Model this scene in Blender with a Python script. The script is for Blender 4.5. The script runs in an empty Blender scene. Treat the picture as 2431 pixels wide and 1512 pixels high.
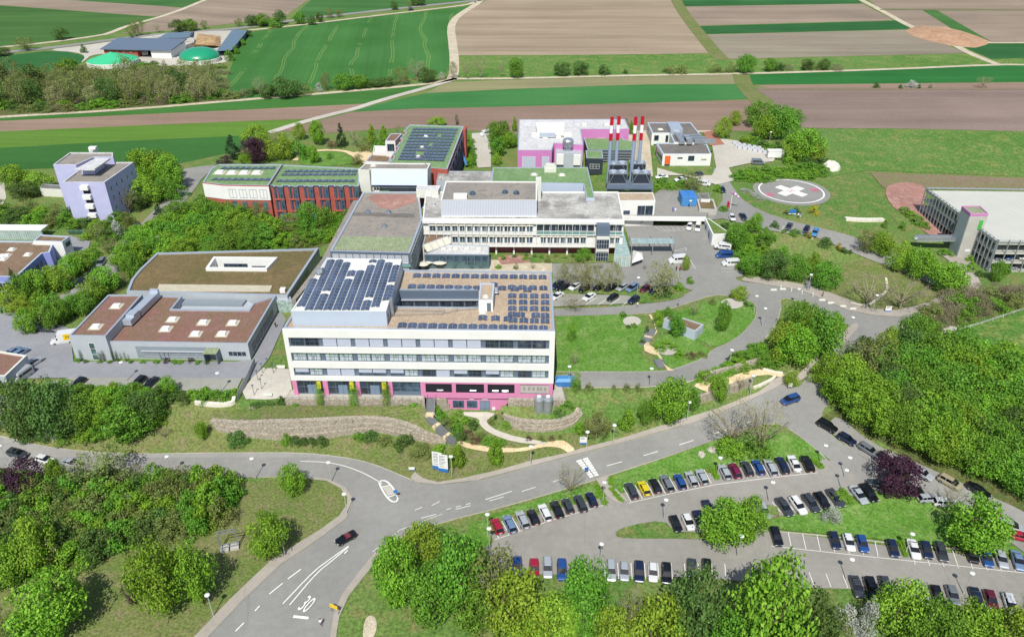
import bpy, bmesh, math, random
import numpy as np
from mathutils import Vector, Matrix
from mathutils.geometry import tessellate_polygon
R = math.radians
S = bpy.context.scene
COL = S.collection
# ------------------------------------------------------------------ camera
TH = R(30.8); FPX = 1850.0; CH = 111.0
cd = bpy.data.cameras.new('camera'); cam = bpy.data.objects.new('camera', cd); COL.objects.link(cam)
cam.location = (0, 0, CH); cam.rotation_euler = (R(90) - TH, 0, 0)
cd.sensor_width = 36; cd.lens = 36 * FPX / 2431; cd.clip_start = 1; cd.clip_end = 6000
S.camera = cam
# ------------------------------------------------------------------ sky, sun, exposure
W = bpy.data.worlds.new('World'); S.world = W; W.use_nodes = True
_n = W.node_tree.nodes; _bg = _n['Background']
_sky = _n.new('ShaderNodeTexSky'); _sky.sky_type = 'NISHITA'; _sky.sun_disc = False
_sky.sun_elevation = R(52); _sky.sun_rotation = R(186)
W.node_tree.links.new(_sky.outputs[0], _bg.inputs[0]); _bg.inputs[1].default_value = 0.11
sd = bpy.data.lights.new('sun', 'SUN'); sd.energy = 4.6; sd.angle = R(0.5); sd.color = (1, .965, .90)
sun = bpy.data.objects.new('sun', sd); COL.objects.link(sun)
sun.rotation_euler = Vector((.075, .61, -.79)).to_track_quat('-Z', 'Y').to_euler()
S.view_settings.view_transform = 'Standard'; S.view_settings.look = 'None'
S.view_settings.exposure = 0.28; S.view_settings.gamma = 1
S.cycles.max_bounces = 6; S.cycles.transparent_max_bounces = 4
random.seed(7)
# ------------------------------------------------------------------ pixel -> place (layout measured on a 2431x1512 view)
SN, CS = math.sin(TH), math.cos(TH)
def ray(u, v):
    dy = -(v - 756) / FPX
    return (u - 1215.5) / FPX, CS + dy * SN, -SN + dy * CS
def P(u, v, z):
    a, b, c = ray(u, v); t = (z - CH) / c
    return (a * t, b * t)
def ZAT(v, y, u=1215):            # height of the point seen at row v when it stands at depth y
    a, b, c = ray(u, v); return CH + c * y / b
def SCALE(x, y, z):               # pixels per metre there
    return FPX / (y * CS - (z - CH) * SN)
# ------------------------------------------------------------------ materials
def lin(h):
    if not isinstance(h, str): return h
    h = h.lstrip('#'); o = []
    for i in (0, 2, 4):
        c = int(h[i:i+2], 16) / 255; o.append(c / 12.92 if c <= .04045 else ((c + .055) / 1.055) ** 2.4)
    return (*o, 1)
def mul(h, k): c = lin(h); return (c[0]*k[0], c[1]*k[1], c[2]*k[2], 1)
class NT:
    def __init__(s, name):
        s.m = bpy.data.materials.new(name); s.m.use_nodes = True; s.t = s.m.node_tree; s.b = s.t.nodes['Principled BSDF']
    def n(s, t, **k):
        x = s.t.nodes.new(t)
        for a, b in k.items():
            if a.startswith('i_'):
                key = a[2:]; key = int(key) if key.isdigit() else key.replace('_', ' ')
                x.inputs[key].default_value = b
            else: setattr(x, a, b)
        return x
    def l(s, a, b): s.t.links.new(a, b)
    def noise(s, scale, detail=3, rough=.6, vec=None, dist=0):
        x = s.n('ShaderNodeTexNoise'); x.inputs['Scale'].default_value = scale; x.inputs['Detail'].default_value = detail
        x.inputs['Roughness'].default_value = rough; x.inputs['Distortion'].default_value = dist
        if vec is not None: s.l(vec, x.inputs['Vector'])
        return x.outputs['Fac']
    def ramp(s, fac, stops):
        x = s.n('ShaderNodeValToRGB'); e = x.color_ramp.elements
        while len(e) < len(stops): e.new(.5)
        for q, (p, c) in zip(e, stops): q.position = p; q.color = c if len(c) == 4 else (*c, 1)
        s.l(fac, x.inputs[0]); return x.outputs[0]
    def mix(s, fac, a, b, mode='MIX'):
        x = s.n('ShaderNodeMix', data_type='RGBA', blend_type=mode)
        if hasattr(fac, 'is_linked'): s.l(fac, x.inputs[0])
        else: x.inputs[0].default_value = fac
        for q, i in ((a, 6), (b, 7)):
            if hasattr(q, 'is_linked'): s.l(q, x.inputs[i])
            else: x.inputs[i].default_value = q
        return x.outputs[2]
    def math(s, op, a, b=0):
        x = s.n('ShaderNodeMath', operation=op)
        for q, i in ((a, 0), (b, 1)):
            if hasattr(q, 'is_linked'): s.l(q, x.inputs[i])
            else: x.inputs[i].default_value = q
        return x.outputs[0]
    def pos(s): return s.n('ShaderNodeNewGeometry').outputs['Position']
    def bump(s, h, st=.3, d=.1):
        x = s.n('ShaderNodeBump'); x.inputs['Strength'].default_value = st; x.inputs['Distance'].default_value = d
        s.l(h, x.inputs['Height']); s.l(x.outputs[0], s.b.inputs['Normal'])
    def base(s, c):
        if hasattr(c, 'is_linked'): s.l(c, s.b.inputs['Base Color'])
        else: s.b.inputs['Base Color'].default_value = c
    def rough(s, r, spec=.5, metal=0):
        s.b.inputs['Roughness'].default_value = r; s.b.inputs['Specular IOR Level'].default_value = spec; s.b.inputs['Metallic'].default_value = metal
def dk(c, k): return (c[0]*k, c[1]*k, c[2]*k, 1)
def plain(name, h, rough=.6, spec=.4, metal=0, var=.12, scale=.8):
    """painted / coated surface with a little weathering"""
    m = NT(name); c = lin(h); m.rough(rough, spec, metal)
    f = m.noise(scale, 4, .65, m.pos())
    m.base(m.ramp(f, [(.3, dk(c, 1 - var)), (.7, dk(c, 1 + var * .5))])); return m.m
def mottled(name, cols, scales=(.06, .5, 3.), rough=.9, bumps=.0, cont=.32):
    """ground-like mix of 3 colours at several scales"""
    m = NT(name); m.rough(rough, .2); p = m.pos()
    a = m.noise(scales[0], 4, .6, p); b = m.noise(scales[1], 5, .65, p); d = m.noise(scales[2], 3, .7, p)
    c1, c2, c3 = [lin(x) for x in cols]
    x = m.mix(m.ramp(a, [(.38, (0, 0, 0, 1)), (.62, (1, 1, 1, 1))]), c1, c2)
    x = m.mix(m.ramp(b, [(.48, (0, 0, 0, 1)), (.68, (1, 1, 1, 1))]), x, c3)
    y = m.ramp(d, [(.28, (1 - cont,)*3), (.72, (1 + cont,)*3)])
    m.base(m.mix(1, x, y, 'MULTIPLY'))
    if bumps: m.bump(d, bumps, .3)
    return m.m
def field_mat(name, h1, h2, ang=0, period=3., amt=.12, tram=0, tramcol='#9aa860', big=.02):
    """crop or ploughed field: drill rows along one direction, soil patches, tractor lines"""
    m = NT(name); m.rough(.95, .1); p = m.pos()
    mp = m.n('ShaderNodeMapping'); mp.inputs['Rotation'].default_value = (0, 0, ang); m.l(p, mp.inputs[0])
    sx = m.n('ShaderNodeSeparateXYZ'); m.l(mp.outputs[0], sx.inputs[0])
    mp2 = m.n('ShaderNodeMapping'); mp2.inputs['Scale'].default_value = (.012, 1, 1); m.l(mp.outputs[0], mp2.inputs[0])
    a = m.noise(1.2 / period, 4, .7, mp2.outputs[0]); b = m.noise(big, 4, .55, p); f = m.noise(1.4, 3, .7, p)
    mp3 = m.n('ShaderNodeMapping'); mp3.inputs['Scale'].default_value = (.1, 1, 1); m.l(mp.outputs[0], mp3.inputs[0])
    g = m.noise(.05, 3, .6, mp3.outputs[0])
    x = m.mix(m.ramp(b, [(.35, (0, 0, 0, 1)), (.65, (1, 1, 1, 1))]), lin(h1), lin(h2))
    x = m.mix(1, x, m.ramp(a, [(.3, (1 - amt,) * 3), (.7, (1 + amt,) * 3)]), 'MULTIPLY')
    x = m.mix(1, x, m.ramp(g, [(.35, (1 - amt * 1.2,) * 3), (.65, (1 + amt,) * 3)]), 'MULTIPLY')
    x = m.mix(1, x, m.ramp(f, [(.3, (.88,) * 3), (.7, (1.1,) * 3)]), 'MULTIPLY')
    if tram:
        w = m.math('ADD', sx.outputs[1], m.math('MULTIPLY', m.noise(.012, 2, .5, p), 16))
        q = m.math('ABSOLUTE', m.math('SUBTRACT', m.math('FRACT', m.math('DIVIDE', w, tram)), .5))
        q2 = m.math('ABSOLUTE', m.math('SUBTRACT', q, .035))
        on = m.math('LESS_THAN', q2, .35 / tram)
        n2 = m.math('GREATER_THAN', m.noise(.02, 3, .6, p), .44)
        x = m.mix(m.math('MULTIPLY', m.math('MULTIPLY', on, n2), .22), x, lin(tramcol))
    m.base(x); return m.m
M = {}
M['grass'] = mottled('grass', ('#4f7030', '#66763f', '#757348'), (.035, .22, 1.5), .95, .5, .5)
M['lawn'] = mottled('lawn', ('#4d7527', '#5a7f34', '#6f8748'), (.08, .3, 2.), .95, .4, .5)
M['meadow'] = mottled('meadow', ('#4a6f2c', '#5a773a', '#737c42'), (.02, .15, 1.2), .95, .3, .5)
M['drygrass'] = mottled('dry_grass', ('#5c6d35', '#6b7042', '#756f50'), (.08, .4, 2.), .95, .4, .5)
M['wood_floor'] = mottled('wood_floor', ('#45532a', '#556033', '#625a3a'), (.08, .4, 2.), .95, .4, .5)
M['heath'] = mottled('heath', ('#7d6f5c', '#6f7048', '#7a6456'), (.05, .3, 2.), .95, .4)
def asphalt(name, h, amt=.1):
    m = NT(name); m.rough(.88, .25); p = m.pos(); c = lin(h)
    a = m.noise(.05, 4, .6, p); b = m.noise(.7, 5, .7, p); d = m.noise(9, 2, .6, p)
    x = m.ramp(a, [(.35, dk(c, 1 - amt)), (.65, dk(c, 1 + amt * .8))])
    x = m.mix(1, x, m.ramp(b, [(.3, (.9,) * 3), (.7, (1.06,) * 3)]), 'MULTIPLY')
    x = m.mix(1, x, m.ramp(d, [(.3, (.9,) * 3), (.7, (1.08,) * 3)]), 'MULTIPLY')
    v = m.n('ShaderNodeTexVoronoi', feature='DISTANCE_TO_EDGE'); v.inputs['Scale'].default_value = .07
    w = m.n('ShaderNodeMix', data_type='VECTOR'); w.inputs[0].default_value = .08
    nz = m.n('ShaderNodeTexNoise'); nz.inputs['Scale'].default_value = .3; m.l(p, nz.inputs['Vector'])
    m.l(p, v.inputs['Vector'])
    x = m.mix(m.ramp(v.outputs['Distance'], [(.0, (.22,) * 3), (.004, (0,) * 3)]), x, dk(c, .45))
    m.base(x); return m.m
M['road'] = asphalt('road_asphalt', '#85847f'); M['carpark'] = asphalt('car_park_asphalt', '#8a8780'); M['bay'] = asphalt('bay_paving', '#8f8f85')
M['yard'] = asphalt('yard_asphalt', '#85868a'); M['pavement'] = asphalt('pavement_slabs', '#9c958a'); M['paving'] = asphalt('light_paving', '#b1aca0')
M['gravel'] = mottled('gravel_path', ('#b5aa94', '#a89d86', '#c0b6a2'), (.1, .6, 3.)); M['sandpath'] = mottled('sand_path', ('#c9b48e', '#bda983', '#d2c09c'), (.2, .8, 3.))
M['kerb'] = plain('kerb_stone', '#aaa597', .9, .2); M['redpave'] = plain('red_paving', '#9a6a58', .9, .2)
M['soil'] = mottled('soil', ('#a58468', '#96745a', '#b0937a'), (.1, .5, 2.)); M['redearth'] = mottled('red_earth', ('#9b7368', '#8d6a60', '#a5857a'), (.06, .4, 2.))
M['line'] = plain('road_paint', '#dcdcd6', .7, .3, var=.1, scale=2.)
# ------------------------------------------------------------------ mesh builder
class MB:
    def __init__(s): s.v = []; s.f = []; s.mi = []
    def add(s, vs, fs, mi=0):
        o = len(s.v); s.v += [tuple(p) for p in vs]; s.f += [tuple(i + o for i in f) for f in fs]; s.mi += [mi] * len(fs)
    def hexa(s, b, t, mi=0):      # bottom ring, top ring (same length, counter-clockwise seen from above)
        n = len(b); s.add(list(b) + list(t), [tuple(range(n))[::-1], tuple(range(n, 2 * n))] + [(i, (i + 1) % n, n + (i + 1) % n, n + i) for i in range(n)], mi)
    def box(s, x0, x1, y0, y1, z0, z1, mi=0, T=None):
        q = [(x0, y0), (x1, y0), (x1, y1), (x0, y1)]
        b = [(x, y, z0) for x, y in q]; t = [(x, y, z1) for x, y in q]
        if T: b = [T(*p) for p in b]; t = [T(*p) for p in t]
        s.hexa(b, t, mi)
    def prism(s, poly, z0, z1, mi=0):
        poly = ccw(poly); n = len(poly)
        s.add([(x, y, z0) for x, y in poly] + [(x, y, z1) for x, y in poly], [(i, (i + 1) % n, n + (i + 1) % n, n + i) for i in range(n)], mi)
        s.cap(poly, z1, mi); s.cap(poly, z0, mi, True)
    def cap(s, poly, z, mi=0, flip=False):
        tr = tessellate_polygon([[Vector((x, y, 0)) for x, y in poly]])
        fs = []
        for t in tr:
            a, b, c = [poly[i] for i in t]
            up = (b[0]-a[0])*(c[1]-a[1]) - (b[1]-a[1])*(c[0]-a[0]) > 0
            fs.append(tuple(t) if up != flip else tuple(t)[::-1])
        s.add([(x, y, z) for x, y in poly], fs, mi)
    def tube(s, pts, rad, n=6, mi=0, cap=True):
        pts = [Vector(p) for p in pts]; rad = rad if isinstance(rad, (list, tuple)) else [rad] * len(pts)
        rings = []
        for i, p in enumerate(pts):
            d = (pts[min(i + 1, len(pts) - 1)] - pts[max(i - 1, 0)]).normalized()
            a = d.orthogonal().normalized() if abs(d.z) < .99 else Vector((1, 0, 0)); a = (a - d * a.dot(d)).normalized(); b = d.cross(a)
            rings.append([p + (a * math.cos(2 * math.pi * k / n) + b * math.sin(2 * math.pi * k / n)) * rad[i] for k in range(n)])
        vs = [q for r in rings for q in r]
        fs = [(i * n + k, i * n + (k + 1) % n, (i + 1) * n + (k + 1) % n, (i + 1) * n + k) for i in range(len(pts) - 1) for k in range(n)]
        if cap: fs += [tuple(range(n))[::-1], tuple(range((len(pts) - 1) * n, len(pts) * n))]
        s.add(vs, fs, mi)
    def lathe(s, prof, n=16, c=(0, 0), mi=0):
        vs = [(c[0] + r * math.cos(2 * math.pi * k / n), c[1] + r * math.sin(2 * math.pi * k / n), z) for r, z in prof for k in range(n)]
        fs = [(i * n + k, i * n + (k + 1) % n, (i + 1) * n + (k + 1) % n, (i + 1) * n + k) for i in range(len(prof) - 1) for k in range(n)]
        s.add(vs, fs, mi)
    def mesh(s, name, mats, off=(0, 0, 0), smooth=False):
        me = bpy.data.meshes.new(name)
        me.from_pydata([(x - off[0], y - off[1], z - off[2]) for x, y, z in s.v], [], s.f)
        for m in (mats if isinstance(mats, (list, tuple)) else [mats]): me.materials.append(m)
        if max(s.mi, default=0): me.polygons.foreach_set('material_index', s.mi)
        if smooth: me.polygons.foreach_set('use_smooth', [True] * len(me.polygons))
        me.update(); return me
    def build(s, name, mats, parent=None, smooth=False, off=None):
        o = bpy.data.objects.new(name, s.mesh(name, mats, off if off is not None else (parent['_w'] if parent is not None and '_w' in parent else (0, 0, 0)), smooth))
        COL.objects.link(o)
        if parent is not None: o.parent = parent
        if parent is not None and '_w' in parent: o['_w'] = parent['_w']
        return o
def ccw(p):
    a = sum(p[i][0] * p[(i + 1) % len(p)][1] - p[(i + 1) % len(p)][0] * p[i][1] for i in range(len(p)))
    return list(p) if a > 0 else list(p)[::-1]
def inset(p, d):
    p = ccw(p); n = len(p); out = []
    for i in range(n):
        a, b, c = Vector(p[i - 1]), Vector(p[i]), Vector(p[(i + 1) % n])
        e1 = (b - a).normalized(); e2 = (c - b).normalized(); n1 = Vector((-e1.y, e1.x)); n2 = Vector((-e2.y, e2.x))
        k = n1 + n2; l = k.length
        if l < .2: out.append(tuple(b + n1 * d)); continue
        k /= l; out.append(tuple(b + k * (d / max(.35, k.dot(n1)))))
    return out
def tag(o, label=None, cat=None, group=None, kind=None):
    if label: o['label'] = label
    if cat: o['category'] = cat
    if group: o['group'] = group
    if kind: o['kind'] = kind
    return o
def empty(name, loc, label=None, cat=None, group=None, world=True):
    o = bpy.data.objects.new(name, None); COL.objects.link(o); o.location = loc; o.empty_display_size = .5
    if world: o['_w'] = tuple(loc)
    return tag(o, label, cat, group)
def frame(A, B, z=0):            # facade frame: s along A->B, d outwards (right-hand side), h up
    A = Vector(A); B = Vector(B); L = (B - A).length; e = (B - A) / L; n = Vector((e.y, -e.x))
    f = lambda s_, d, h: (A.x + e.x * s_ + n.x * d, A.y + e.y * s_ + n.y * d, z + h)
    f.L = L; f.n = n; f.e = e; return f
def ordw(i):
    w = ['first', 'second', 'third', 'fourth', 'fifth', 'sixth', 'seventh', 'eighth', 'ninth', 'tenth', 'eleventh', 'twelfth', 'thirteenth', 'fourteenth', 'fifteenth', 'sixteenth', 'seventeenth', 'eighteenth', 'nineteenth']
    if i < 19: return w[i]
    t = {1: 'twent', 2: 'thirt', 3: 'fort', 4: 'fift'}[(i + 1) // 10 - 1]; r = (i + 1) % 10
    return t + ('ieth' if r == 0 else 'y-' + w[r - 1])
# ------------------------------------------------------------------ terrain: lower road level 0, hospital level 6, helipad level 9.5
CTRL = [  # u, v, z   (first step 0..6; values outside are clamped so the levels stay flat)
 (0,1120,-1),(200,1100,-1),(400,1110,-1),(600,1110,-1),(800,1110,-1),(0,1045,.5),(200,1078,.0),(400,1080,.0),(600,1078,.0),(800,1085,-.2),(950,1130,-.3),
 (0,1300,-3),(300,1350,-3),(600,1400,-4),(900,1400,-4),(1200,1450,-4),(1600,1450,-4),(2000,1450,-3),(2400,1450,-2),
 (60,900,7),(200,930,6.5),(350,935,6.5),(480,940,6.3),(560,955,6),(120,1000,3.4),(300,1010,3),(450,1020,2.3),
 (560,1045,.9),(700,1055,.8),(850,1045,.8),(960,1050,.7),(650,1000,2.5),(800,980,3),(950,980,2.6),(700,1070,.3),(900,1080,.3),
 (600,880,9),(600,800,12),(300,850,10),(100,850,9),(800,880,6.2),(1000,880,6.2),(1200,880,7),(1000,800,12),(1250,920,4.5),
 (1075,985,1.5),(1130,985,1.5),(1180,985,1.5),(1130,1000,1.3),(1160,1030,.9),(1250,1060,.8),(1040,1000,2.2),(1040,1040,.9),(1060,1085,.3),(1180,1100,.2),(1330,1065,.6),
 (1290,950,4.8),(1350,960,4.3),(1300,1020,1.4),(1380,1010,2.),(1200,1020,1.2),
 (1330,920,6.2),(1500,915,6.2),(1600,910,6.2),(1400,960,4.4),(1500,980,4),(1600,990,3.3),(1420,1040,1.6),(1500,1030,2.),(1650,1000,2.6),(1740,965,3.6),
 (1050,1170,-.5),(1200,1140,-.2),(1400,1095,.5),(1550,1055,1.3),(1700,1020,2.3),(1830,975,3.4),(1900,930,4.3),(1920,870,5.2),(1990,810,6.1),(1700,900,6.2),(1760,880,6.1),(1830,840,6.3),
 (1600,820,12),(1900,750,11),(2100,760,7),(2200,800,7),(2300,760,8),(1500,700,12),(2000,650,12),(2300,680,8),
 (1960,1000,3.3),(2050,1060,2.2),(2200,1120,1.4),(2350,1190,.8),(2431,1260,.3),(1850,1080,1.6),(1750,1090,1.2),(1600,1140,.3),(1900,1130,1.2),(2000,1150,1.2),(1500,1180,-.5),(1700,1230,-.6),(2000,1220,.3),(2200,1250,-.1),
 (2020,920,5.5),(2100,1000,4.6),(2200,900,6.5),(2300,1000,5.5),(2400,900,8),(2400,1100,3.5),(1950,960,4.2),(2150,1060,3)]
CTRL2 = [ # helipad level: rises 0..3.5 above 6
 (1500,560,-2),(1600,560,-3),(1700,600,-3),(1680,560,-1.5),(1400,560,-5),(1300,400,-6),(1100,420,-8),(1200,320,-5),(1480,440,-1),(1440,440,0),(1390,390,2),(1300,380,3),
 (1440,300,3),(1590,520,-2),(1600,478,3.4),(1660,478,4),(1560,460,3),(1700,515,4),(1740,520,4.2),(1640,440,5),(1560,400,5),(1650,350,5),(1800,370,5),(1880,455,5),(1960,470,4.5),(1850,510,4.2),
 (1900,545,3.2),(1980,570,2.6),(2060,600,1.8),(2120,620,1),(2200,660,0),(2000,640,-.5),(1900,660,-3),(1780,660,-3),(1745,580,1.2),(1720,540,3.2),(1800,540,3.4),(1830,610,.4),(1760,620,-.5),
 (2100,500,2.),(2150,440,1.4),(2100,350,.5),(2000,330,1.),(2250,610,-.6),(2350,660,-1),(2431,500,-1),(1900,320,1.),(1700,290,1.),(1500,260,-1),(1800,270,0),(1250,260,-3),(1000,300,-6),(600,500,-9),(1000,700,-12),(1700,750,-6),(2200,760,-6),(2431,300,-3)]
def rbf(ctrl, zbase):
    pts = []
    for u, v, z in ctrl: pts.append(P(u, v, min(6, max(0, z)) if zbase == 0 else 6 + min(3.5, max(0, z))))
    X = np.array(pts); Z = np.array([c[2] for c in ctrl], float)
    D = np.linalg.norm(X[:, None] - X[None], axis=2); n = len(X)
    A = np.zeros((n + 1, n + 1)); A[:n, :n] = D - np.eye(n) * .5; A[:n, n] = 1; A[n, :n] = 1
    w = np.linalg.solve(A, np.append(Z, 0))
    return lambda q: np.linalg.norm(q[:, None] - X[None], axis=2) @ w[:n] + w[n]
xs = np.array([-2500, -900, -420, -260] + list(np.arange(-180, 200, 4.)) + [240, 300, 420, 900, 2500]); ys = np.array([-300, 0, 40] + list(np.arange(68, 200, 4.)) + list(np.arange(200, 345, 8.)) + [380, 3500])
_q = np.array([(min(max(x, -175), 175), min(max(y, 80), 360)) for x in xs for y in ys])
_f1 = np.clip(rbf(CTRL, 0)(_q), 0, 6); _f1[_q[:, 1] > 205] = 6
_f2 = np.clip(rbf(CTRL2, 6)(_q), 0, 3.5); _f2[_q[:, 1] < 165] = 0; _f2[_q[:, 1] > 345] = 0; _f2[_q[:, 0] < 0] = 0
HG = (_f1 + _f2).reshape(len(xs), len(ys))
def hz(x, y):
    i = int(min(max(np.searchsorted(xs, x) - 1, 0), len(xs) - 2)); j = int(min(max(np.searchsorted(ys, y) - 1, 0), len(ys) - 2))
    fx = (x - xs[i]) / (xs[i+1] - xs[i]); fy = (y - ys[j]) / (ys[j+1] - ys[j])
    a, b, c, d = HG[i, j], HG[i+1, j], HG[i+1, j+1], HG[i, j+1]
    return float(a + (b - a) * fx + (c - b) * fy) if fx > fy else float(a + (c - d) * fx + (d - a) * fy)
def G(u, v):                      # pixel -> (x, y, z) on the terrain
    z = 5.
    for _ in range(45):
        x, y = P(u, v, z); z += (hz(x, y) - z) * .5
    return (x, y, z)
def G2(u, v): return G(u, v)[:2]
def dens(px, step=30, closed=True):
    out = []
    n = len(px)
    for i in range(n if closed else n - 1):
        a, b = px[i], px[(i + 1) % n]; k = max(1, int(math.hypot(b[0]-a[0], b[1]-a[1]) / step))
        out += [(a[0] + (b[0]-a[0]) * t / k, a[1] + (b[1]-a[1]) * t / k) for t in range(k)]
    if not closed: out.append(px[-1])
    return out
def smooth(px, it=2, closed=False):   # corner cutting
    for _ in range(it):
        o = [] if closed else [px[0]]
        n = len(px)
        for i in range(n if closed else n - 1):
            a, b = px[i], px[(i + 1) % n]
            o += [(a[0]*.75+b[0]*.25, a[1]*.75+b[1]*.25), (a[0]*.25+b[0]*.75, a[1]*.25+b[1]*.75)]
        px = o if closed else o + [px[-1]]
    return px
def clip_tri(poly, tri):
    for k in range(3):
        a, b = tri[k], tri[(k + 1) % 3]; out = []
        for i in range(len(poly)):
            p, q = poly[i], poly[(i + 1) % len(poly)]
            sp = (b[0]-a[0])*(p[1]-a[1]) - (b[1]-a[1])*(p[0]-a[0]); sq = (b[0]-a[0])*(q[1]-a[1]) - (b[1]-a[1])*(q[0]-a[0])
            if sp >= 0: out.append(p)
            if (sp > 0 and sq < 0) or (sp < 0 and sq > 0):
                t = sp / (sp - sq); out.append((p[0] + (q[0]-p[0]) * t, p[1] + (q[1]-p[1]) * t))
        poly = out
        if len(poly) < 3: return None
    return poly
LAY = .05; _cnt = [0]
def drape_world(poly, layer, name, mat, mb=None, kind='structure', extra=0):
    """sheet lying exactly on the terrain facets, layer*3 cm above it"""
    own = mb is None; mb = mb or MB(); poly = ccw(poly); off = layer * LAY + extra
    for t in tessellate_polygon([[Vector((x, y, 0)) for x, y in poly]]):
        T = ccw([poly[i] for i in t])
        x0 = min(p[0] for p in T); x1 = max(p[0] for p in T); y0 = min(p[1] for p in T); y1 = max(p[1] for p in T)
        i0 = max(0, int(np.searchsorted(xs, x0)) - 1); i1 = min(len(xs) - 1, int(np.searchsorted(xs, x1)))
        j0 = max(0, int(np.searchsorted(ys, y0)) - 1); j1 = min(len(ys) - 1, int(np.searchsorted(ys, y1)))
        for i in range(i0, i1):
            for j in range(j0, j1):
                a, b, c, d = (xs[i], ys[j]), (xs[i+1], ys[j]), (xs[i+1], ys[j+1]), (xs[i], ys[j+1])
                for tr, zs in (((a, b, c), (HG[i, j], HG[i+1, j], HG[i+1, j+1])), ((a, c, d), (HG[i, j], HG[i+1, j+1], HG[i, j+1]))):
                    q = clip_tri(T, tr)
                    if not q: continue
                    det = (tr[1][0]-tr[0][0])*(tr[2][1]-tr[0][1]) - (tr[2][0]-tr[0][0])*(tr[1][1]-tr[0][1])
                    vs = []
                    for x, y in q:
                        l1 = ((x-tr[0][0])*(tr[2][1]-tr[0][1]) - (tr[2][0]-tr[0][0])*(y-tr[0][1])) / det
                        l2 = ((tr[1][0]-tr[0][0])*(y-tr[0][1]) - (x-tr[0][0])*(tr[1][1]-tr[0][1])) / det
                        vs.append((x, y, float(zs[0] + l1*(zs[1]-zs[0]) + l2*(zs[2]-zs[0])) + off))
                    mb.add(vs, [tuple(range(len(vs)))])
    if own: return tag(mb.build(name, mat), kind=kind)
def sheet(name, mat, px, layer=1, sm=0, d=40):
    if sm: px = smooth(px, sm, True)
    _cnt[0] += 1
    return drape_world([G2(u, v) for u, v in dens(px, d)], layer, name, mat, extra=.0004 * _cnt[0])
def ribbon_pts(px, sm=0, step=12):
    if sm: px = smooth(px, sm)
    return [Vector(G2(u, v)) for u, v in dens(px, step, False)]
def strip(mb, pts, w, layer):     # flat painted strip of width w along world points
    for a, b in zip(pts, pts[1:]):
        if (b - a).length < 1e-3: continue
        e = (b - a).normalized(); n = Vector((-e.y, e.x)) * w / 2
        drape_world([tuple(a - n), tuple(b - n), tuple(b + n), tuple(a + n)], layer, '', None, mb)
def ribbon(name, mat, px, w, layer=2, sm=2):
    pts = ribbon_pts(px, sm, 25); L = []; Rr = []
    for i, p in enumerate(pts):
        e = (pts[min(i + 1, len(pts) - 1)] - pts[max(i - 1, 0)]).normalized(); n = Vector((-e.y, e.x)) * w / 2
        L.append(tuple(p + n)); Rr.append(tuple(p - n))
    mb = MB()
    for i in range(len(pts) - 1): drape_world([Rr[i], Rr[i+1], L[i+1], L[i]], layer, '', None, mb)
    return tag(mb.build(name, mat), kind='structure')
def kerb(mb, px, sm=0, w=.22, h=.13):
    pts = ribbon_pts(px, sm, 14)
    ring = []
    for i, p in enumerate(pts):
        e = (pts[min(i + 1, len(pts) - 1)] - pts[max(i - 1, 0)]).normalized(); n = Vector((-e.y, e.x)) * w / 2
        a, b = p + n, p - n; za, zb_ = hz(*a), hz(*b)
        ring.append([(b.x, b.y, zb_ - .1), (b.x, b.y, zb_ + h), (a.x, a.y, za + h), (a.x, a.y, za - .1)])
    vs = [q for r in ring for q in r]
    mb.add(vs, [(i*4+k, (i+1)*4+k, (i+1)*4+k+1, i*4+k+1) for i in range(len(ring) - 1) for k in range(3)])
_mb = MB(); nx, ny = len(xs), len(ys)
_mb.add([(float(xs[i]), float(ys[j]), float(HG[i, j])) for i in range(nx) for j in range(ny)],
        [f for i in range(nx - 1) for j in range(ny - 1) for f in ((i*ny+j, (i+1)*ny+j, (i+1)*ny+j+1), (i*ny+j, (i+1)*ny+j+1, i*ny+j+1))])
tag(_mb.build('ground', M['grass']), kind='structure')
# ================================================================== GROUND SURFACES
def field(name, px, h1, h2, ang=0, period=3., amt=.12, layer=1, tint=(.58, .66, .74), **k):
    key = 'field_%s_%s_%d' % (h1, h2, int(ang * 100))
    if key not in M: M[key] = field_mat(key, mul(h1, tint), mul(h2, tint), ang, period, amt, **k)
    return sheet(name, M[key], px, layer, d=4000)
BR1, BR2 = '#b3967a', '#a68d74'
def ploughed(px, a=0, h=('#b3987e', '#a88e77'), **k): return field('ploughed_field', px, h[0], h[1], a, **k)
def crop(px, a=0, h=('#3f7a3c', '#4b8444'), **k): return field('crop_field', px, h[0], h[1], a, tint=(.8, .6, .66), **k)
ploughed([(-60,-10),(135,-12),(440,21),(367,40),(0,13),(-60,8)], -.15)
crop([(-80,5),(0,14),(367,41),(300,62),(245,86),(0,113),(-80,120)], -.1, ('#44783a', '#4a7e3e'))
crop([(120,-70),(520,-70),(478,0),(440,19),(165,1),(60,-20)], -.1)
ploughed([(500,-8),(560,-70),(820,-70),(735,-2),(680,37),(590,52),(400,74),(290,80)], .35)
crop([(745,-6),(820,-70),(1260,-70),(1120,0),(900,26),(690,46)], .1)
crop([(598,76),(860,44),(1118,15),(1085,33),(1066,52),(1062,90),(1073,150),(1066,172),(940,190),(740,215),(560,240),(540,236),(537,190),(560,130)], 1.46, ('#3d7f38', '#478a45'), tram=21, amt=.08)
ploughed([(1150,5),(1170,-70),(1560,-70),(1598,0),(1625,42),(1697,127),(1400,131),(1086,132),(1073,80),(1078,56),(1095,38),(1125,18)], .0, ('#bea283', '#b29779'), big=.012, amt=.14)
crop([(1606,-2),(1570,-70),(2000,-70),(2038,-1),(2045,9),(1612,16)], 0, ('#2f6f3a', '#3a7a42'))
ploughed([(1613,17),(2047,10),(2122,49),(1650,62),(1628,40)], 0)
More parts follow.
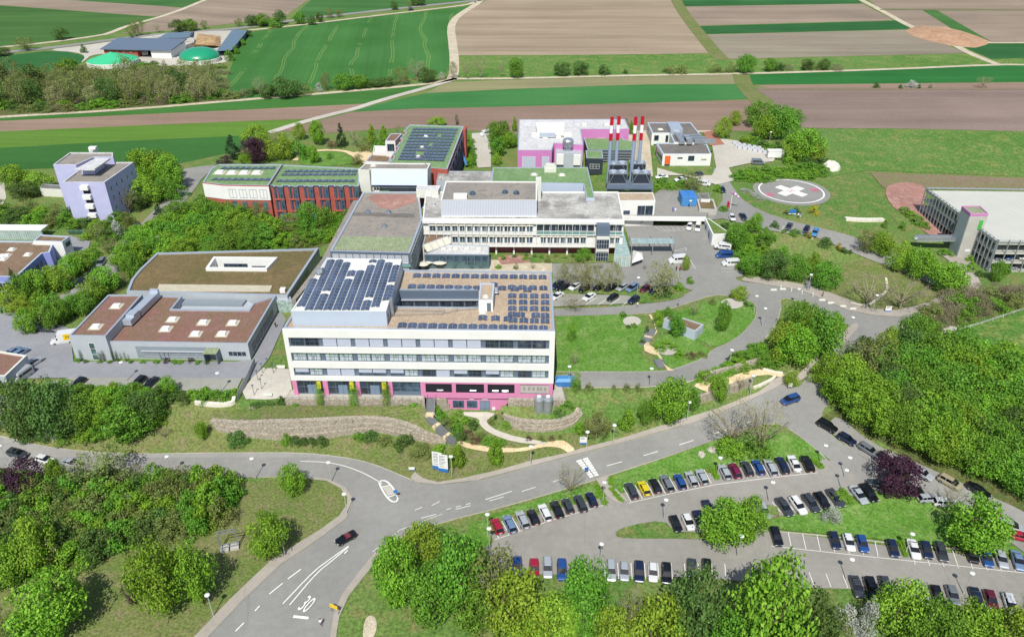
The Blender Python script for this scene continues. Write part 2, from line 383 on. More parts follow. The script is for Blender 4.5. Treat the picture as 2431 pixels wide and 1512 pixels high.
crop([(1650,63.5),(2128,50),(2164,70),(1668,82)], 0, ('#2f6f3a', '#3a7a42'))
ploughed([(1670,83),(2166,71),(2292,127),(1717,141),(1708,128)], 0, ('#aa9a7e', '#a48e76'))
sheet('meadow', M['meadow'], [(1086,134),(1697,128.5),(1716,143),(2294,129),(2362,151),(2370,154),(1755,175),(1215,187),(1080,190)], 1, d=4000)
ploughed([(2062,0),(2000,-70),(2600,-70),(2560,24),(2088,22)], 0)
ploughed([(2090,25.5),(2189,25),(2256,67),(2170,68)], .1)
crop([(2190,25),(2224,25.5),(2352,100),(2262,99),(2200,80),(2175,70),(2257,67)], .3, ('#42803c', '#4c8644'))
ploughed([(2226,26),(2560,27),(2560,100),(2354,100)], .0)
crop([(2272,105),(2560,104),(2560,150),(2372,149)], 0, ('#2f6f3a', '#3a7a42'))
sheet('meadow', M['meadow'], [(2320,142),(2560,136),(2560,156),(2380,155)], 2, d=4000)
crop([(1766,178.5),(2362,156),(2560,156),(2560,190),(2431,195),(1778,202)], 0, ('#2c7a38', '#35843f'))
ploughed([(1790,203),(2431,196.5),(2560,192),(2560,212),(1830,211)], 0, ('#b08e78', '#a8886f'))
ploughed([(1795,213),(2560,213.5),(2560,316),(2431,312),(2100,305),(1905,304),(1860,290),(1835,240)], 0, ('#a68a79', '#9c8170'), amt=.1)
sheet('meadow', M['heath'], [(1795,211.2),(2560,211.8),(2560,213.6),(1800,213.6)], 3, d=4000)
ploughed([(1070,196),(1215,190.5),(1755,178),(1762,200),(1540,201),(1215,212),(1010,222),(1045,204)], 0, ('#a69a6a', '#a0936a'), amt=.08)
crop([(1008,222.5),(1215,212.5),(1540,201.5),(1764,201),(1795,235),(1540,244),(1215,253),(990,258),(838,266),(910,245)], 0, ('#3f8a48', '#4a9350'), amt=.06)
ploughed([(790,279),(838,267),(990,259),(1215,254),(1540,245),(1800,237),(1830,262),(1860,292),(1780,312),(1480,320),(1200,318),(1000,300),(760,318),(690,312),(655,312)], 0, ('#ab8a74', '#a3826b'), amt=.1)
crop([(-90,287),(0,281),(300,264),(607,237),(1012,204),(890,245),(607,259),(240,276),(0,287),(-90,292)], .05, ('#3f8038', '#488a40'), amt=.08)
ploughed([(-90,293),(0,288),(240,277),(607,260),(888,246),(770,274),(728,283),(607,287),(300,300),(0,313),(-90,318)], .05, ('#b5937a', '#ac8a72'), amt=.1)
sheet('meadow', field_mat('mown_meadow', '#52752b', '#5a7a33', .05, 4, .1), [(-90,318),(0,313),(300,300),(607,288),(725,284),(650,312),(600,322),(300,335),(0,352),(-90,357)], 1, d=4000)
crop([(-90,357),(0,352),(300,335),(600,322),(640,325),(560,360),(430,388),(0,405),(-90,410)], .05, ('#3a7636', '#40803c'), amt=.07)
crop([(-90,136),(0,134),(110,122),(160,124),(206,134),(190,152),(140,172),(0,168),(-90,166)], .0, ('#2e6f3a', '#37793f'))
sheet('meadow', M['wood_floor'], [(-90,166),(140,172),(215,150),(330,165),(430,150),(545,190),(545,240),(1010,200),(1070,178),(1078,186),(1020,199),(607,234),(300,259),(0,277),(-90,282)], 2, d=4000)
sheet('meadow', M['meadow'], [(1890,306),(2100,308),(2431,316),(2600,318),(2600,450),(2431,420),(2060,405),(1975,420),(1950,400)], 2, d=80)
sheet('meadow', M['heath'], [(2065,410),(2431,425),(2600,440),(2600,470),(2431,452),(2200,450),(2130,470),(2090,440)], 3, d=60)
sheet('bare_earth', M['redearth'], [(2105,440),(2160,432),(2205,448),(2185,500),(2240,540),(2255,570),(2200,560),(2165,520),(2125,500),(2100,465)], 4, 2)
# far tracks and country road
far = []
def track(name, mat, px, w, layer=3, sm=1): return ribbon(name, M[mat], px, w, layer, sm)
track('country_road', 'road', [(-90,135),(0,126),(120,115),(250,97),(400,80),(560,70),(700,48),(900,26),(1130,2),(1250,-10)], 7, 3)
track('farm_track', 'gravel', [(-90,121),(0,113),(100,104),(240,85),(265,78),(300,63),(400,36),(490,0),(580,-40)], 4.5)
track('farm_track', 'gravel', [(590,73),(700,62),(860,42),(1050,20),(1110,12),(1128,6)], 4)
track('farm_track', 'gravel', [(1145,0),(1125,15),(1095,33),(1076,50),(1070,70),(1074,100),(1079,140),(1078,175),(1072,190)], 5.5)
track('farm_track', 'gravel', [(-90,285),(0,278.5),(300,261.5),(607,235.5),(800,220),(1000,202.5),(1075,190)], 3.6)
track('farm_track', 'gravel', [(1072,188),(1215,187.5),(1500,180),(1755,176.5),(2100,166),(2370,154),(2450,155)], 3.6)
track('farm_track', 'gravel', [(1990,-40),(2035,-4),(2085,22),(2170,69),(2260,104),(2300,127),(2365,153)], 5)
track('farm_track', 'gravel', [(2258,102),(2330,102.5),(2560,102)], 3.5)
track('field_boundary', 'heath', [(2088,24),(2300,24.5),(2560,25.5)], 2.5)
track('country_lane', 'paving', [(1075,190),(1020,207),(900,240),(840,260),(780,274),(700,296),(640,316)], 4.2)
track('grass_track', 'drygrass', [(1590,-40),(1603,0),(1630,42),(1660,80),(1700,128),(1716,143)], 9, 2)
track('grass_track', 'drygrass', [(1759,178),(1765,200),(1785,225),(1808,248)], 9, 3)
track('farm_track', 'gravel', [(1480,312),(1560,316),(1690,312)], 3)
# farm yard
sheet('farm_yard', M['paving'], [(120,118),(190,110),(300,95),(420,78),(540,74),(595,72),(560,110),(552,140),(530,152),(400,160),(330,150),(250,128),(215,133),(205,142),(190,152),(205,135),(180,125),(130,122)], 3, 1)
# ---------------- hospital site surfaces
sheet('grass_bank', M['drygrass'], [(-60,985),(0,940),(120,930),(560,930),(560,965),(500,1010),(520,1035),(690,1050),(840,1036),(960,1040),(1060,1060),(1200,1040),(1330,1030),(1420,1020),(1600,1005),(1700,970),(1770,940),(1800,960),(1650,1015),(1480,1058),(1340,1092),(1180,1135),(1040,1150),(985,1140),(940,1122),(880,1098),(800,1082),(700,1074),(480,1075),(320,1078),(200,1072),(100,1058),(-60,1025)], 1, d=30)
sheet('verge', M['drygrass'], [(300,1160),(600,1142),(700,1136),(780,1140),(820,1160),(830,1190),(800,1225),(650,1325),(540,1430),(450,1530),(0,1560),(0,1380),(200,1340),(400,1275),(540,1240),(545,1160)], 1)
sheet('lawn', M['lawn'], [(1322,745),(1480,745),(1525,760),(1535,800),(1520,840),(1555,870),(1560,885),(1320,884)], 2)
sheet('lawn', M['lawn'], [(1580,750),(1680,715),(1780,712),(1797,730),(1788,765),(1740,810),(1690,826),(1670,812),(1600,780)], 2, 1)
sheet('lawn', M['lawn'], [(1560,800),(1620,790),(1670,822),(1690,835),(1680,850),(1600,878),(1570,868),(1545,835)], 2, 1)
sheet('lawn', M['grass'], [(1325,922),(1560,922),(1620,915),(1700,960),(1640,1000),(1480,1045),(1400,1055),(1385,985),(1340,955)], 2)
sheet('lawn', M['lawn'], [(1445,1150),(1450,1130),(1600,1082),(1700,1045),(1790,1020),(1880,1030),(1955,1075),(1962,1105),(1940,1108),(1880,1085),(1700,1105),(1560,1140),(1490,1158),(1480,1180)], 2, 1)
sheet('lawn', M['lawn'], [(1155,1225),(1300,1180),(1415,1150),(1445,1195),(1432,1198),(1400,1168),(1300,1195),(1170,1235),(1160,1280)], 2)
sheet('lawn', M['lawn'], [(1120,1240),(1160,1235),(1165,1300),(1150,1310),(1100,1300)], 2)
sheet('lawn', M['grass'], [(795,1530),(800,1460),(825,1400),(870,1350),(905,1330),(1000,1400),(1200,1380),(1400,1385),(1660,1375),(1860,1400),(2000,1420),(2431,1460),(2431,1560)], 2)
sheet('bare_patch', M['gravel'], [(865,1465),(890,1460),(897,1490),(880,1530),(860,1530)], 3, 2)
sheet('wood_floor', M['wood_floor'], [(1930,1000),(2060,930),(2140,850),(2300,835),(2431,900),(2560,1000),(2560,1250),(2431,1215),(2330,1175),(2200,1115),(2060,1030),(1965,1000)], 1)
sheet('wood_floor', M['wood_floor'], [(0,1100),(330,1130),(540,1150),(540,1240),(400,1270),(200,1340),(0,1390)], 2, 1)
sheet('wood_floor', M['wood_floor'], [(290,600),(370,540),(480,480),(640,520),(830,515),(800,570),(740,595),(560,615),(400,610),(330,640),(290,690),(250,720),(230,690)], 1)
sheet('meadow', M['meadow'], [(2130,850),(2200,810),(2300,760),(2431,735),(2600,720),(2600,1000),(2431,920),(2300,850)], 2, 1)
sheet('heath_bank', M['drygrass'], [(1930,690),(2060,600),(2150,640),(2260,720),(2250,740),(2100,745),(2000,715)], 1, 1)
# roads (layer 3 upwards)
sheet('road', M['road'], smooth([(440,1560),(470,1512),(555,1425),(655,1330),(757,1270),(812,1230),(832,1198),(832,1180),(815,1156),(780,1140),(700,1131),(600,1134),(480,1137),(330,1122),(150,1125),(0,1112),(-90,1105),(-90,1015),(0,1036),(100,1060),(200,1073),(320,1079),(480,1076.5),(600,1076),(700,1075.5),(800,1083.5),(880,1100),(940,1125),(985,1146),(1040,1153),(1130,1143),(1200,1125),(1350,1085),(1480,1052),(1650,1004),(1770,957),(1830,926),(1865,908),(1895,925),(1915,895),(1930,860),(1990,800),(2030,770),(2080,790),(2110,800),(2010,900),(1975,950),(1945,985),(1965,1030),(2060,1095),(2200,1150),(2330,1210),(2450,1290),(2560,1370),(2560,1420),(2431,1310),(2330,1240),(2200,1195),(2060,1165),(1990,1110),(1960,1085),(1880,1020),(1835,1000),(1750,1024),(1650,1062),(1600,1078),(1440,1130),(1400,1143),(1300,1173),(1180,1207),(1060,1236),(950,1273),(890,1312),(850,1362),(812,1412),(792,1462),(780,1560)], 1), 3, 1, d=25)
sheet('car_park', M['carpark'], [(1160,1262),(1300,1215),(1440,1180),(1480,1172),(1560,1152),(1700,1120),(1830,1100),(1940,1098),(1960,1090),(2005,1110),(2060,1160),(2035,1182),(2010,1175),(1985,1160),(1975,1190),(2020,1205),(1850,1225),(1800,1235),(1790,1255),(1800,1268),(1830,1262),(1900,1270),(2060,1292),(2300,1318),(2560,1350),(2560,1470),(2431,1455),(2250,1430),(2050,1400),(1880,1395),(1680,1372),(1400,1368),(1220,1362),(1140,1330),(1150,1300),(1175,1290)], 4, 1)
sheet('planted_island', M['grass'], [(1460,1264),(1490,1250),(1575,1236),(1600,1262),(1680,1268),(1790,1255),(1800,1275),(1780,1287),(1640,1281),(1480,1280),(1462,1275)], 6, 1)
sheet('lawn', M['lawn'], [(1810,1240),(1860,1228),(2000,1204),(2040,1188),(2080,1172),(2120,1165),(2200,1192),(2290,1220),(2400,1290),(2440,1330),(2320,1300),(2280,1300),(2150,1290),(2000,1272),(1830,1258)], 6, 1)
for px in ([(1845,1205),(1850,1228),(1822,1222),(1815,1200)], [(2005,1168),(2030,1190),(2018,1206),(1990,1180)], [(2133,1280),(2140,1320),(2155,1325),(2146,1285)]): sheet('hedge_bed', M['grass'], px, 7)
sheet('road', M['road'], [(2560,1370),(2431,1300),(2350,1235),(2240,1190),(2170,1150),(2060,1095),(2000,1050),(1960,1010),(1990,985),(2060,1050),(2200,1110),(2330,1170),(2431,1215),(2560,1290)], 4, 1)
# pavements along the main road
sheet('pavement', M['pavement'], [(985,1146),(1040,1152),(1130,1142),(1200,1124),(1350,1084),(1480,1051),(1650,1003),(1770,956),(1835,925),(1870,905),(1900,895),(1880,880),(1850,895),(1800,932),(1700,972),(1600,1002),(1480,1040),(1380,1066),(1340,1078),(1260,1095),(1180,1118),(1100,1136),(1040,1146),(1005,1137),(985,1122),(975,1134)], 5, 0, 25)
sheet('pavement', M['pavement'], [(1880,905),(1915,870),(1950,835),(1990,800),(2012,780),(2032,765),(2040,778),(2010,808),(1960,850),(1930,880),(1905,905)], 5, 1)
sheet('pavement', M['pavement'], [(430,1560),(462,1512),(548,1422),(650,1325),(755,1262),(805,1226),(824,1198),(825,1182),(808,1160),(775,1143),(700,1135),(700,1130),(780,1138),(820,1158),(836,1182),(836,1200),(822,1232),(765,1275),(668,1340),(575,1428),(490,1518),(470,1560)], 5, 0, 25)
sheet('pavement', M['pavement'], [(780,1560),(786,1500),(792,1462),(812,1412),(850,1362),(890,1312),(905,1318),(868,1366),(828,1416),(806,1465),(800,1500),(795,1560)], 5)
sheet('pavement', M['pavement'], [(1415,1140),(1445,1128),(1450,1150),(1490,1190),(1470,1198),(1440,1180)], 6)
# upper drives and car parks
sheet('road', M['road'], smooth([(1310,735),(1500,728),(1600,708),(1640,695),(1650,680),(1620,672),(1560,660),(1310,650),(1200,640),(1180,625),(1300,622),(1480,625),(1540,640),(1600,640),(1620,600),(1600,560),(1490,560),(1480,535),(1675,535),(1700,575),(1720,600),(1745,625),(1770,655),(1740,662),(1770,672),(1900,680),(1960,705),(2010,730),(2075,748),(2130,752),(2200,735),(2300,690),(2310,705),(2220,750),(2150,785),(2110,805),(2050,790),(2005,770),(1960,752),(1920,722),(1850,702),(1855,740),(1825,800),(1745,862),(1650,902),(1580,918),(1318,920),(1318,884),(1560,884),(1600,879),(1676,850),(1692,830),(1745,808),(1790,765),(1799,735),(1790,718),(1740,702),(1690,700),(1640,718),(1560,742),(1480,748),(1310,752)], 1), 3, 0, 25)
sheet('pavement', M['pavement'], [(1770,655),(1760,668),(1900,690),(1960,715),(2010,738),(2075,750),(2130,754),(2200,740),(2300,685),(2290,678),(2200,720),(2130,738),(2075,735),(2000,708),(1940,685),(1880,672)], 5, 0)
sheet('car_park', M['bay'], [(1312,700),(1520,703),(1500,722),(1312,730)], 5)
sheet('planting_bed', M['grass'], [(1320,692),(1440,694),(1520,695),(1540,680),(1600,686),(1622,695),(1625,706),(1590,716),(1520,724),(1515,705),(1400,699),(1320,697)], 6, 1)
sheet('road', M['road'], [(1700,500),(1720,470),(1700,430),(1690,400),(1715,400),(1735,440),(1770,485),(1850,520),(1960,545),(2050,570),(2090,600),(2200,660),(2300,690),(2260,700),(2150,650),(2050,612),(2000,590),(1920,558),(1850,555),(1760,530),(1680,520),(1560,515),(1545,470),(1580,440)], 4, 1, 25)
sheet('yard', M['paving'], [(1560,400),(1700,440),(1745,430),(1730,400),(1775,390),(1835,385),(1850,365),(1830,350),(1790,340),(1700,330),(1690,345),(1700,400),(1690,418),(1560,418)], 5, 0, 25)
sheet('service_path', M['redpave'], [(1690,312),(1668,316),(1685,348),(1720,345)], 6)
sheet('service_path', M['gravel'], [(1480,312),(1540,312),(1550,420),(1500,430)], 4)
sheet('service_path', M['paving'], [(1120,318),(1150,316),(1165,345),(1165,398),(1135,400),(1120,360)], 4)
sheet('garden_path', M['sandpath'], [(820,365),(850,362),(890,350),(930,352),(925,385),(870,392),(845,385),(838,372)], 3, 1)
track('garden_path', 'sandpath', [(700,382),(715,365),(760,357),(810,358),(840,366)], 2.2, 3)
sheet('lawn', M['lawn'], [(705,390),(720,370),(765,361),(810,362),(838,378),(840,390),(760,398)], 3, 1)
# left side
sheet('road', M['road'], smooth([(437,402),(505,392),(520,398),(482,420),(462,452),(432,485),(400,522),(365,545),(320,592),(283,642),(250,672),(205,715),(170,740),(120,770),(60,760),(100,720),(135,708),(205,668),(230,638),(255,612),(335,533),(365,500),(392,478),(430,440)], 1), 3, 0, 25)
sheet('yard', M['yard'], [(-90,770),(0,745),(55,742),(110,765),(150,775),(190,795),(170,815),(175,860),(560,860),(600,855),(640,780),(665,740),(680,760),(640,850),(600,900),(575,900),(165,898),(60,900),(0,905),(-90,910)], 4, 0, 25)
sheet('bay_strip', M['bay'], [(165,898),(575,900),(560,932),(500,930),(60,925)], 5)
sheet('yard', M['yard'], [(165,560),(215,575),(200,620),(170,640),(120,620),(130,585)], 3)
sheet('path', M['paving'], [(-60,660),(-60,415),(10,430),(15,470),(-10,520)], 2)
sheet('terrace', M['paving'], [(598,900),(625,875),(686,878),(697,944),(640,950),(585,950),(575,930)], 5)
# paths in front and on the right
sheet('footpath', M['sandpath'], smooth([(1098,1050),(1130,1058),(1190,1064),(1240,1066),(1300,1050),(1330,1046),(1345,1050),(1368,1070),(1350,1078),(1335,1066),(1315,1062),(1290,1062),(1240,1074),(1170,1076),(1110,1066),(1090,1056)], 1), 4, 0, 20)
sheet('footpath', M['paving'], smooth([(1075,980),(1185,980),(1158,996),(1156,1008),(1180,1024),(1230,1040),(1305,1052),(1290,1058),(1220,1052),(1160,1030),(1138,1010),(1138,996),(1110,990)], 1), 5, 0, 15)
sheet('footpath', M['sandpath'], smooth([(1525,752),(1540,750),(1552,768),(1556,790),(1540,810),(1528,822),(1530,835),(1545,842),(1560,845),(1568,855),(1585,882),(1600,882),(1575,866),(1572,852),(1555,828),(1540,820),(1548,805),(1560,790),(1556,770),(1545,748)], 0), 5, 0, 20)
for c in ((1585,833,26,13),(1500,765,22,12),(1738,723,28,13)):
    sheet('seating_circle', M['paving'], [(c[0]+c[2]*math.cos(a*.524), c[1]+c[3]*math.sin(a*.524)) for a in range(12)], 6, 1)
sheet('footpath', M['pavement'], [(2225,600),(2300,610),(2330,680),(2300,700),(2290,650)], 5)
sheet('court_asphalt', M['road'], [(1484,538),(1676,536),(1700,575),(1720,605),(1700,660),(1640,690),(1560,660),(1480,650),(1480,620),(1500,600)], 3, 0, 25)
sheet('court_asphalt', M['road'], [(1312,640),(1620,645),(1640,680),(1540,680),(1312,690)], 3, 0, 25)
sheet('courtyard', M['gravel'], [(1150,618),(1310,622),(1310,650),(1150,648)], 4)
sheet('courtyard', M['paving'], [(1000,612),(1000,648),(1165,648),(1165,612)], 5)
sheet('planting_bed', M['redearth'], [(1180,615),(1200,608),(1260,610),(1300,612),(1300,622),(1190,630)], 6)
sheet('planting_bed', M['grass'], [(1250,612),(1400,612),(1480,615),(1480,622),(1390,628),(1260,626)], 6)
# ---------------- helipad
_c = Vector(G2(1878, 455)); _z = 9.5
def ell(c, r, n=48): return [(c[0] + r * math.cos(2*math.pi*i/n), c[1] + r * math.sin(2*math.pi*i/n)) for i in range(n)]
RP = abs(P(1966, 455, _z)[0] - P(1790, 455, _z)[0]) / 2
mb = MB(); mb.prism(ell(_c, RP), 7, 9.72); hp = tag(mb.build('helipad', M['road']), kind='structure')
mb = MB(); n = 48
for k in range(n):
    a0, a1 = 2*math.pi*k/n, 2*math.pi*(k+1)/n; q = []
    for r, a in ((RP*.82, a0), (RP*.86, a0), (RP*.86, a1), (RP*.82, a1)): q.append((_c.x + r*math.cos(a), _c.y + r*math.sin(a), 9.745))
    mb.add(q, [(0, 1, 2, 3)])
def flat(mb, c, ang, x0, x1, y0, y1, z):
    ca, sa = math.cos(ang), math.sin(ang)
    mb.add([(c.x + x*ca - y*sa, c.y + x*sa + y*ca, z) for x, y in ((x0, y0), (x1, y0), (x1, y1), (x0, y1))], [(0, 1, 2, 3)])
a = R(38)
flat(mb, _c, a, -5.6, 5.6, -1.7, 1.7, 9.745); flat(mb, _c, a, -1.7, 1.7, 1.7, 5.6, 9.745); flat(mb, _c, a, -1.7, 1.7, -5.6, -1.7, 9.745)
tag(mb.build('helipad_marking', M['line']), kind='structure')
M['redpaint'] = plain('red_paint', '#b0183a', .6, .4); M['pinkpaint'] = plain('worn_pink_paint', '#b06a7c', .8, .2, var=.3)
mb = MB(); a2 = a + R(-8)
for x0, x1, y0, y1 in ((-1.1, -.75, -1.3, 1.3), (.75, 1.1, -1.3, 1.3), (-.75, .75, -.17, .17)): flat(mb, _c, a2, x0, x1, y0, y1, 9.765)
flat(mb, _c + Vector((8.6, 1.0)), 0, -1.3, 1.3, -1.4, 1.4, 9.745)
flat(mb, _c + Vector((-8.4, -3.4)), 0, -1.3, 1.3, -1.4, 1.4, 9.745)
tag(mb.build('helipad_letter', M['pinkpaint']), kind='structure')
# ---------------- painted road markings
mk = MB()
def line(px, w=.14, layer=6, sm=0): strip(mk, ribbon_pts(px, sm, 25), w, layer)
def dashes(px, on=3., off=6., w=.14, layer=6):
    pts = ribbon_pts(smooth(px, 2), 0, 10); d = 0; cur = None; out = []
    run = []; state = True; left = on
    for a, b in zip(pts, pts[1:]):
        L = (b - a).length; t = 0
        while L - t > left:
            t += left; p = a + (b - a) * (t / L)
            if state: run.append(p) if run else None; out.append((cur, p))
            cur = p; state = not state; left = on if state else off; run = []
            if state: cur = p
        if cur is None: cur = a
        if state and L - t > 0: out.append((cur if t else a, b)); cur = b
        left -= L - t
    for a, b in out:
        if a is not None and (b - a).length < 12: strip(mk, [a, b], w, layer)
line([(713,1097),(760,1098),(800,1103),(840,1115),(870,1128),(900,1145),(907,1150)], .16, 6, 2)
line([(672,1435),(745,1358),(780,1332),(828,1298)], .2, 6, 2); line([(688,1438),(752,1362),(785,1336),(828,1300)], .2, 6, 2)
for a, b in (((640,1412),(672,1386)),((684,1376),(715,1353)),((606,1452),(617,1440)),((560,1500),(580,1480)),((818,1316),(826,1308))): line([a, b], .22)
dashes([(1000,1232),(1100,1206),(1150,1195),(1250,1165),(1380,1125)], 3, 4); dashes([(1440,1108),(1520,1086),(1600,1062),(1700,1030),(1790,1000)], 3.5, 5)
line([(985,1213),(1003,1206)]); line([(1025,1202),(1044,1192)]); line([(1152,1188),(1215,1168)], .16)
line([(885,1312),(950,1260),(1050,1222)], .1); dashes([(1060,1212),(1080,1206),(1120,1196)], 1, 1)
# refuge island outline
isl = [(900,1146),(908,1142),(920,1145),(935,1162),(945,1185),(942,1193),(930,1193),(917,1180),(905,1160)]
line(isl + [isl[0]], .35, 6, 1); line([(907,1158),(926,1154)], .25); line([(922,1182),(943,1175)], .25)
sheet('traffic_island', M['paving'], [(909,1160),(926,1156),(940,1174),(922,1179)], 6)
# zebra crossing
for k in range(8):
    t = k / 7; c0 = Vector(G2(1369 + 30*t, 1098 + 36*t)); c1 = Vector(G2(1396 + 24*t, 1090 + 38*t))
    for f0, f1 in ((0, .44), (.56, 1)): strip(mk, [c0.lerp(c1, f0), c0.lerp(c1, f1)], .55, 6)
# bay lines
def bays(u0, v0, u1, v1, du, dv, n, w=.12, layer=6):
    for i in range(n + 1):
        t = i / n; a = (u0 + (u1-u0)*t, v0 + (v1-v0)*t); line([a, (a[0] + du, a[1] + dv)], w, layer)
bays(1166,1247,1390,1172,19,34,9); line([(1175,1283),(1300,1240),(1440,1199)], .1)
bays(1480,1160,1670,1116,18,33,7); bays(1706,1110,1905,1090,20,33,8); line([(1492,1196),(1600,1172),(1700,1152),(1830,1136),(1940,1124)], .1)
bays(1588,1228,1680,1212,14,30,3); bays(1832,1194,1975,1166,22,24,5)
bays(1836,1262,2110,1290,8,36,8); bays(2158,1300,2431,1322,14,42,8); line([(1830,1298),(2050,1322),(2300,1348),(2431,1362)], .1)
bays(1222,1336,1330,1336,0,34,3); bays(1434,1338,1720,1340,3,38,9); bays(1880,1358,2000,1366,12,32,3); bays(2045,1376,2431,1420,18,30,9)
bays(1330,706,1500,712,-24,16,6)
for k in range(9): line([(1552 + k*13.5, 540), (1570 + k*11, 550)], .1)
line([(1550,540),(1628,540)], .1); line([(1572,550.5),(1670,549)], .1)
for k in range(4): line([(1712 + 0*k, 626 + k*7), (1745 + 6*k, 626 + k*7)], .1)
line([(1600,598),(1628,591),(1630,597),(1600,598)], .12); line([(1636,615),(1650,640)], .12)
for k in range(7): line([(1842 + k*14, 541 + k*5),(1848 + k*14, 533 + k*5)], .1)
line([(1150,1470),(1150,1471)], .1)
tag(mk.build('road_marking', M['line']), kind='structure')
# speed figures 30 on the lane, painted for traffic driving towards the camera side
def text_mesh(body, size, ext=.0):
    cu = bpy.data.curves.new('lettering', 'FONT'); cu.body = body; cu.size = size; cu.align_x = 'CENTER'; cu.align_y = 'CENTER'; cu.extrude = ext
    o = bpy.data.objects.new('lettering', cu); me = bpy.data.meshes.new_from_object(o); bpy.data.objects.remove(o); return me
def text_obj(name, body, size, mat, loc, X, Y, parent=None, sx=1, ext=.005):
    me = text_mesh(body, size, ext); me.materials.append(mat); X = Vector(X).normalized(); Y = Vector(Y).normalized(); Z = X.cross(Y)
    mtx = Matrix(((X.x*sx, Y.x, Z.x, 0), (X.y*sx, Y.y, Z.y, 0), (X.z*sx, Y.z, Z.z, 0), (0, 0, 0, 1)))
    me.transform(mtx); o = bpy.data.objects.new(name, me); COL.objects.link(o)
    off = Vector(parent['_w']) if parent is not None else Vector((0, 0, 0))
    o.location = Vector(loc) - off
    if parent is not None: o.parent = parent
    return o
_p = Vector(G(728, 1438)); _d = Vector(G(747, 1418)) - Vector(G(706, 1466)); _d.z = 0; _d.normalize()
tag(text_obj('road_lettering', '30', 4.6, M['line'], _p + Vector((0, 0, .36)), (_d.y, -_d.x, 0), _d, sx=.42), kind='structure')
mb = MB(); strip(mb, [Vector(G2(697, 1465)), Vector(G2(733, 1469))], .5, 6); tag(mb.build('road_marking', M['line']), kind='structure')
# kerbs
kb = MB()
for px in ([(0,1036),(100,1060),(200,1073),(320,1079),(480,1076),(600,1075.5),(700,1075),(800,1083),(880,1099),(940,1124),(980,1140)],
           [(470,1512),(578,1425),(670,1335),(768,1272),(824,1230),(838,1198),(836,1178),(820,1156),(780,1138),(700,1130),(600,1133)],
           [(985,1146),(1040,1153),(1130,1143),(1200,1125),(1350,1085),(1480,1052),(1650,1004),(1770,957),(1840,925)],
           [(783,1512),(792,1462),(812,1412),(850,1362),(890,1312),(950,1273),(1060,1236),(1180,1207),(1300,1173),(1400,1143),(1440,1130),(1600,1078),(1750,1024),(1835,1000),(1880,1020),(1960,1085),(1970,1110),(1950,1124)],
           [(1460,1268),(1462,1278),(1480,1282),(1640,1283),(1780,1289),(1802,1276)], [(1802,1258),(2000,1275),(2150,1294),(2320,1306)],
           [(1320,883),(1560,883.5),(1600,878),(1676,849),(1692,830),(1745,808),(1790,765),(1799,735),(1790,718),(1740,702),(1690,700),(1640,718),(1560,742),(1480,747)],
           [(1320,921),(1580,919),(1650,903),(1745,863),(1825,801),(1855,741),(1850,703),(1920,722),(1960,752)],
           [(1900,680),(1960,705),(2010,730),(2075,747),(2130,751),(2200,734)], [(1770,655),(1760,668),(1900,690)],
           [(1960,1010),(2000,1050),(2060,1095),(2200,1150)], [(1312,697),(1520,697)], [(1520,724),(1590,716),(1625,706),(1620,695),(1600,687)]): kerb(kb, px, 1)
tag(kb.build('kerbs', M['kerb']), kind='structure')
# ================================================================== BUILDINGS
M['white'] = plain('white_render', '#d3d3ce', .75, .3, var=.05, scale=.3)
M['offwhite'] = plain('cream_panel', '#c6c7bb', .7, .3, var=.06, scale=.3)
M['pink'] = plain('pink_render', '#c47c9f', .8, .3, var=.06, scale=.4)
M['magenta'] = plain('magenta_panel', '#b874a8', .6, .4, var=.04, scale=.4)
M['greypanel'] = plain('grey_metal_panel', '#a4aaae', .5, .5, var=.06, scale=.4)
M['midgrey'] = plain('grey_panel', '#7e878d', .5, .5, var=.06, scale=.4)
M['bluegrey'] = plain('light_metal_cladding', '#a9b4c2', .45, .5, var=.04, scale=.3)
M['darkgrey'] = plain('dark_grey_metal', '#4b535c', .45, .5, var=.08)
M['slate'] = plain('slate_blue_metal', '#5b6878', .45, .5, var=.06)
M['anthracite'] = plain('anthracite_panel', '#2f3640', .5, .5, var=.1)
M['lilac'] = plain('lilac_render', '#a9aac8', .8, .3, var=.06, scale=.5)
M['bluewall'] = plain('blue_painted_wall', '#8088c0', .8, .3, var=.06)
M['zinc'] = plain('zinc_sheet', '#b3bcc6', .35, .6, .4, var=.06)
M['steel'] = plain('galvanised_steel', '#a5abb0', .35, .6, .6, var=.1)
M['concrete'] = plain('concrete', '#a8a69e', .85, .25, var=.12, scale=.4)
M['deckconcrete'] = plain('parking_deck_concrete', '#b3b3aa', .85, .25, var=.08, scale=.1)
M['orange'] = plain('orange_door', '#d3602a', .5); M['green'] = plain('green_door', '#3fa040', .5); M['yellow'] = plain('yellow_panel', '#d6c435', .5)
M['blue'] = plain('blue_paint', '#3d76b5', .5); M['contblue'] = plain('container_blue', '#4484b8', .5); M['signblue'] = plain('sign_blue', '#2f6cb0', .5)
M['stackblue'] = plain('flue_blue_grey', '#9aa9bf', .35, .6, .3, var=.05); M['stackred'] = plain('flue_red', '#b3142c', .4); M['stackwhite'] = plain('flue_white', '#e2e2e2', .4)
M['teal'] = plain('glass_balustrade', '#6f9a94', .3, .6, var=.05); M['door'] = plain('grey_door', '#6e7f92', .4, .5)
M['burgundy'] = plain('burgundy_panel', '#6a2438', .6); M['doorblue'] = plain('blue_door', '#2c3f7a', .5)
M['awning'] = plain('cream_awning', '#c2bfb0', .8, .2, var=.08); M['gold'] = plain('brass_fitting', '#b49b4a', .4)
M['blind'] = plain('white_blind', '#a9aebd', .6, .3, var=.06, scale=1.5)
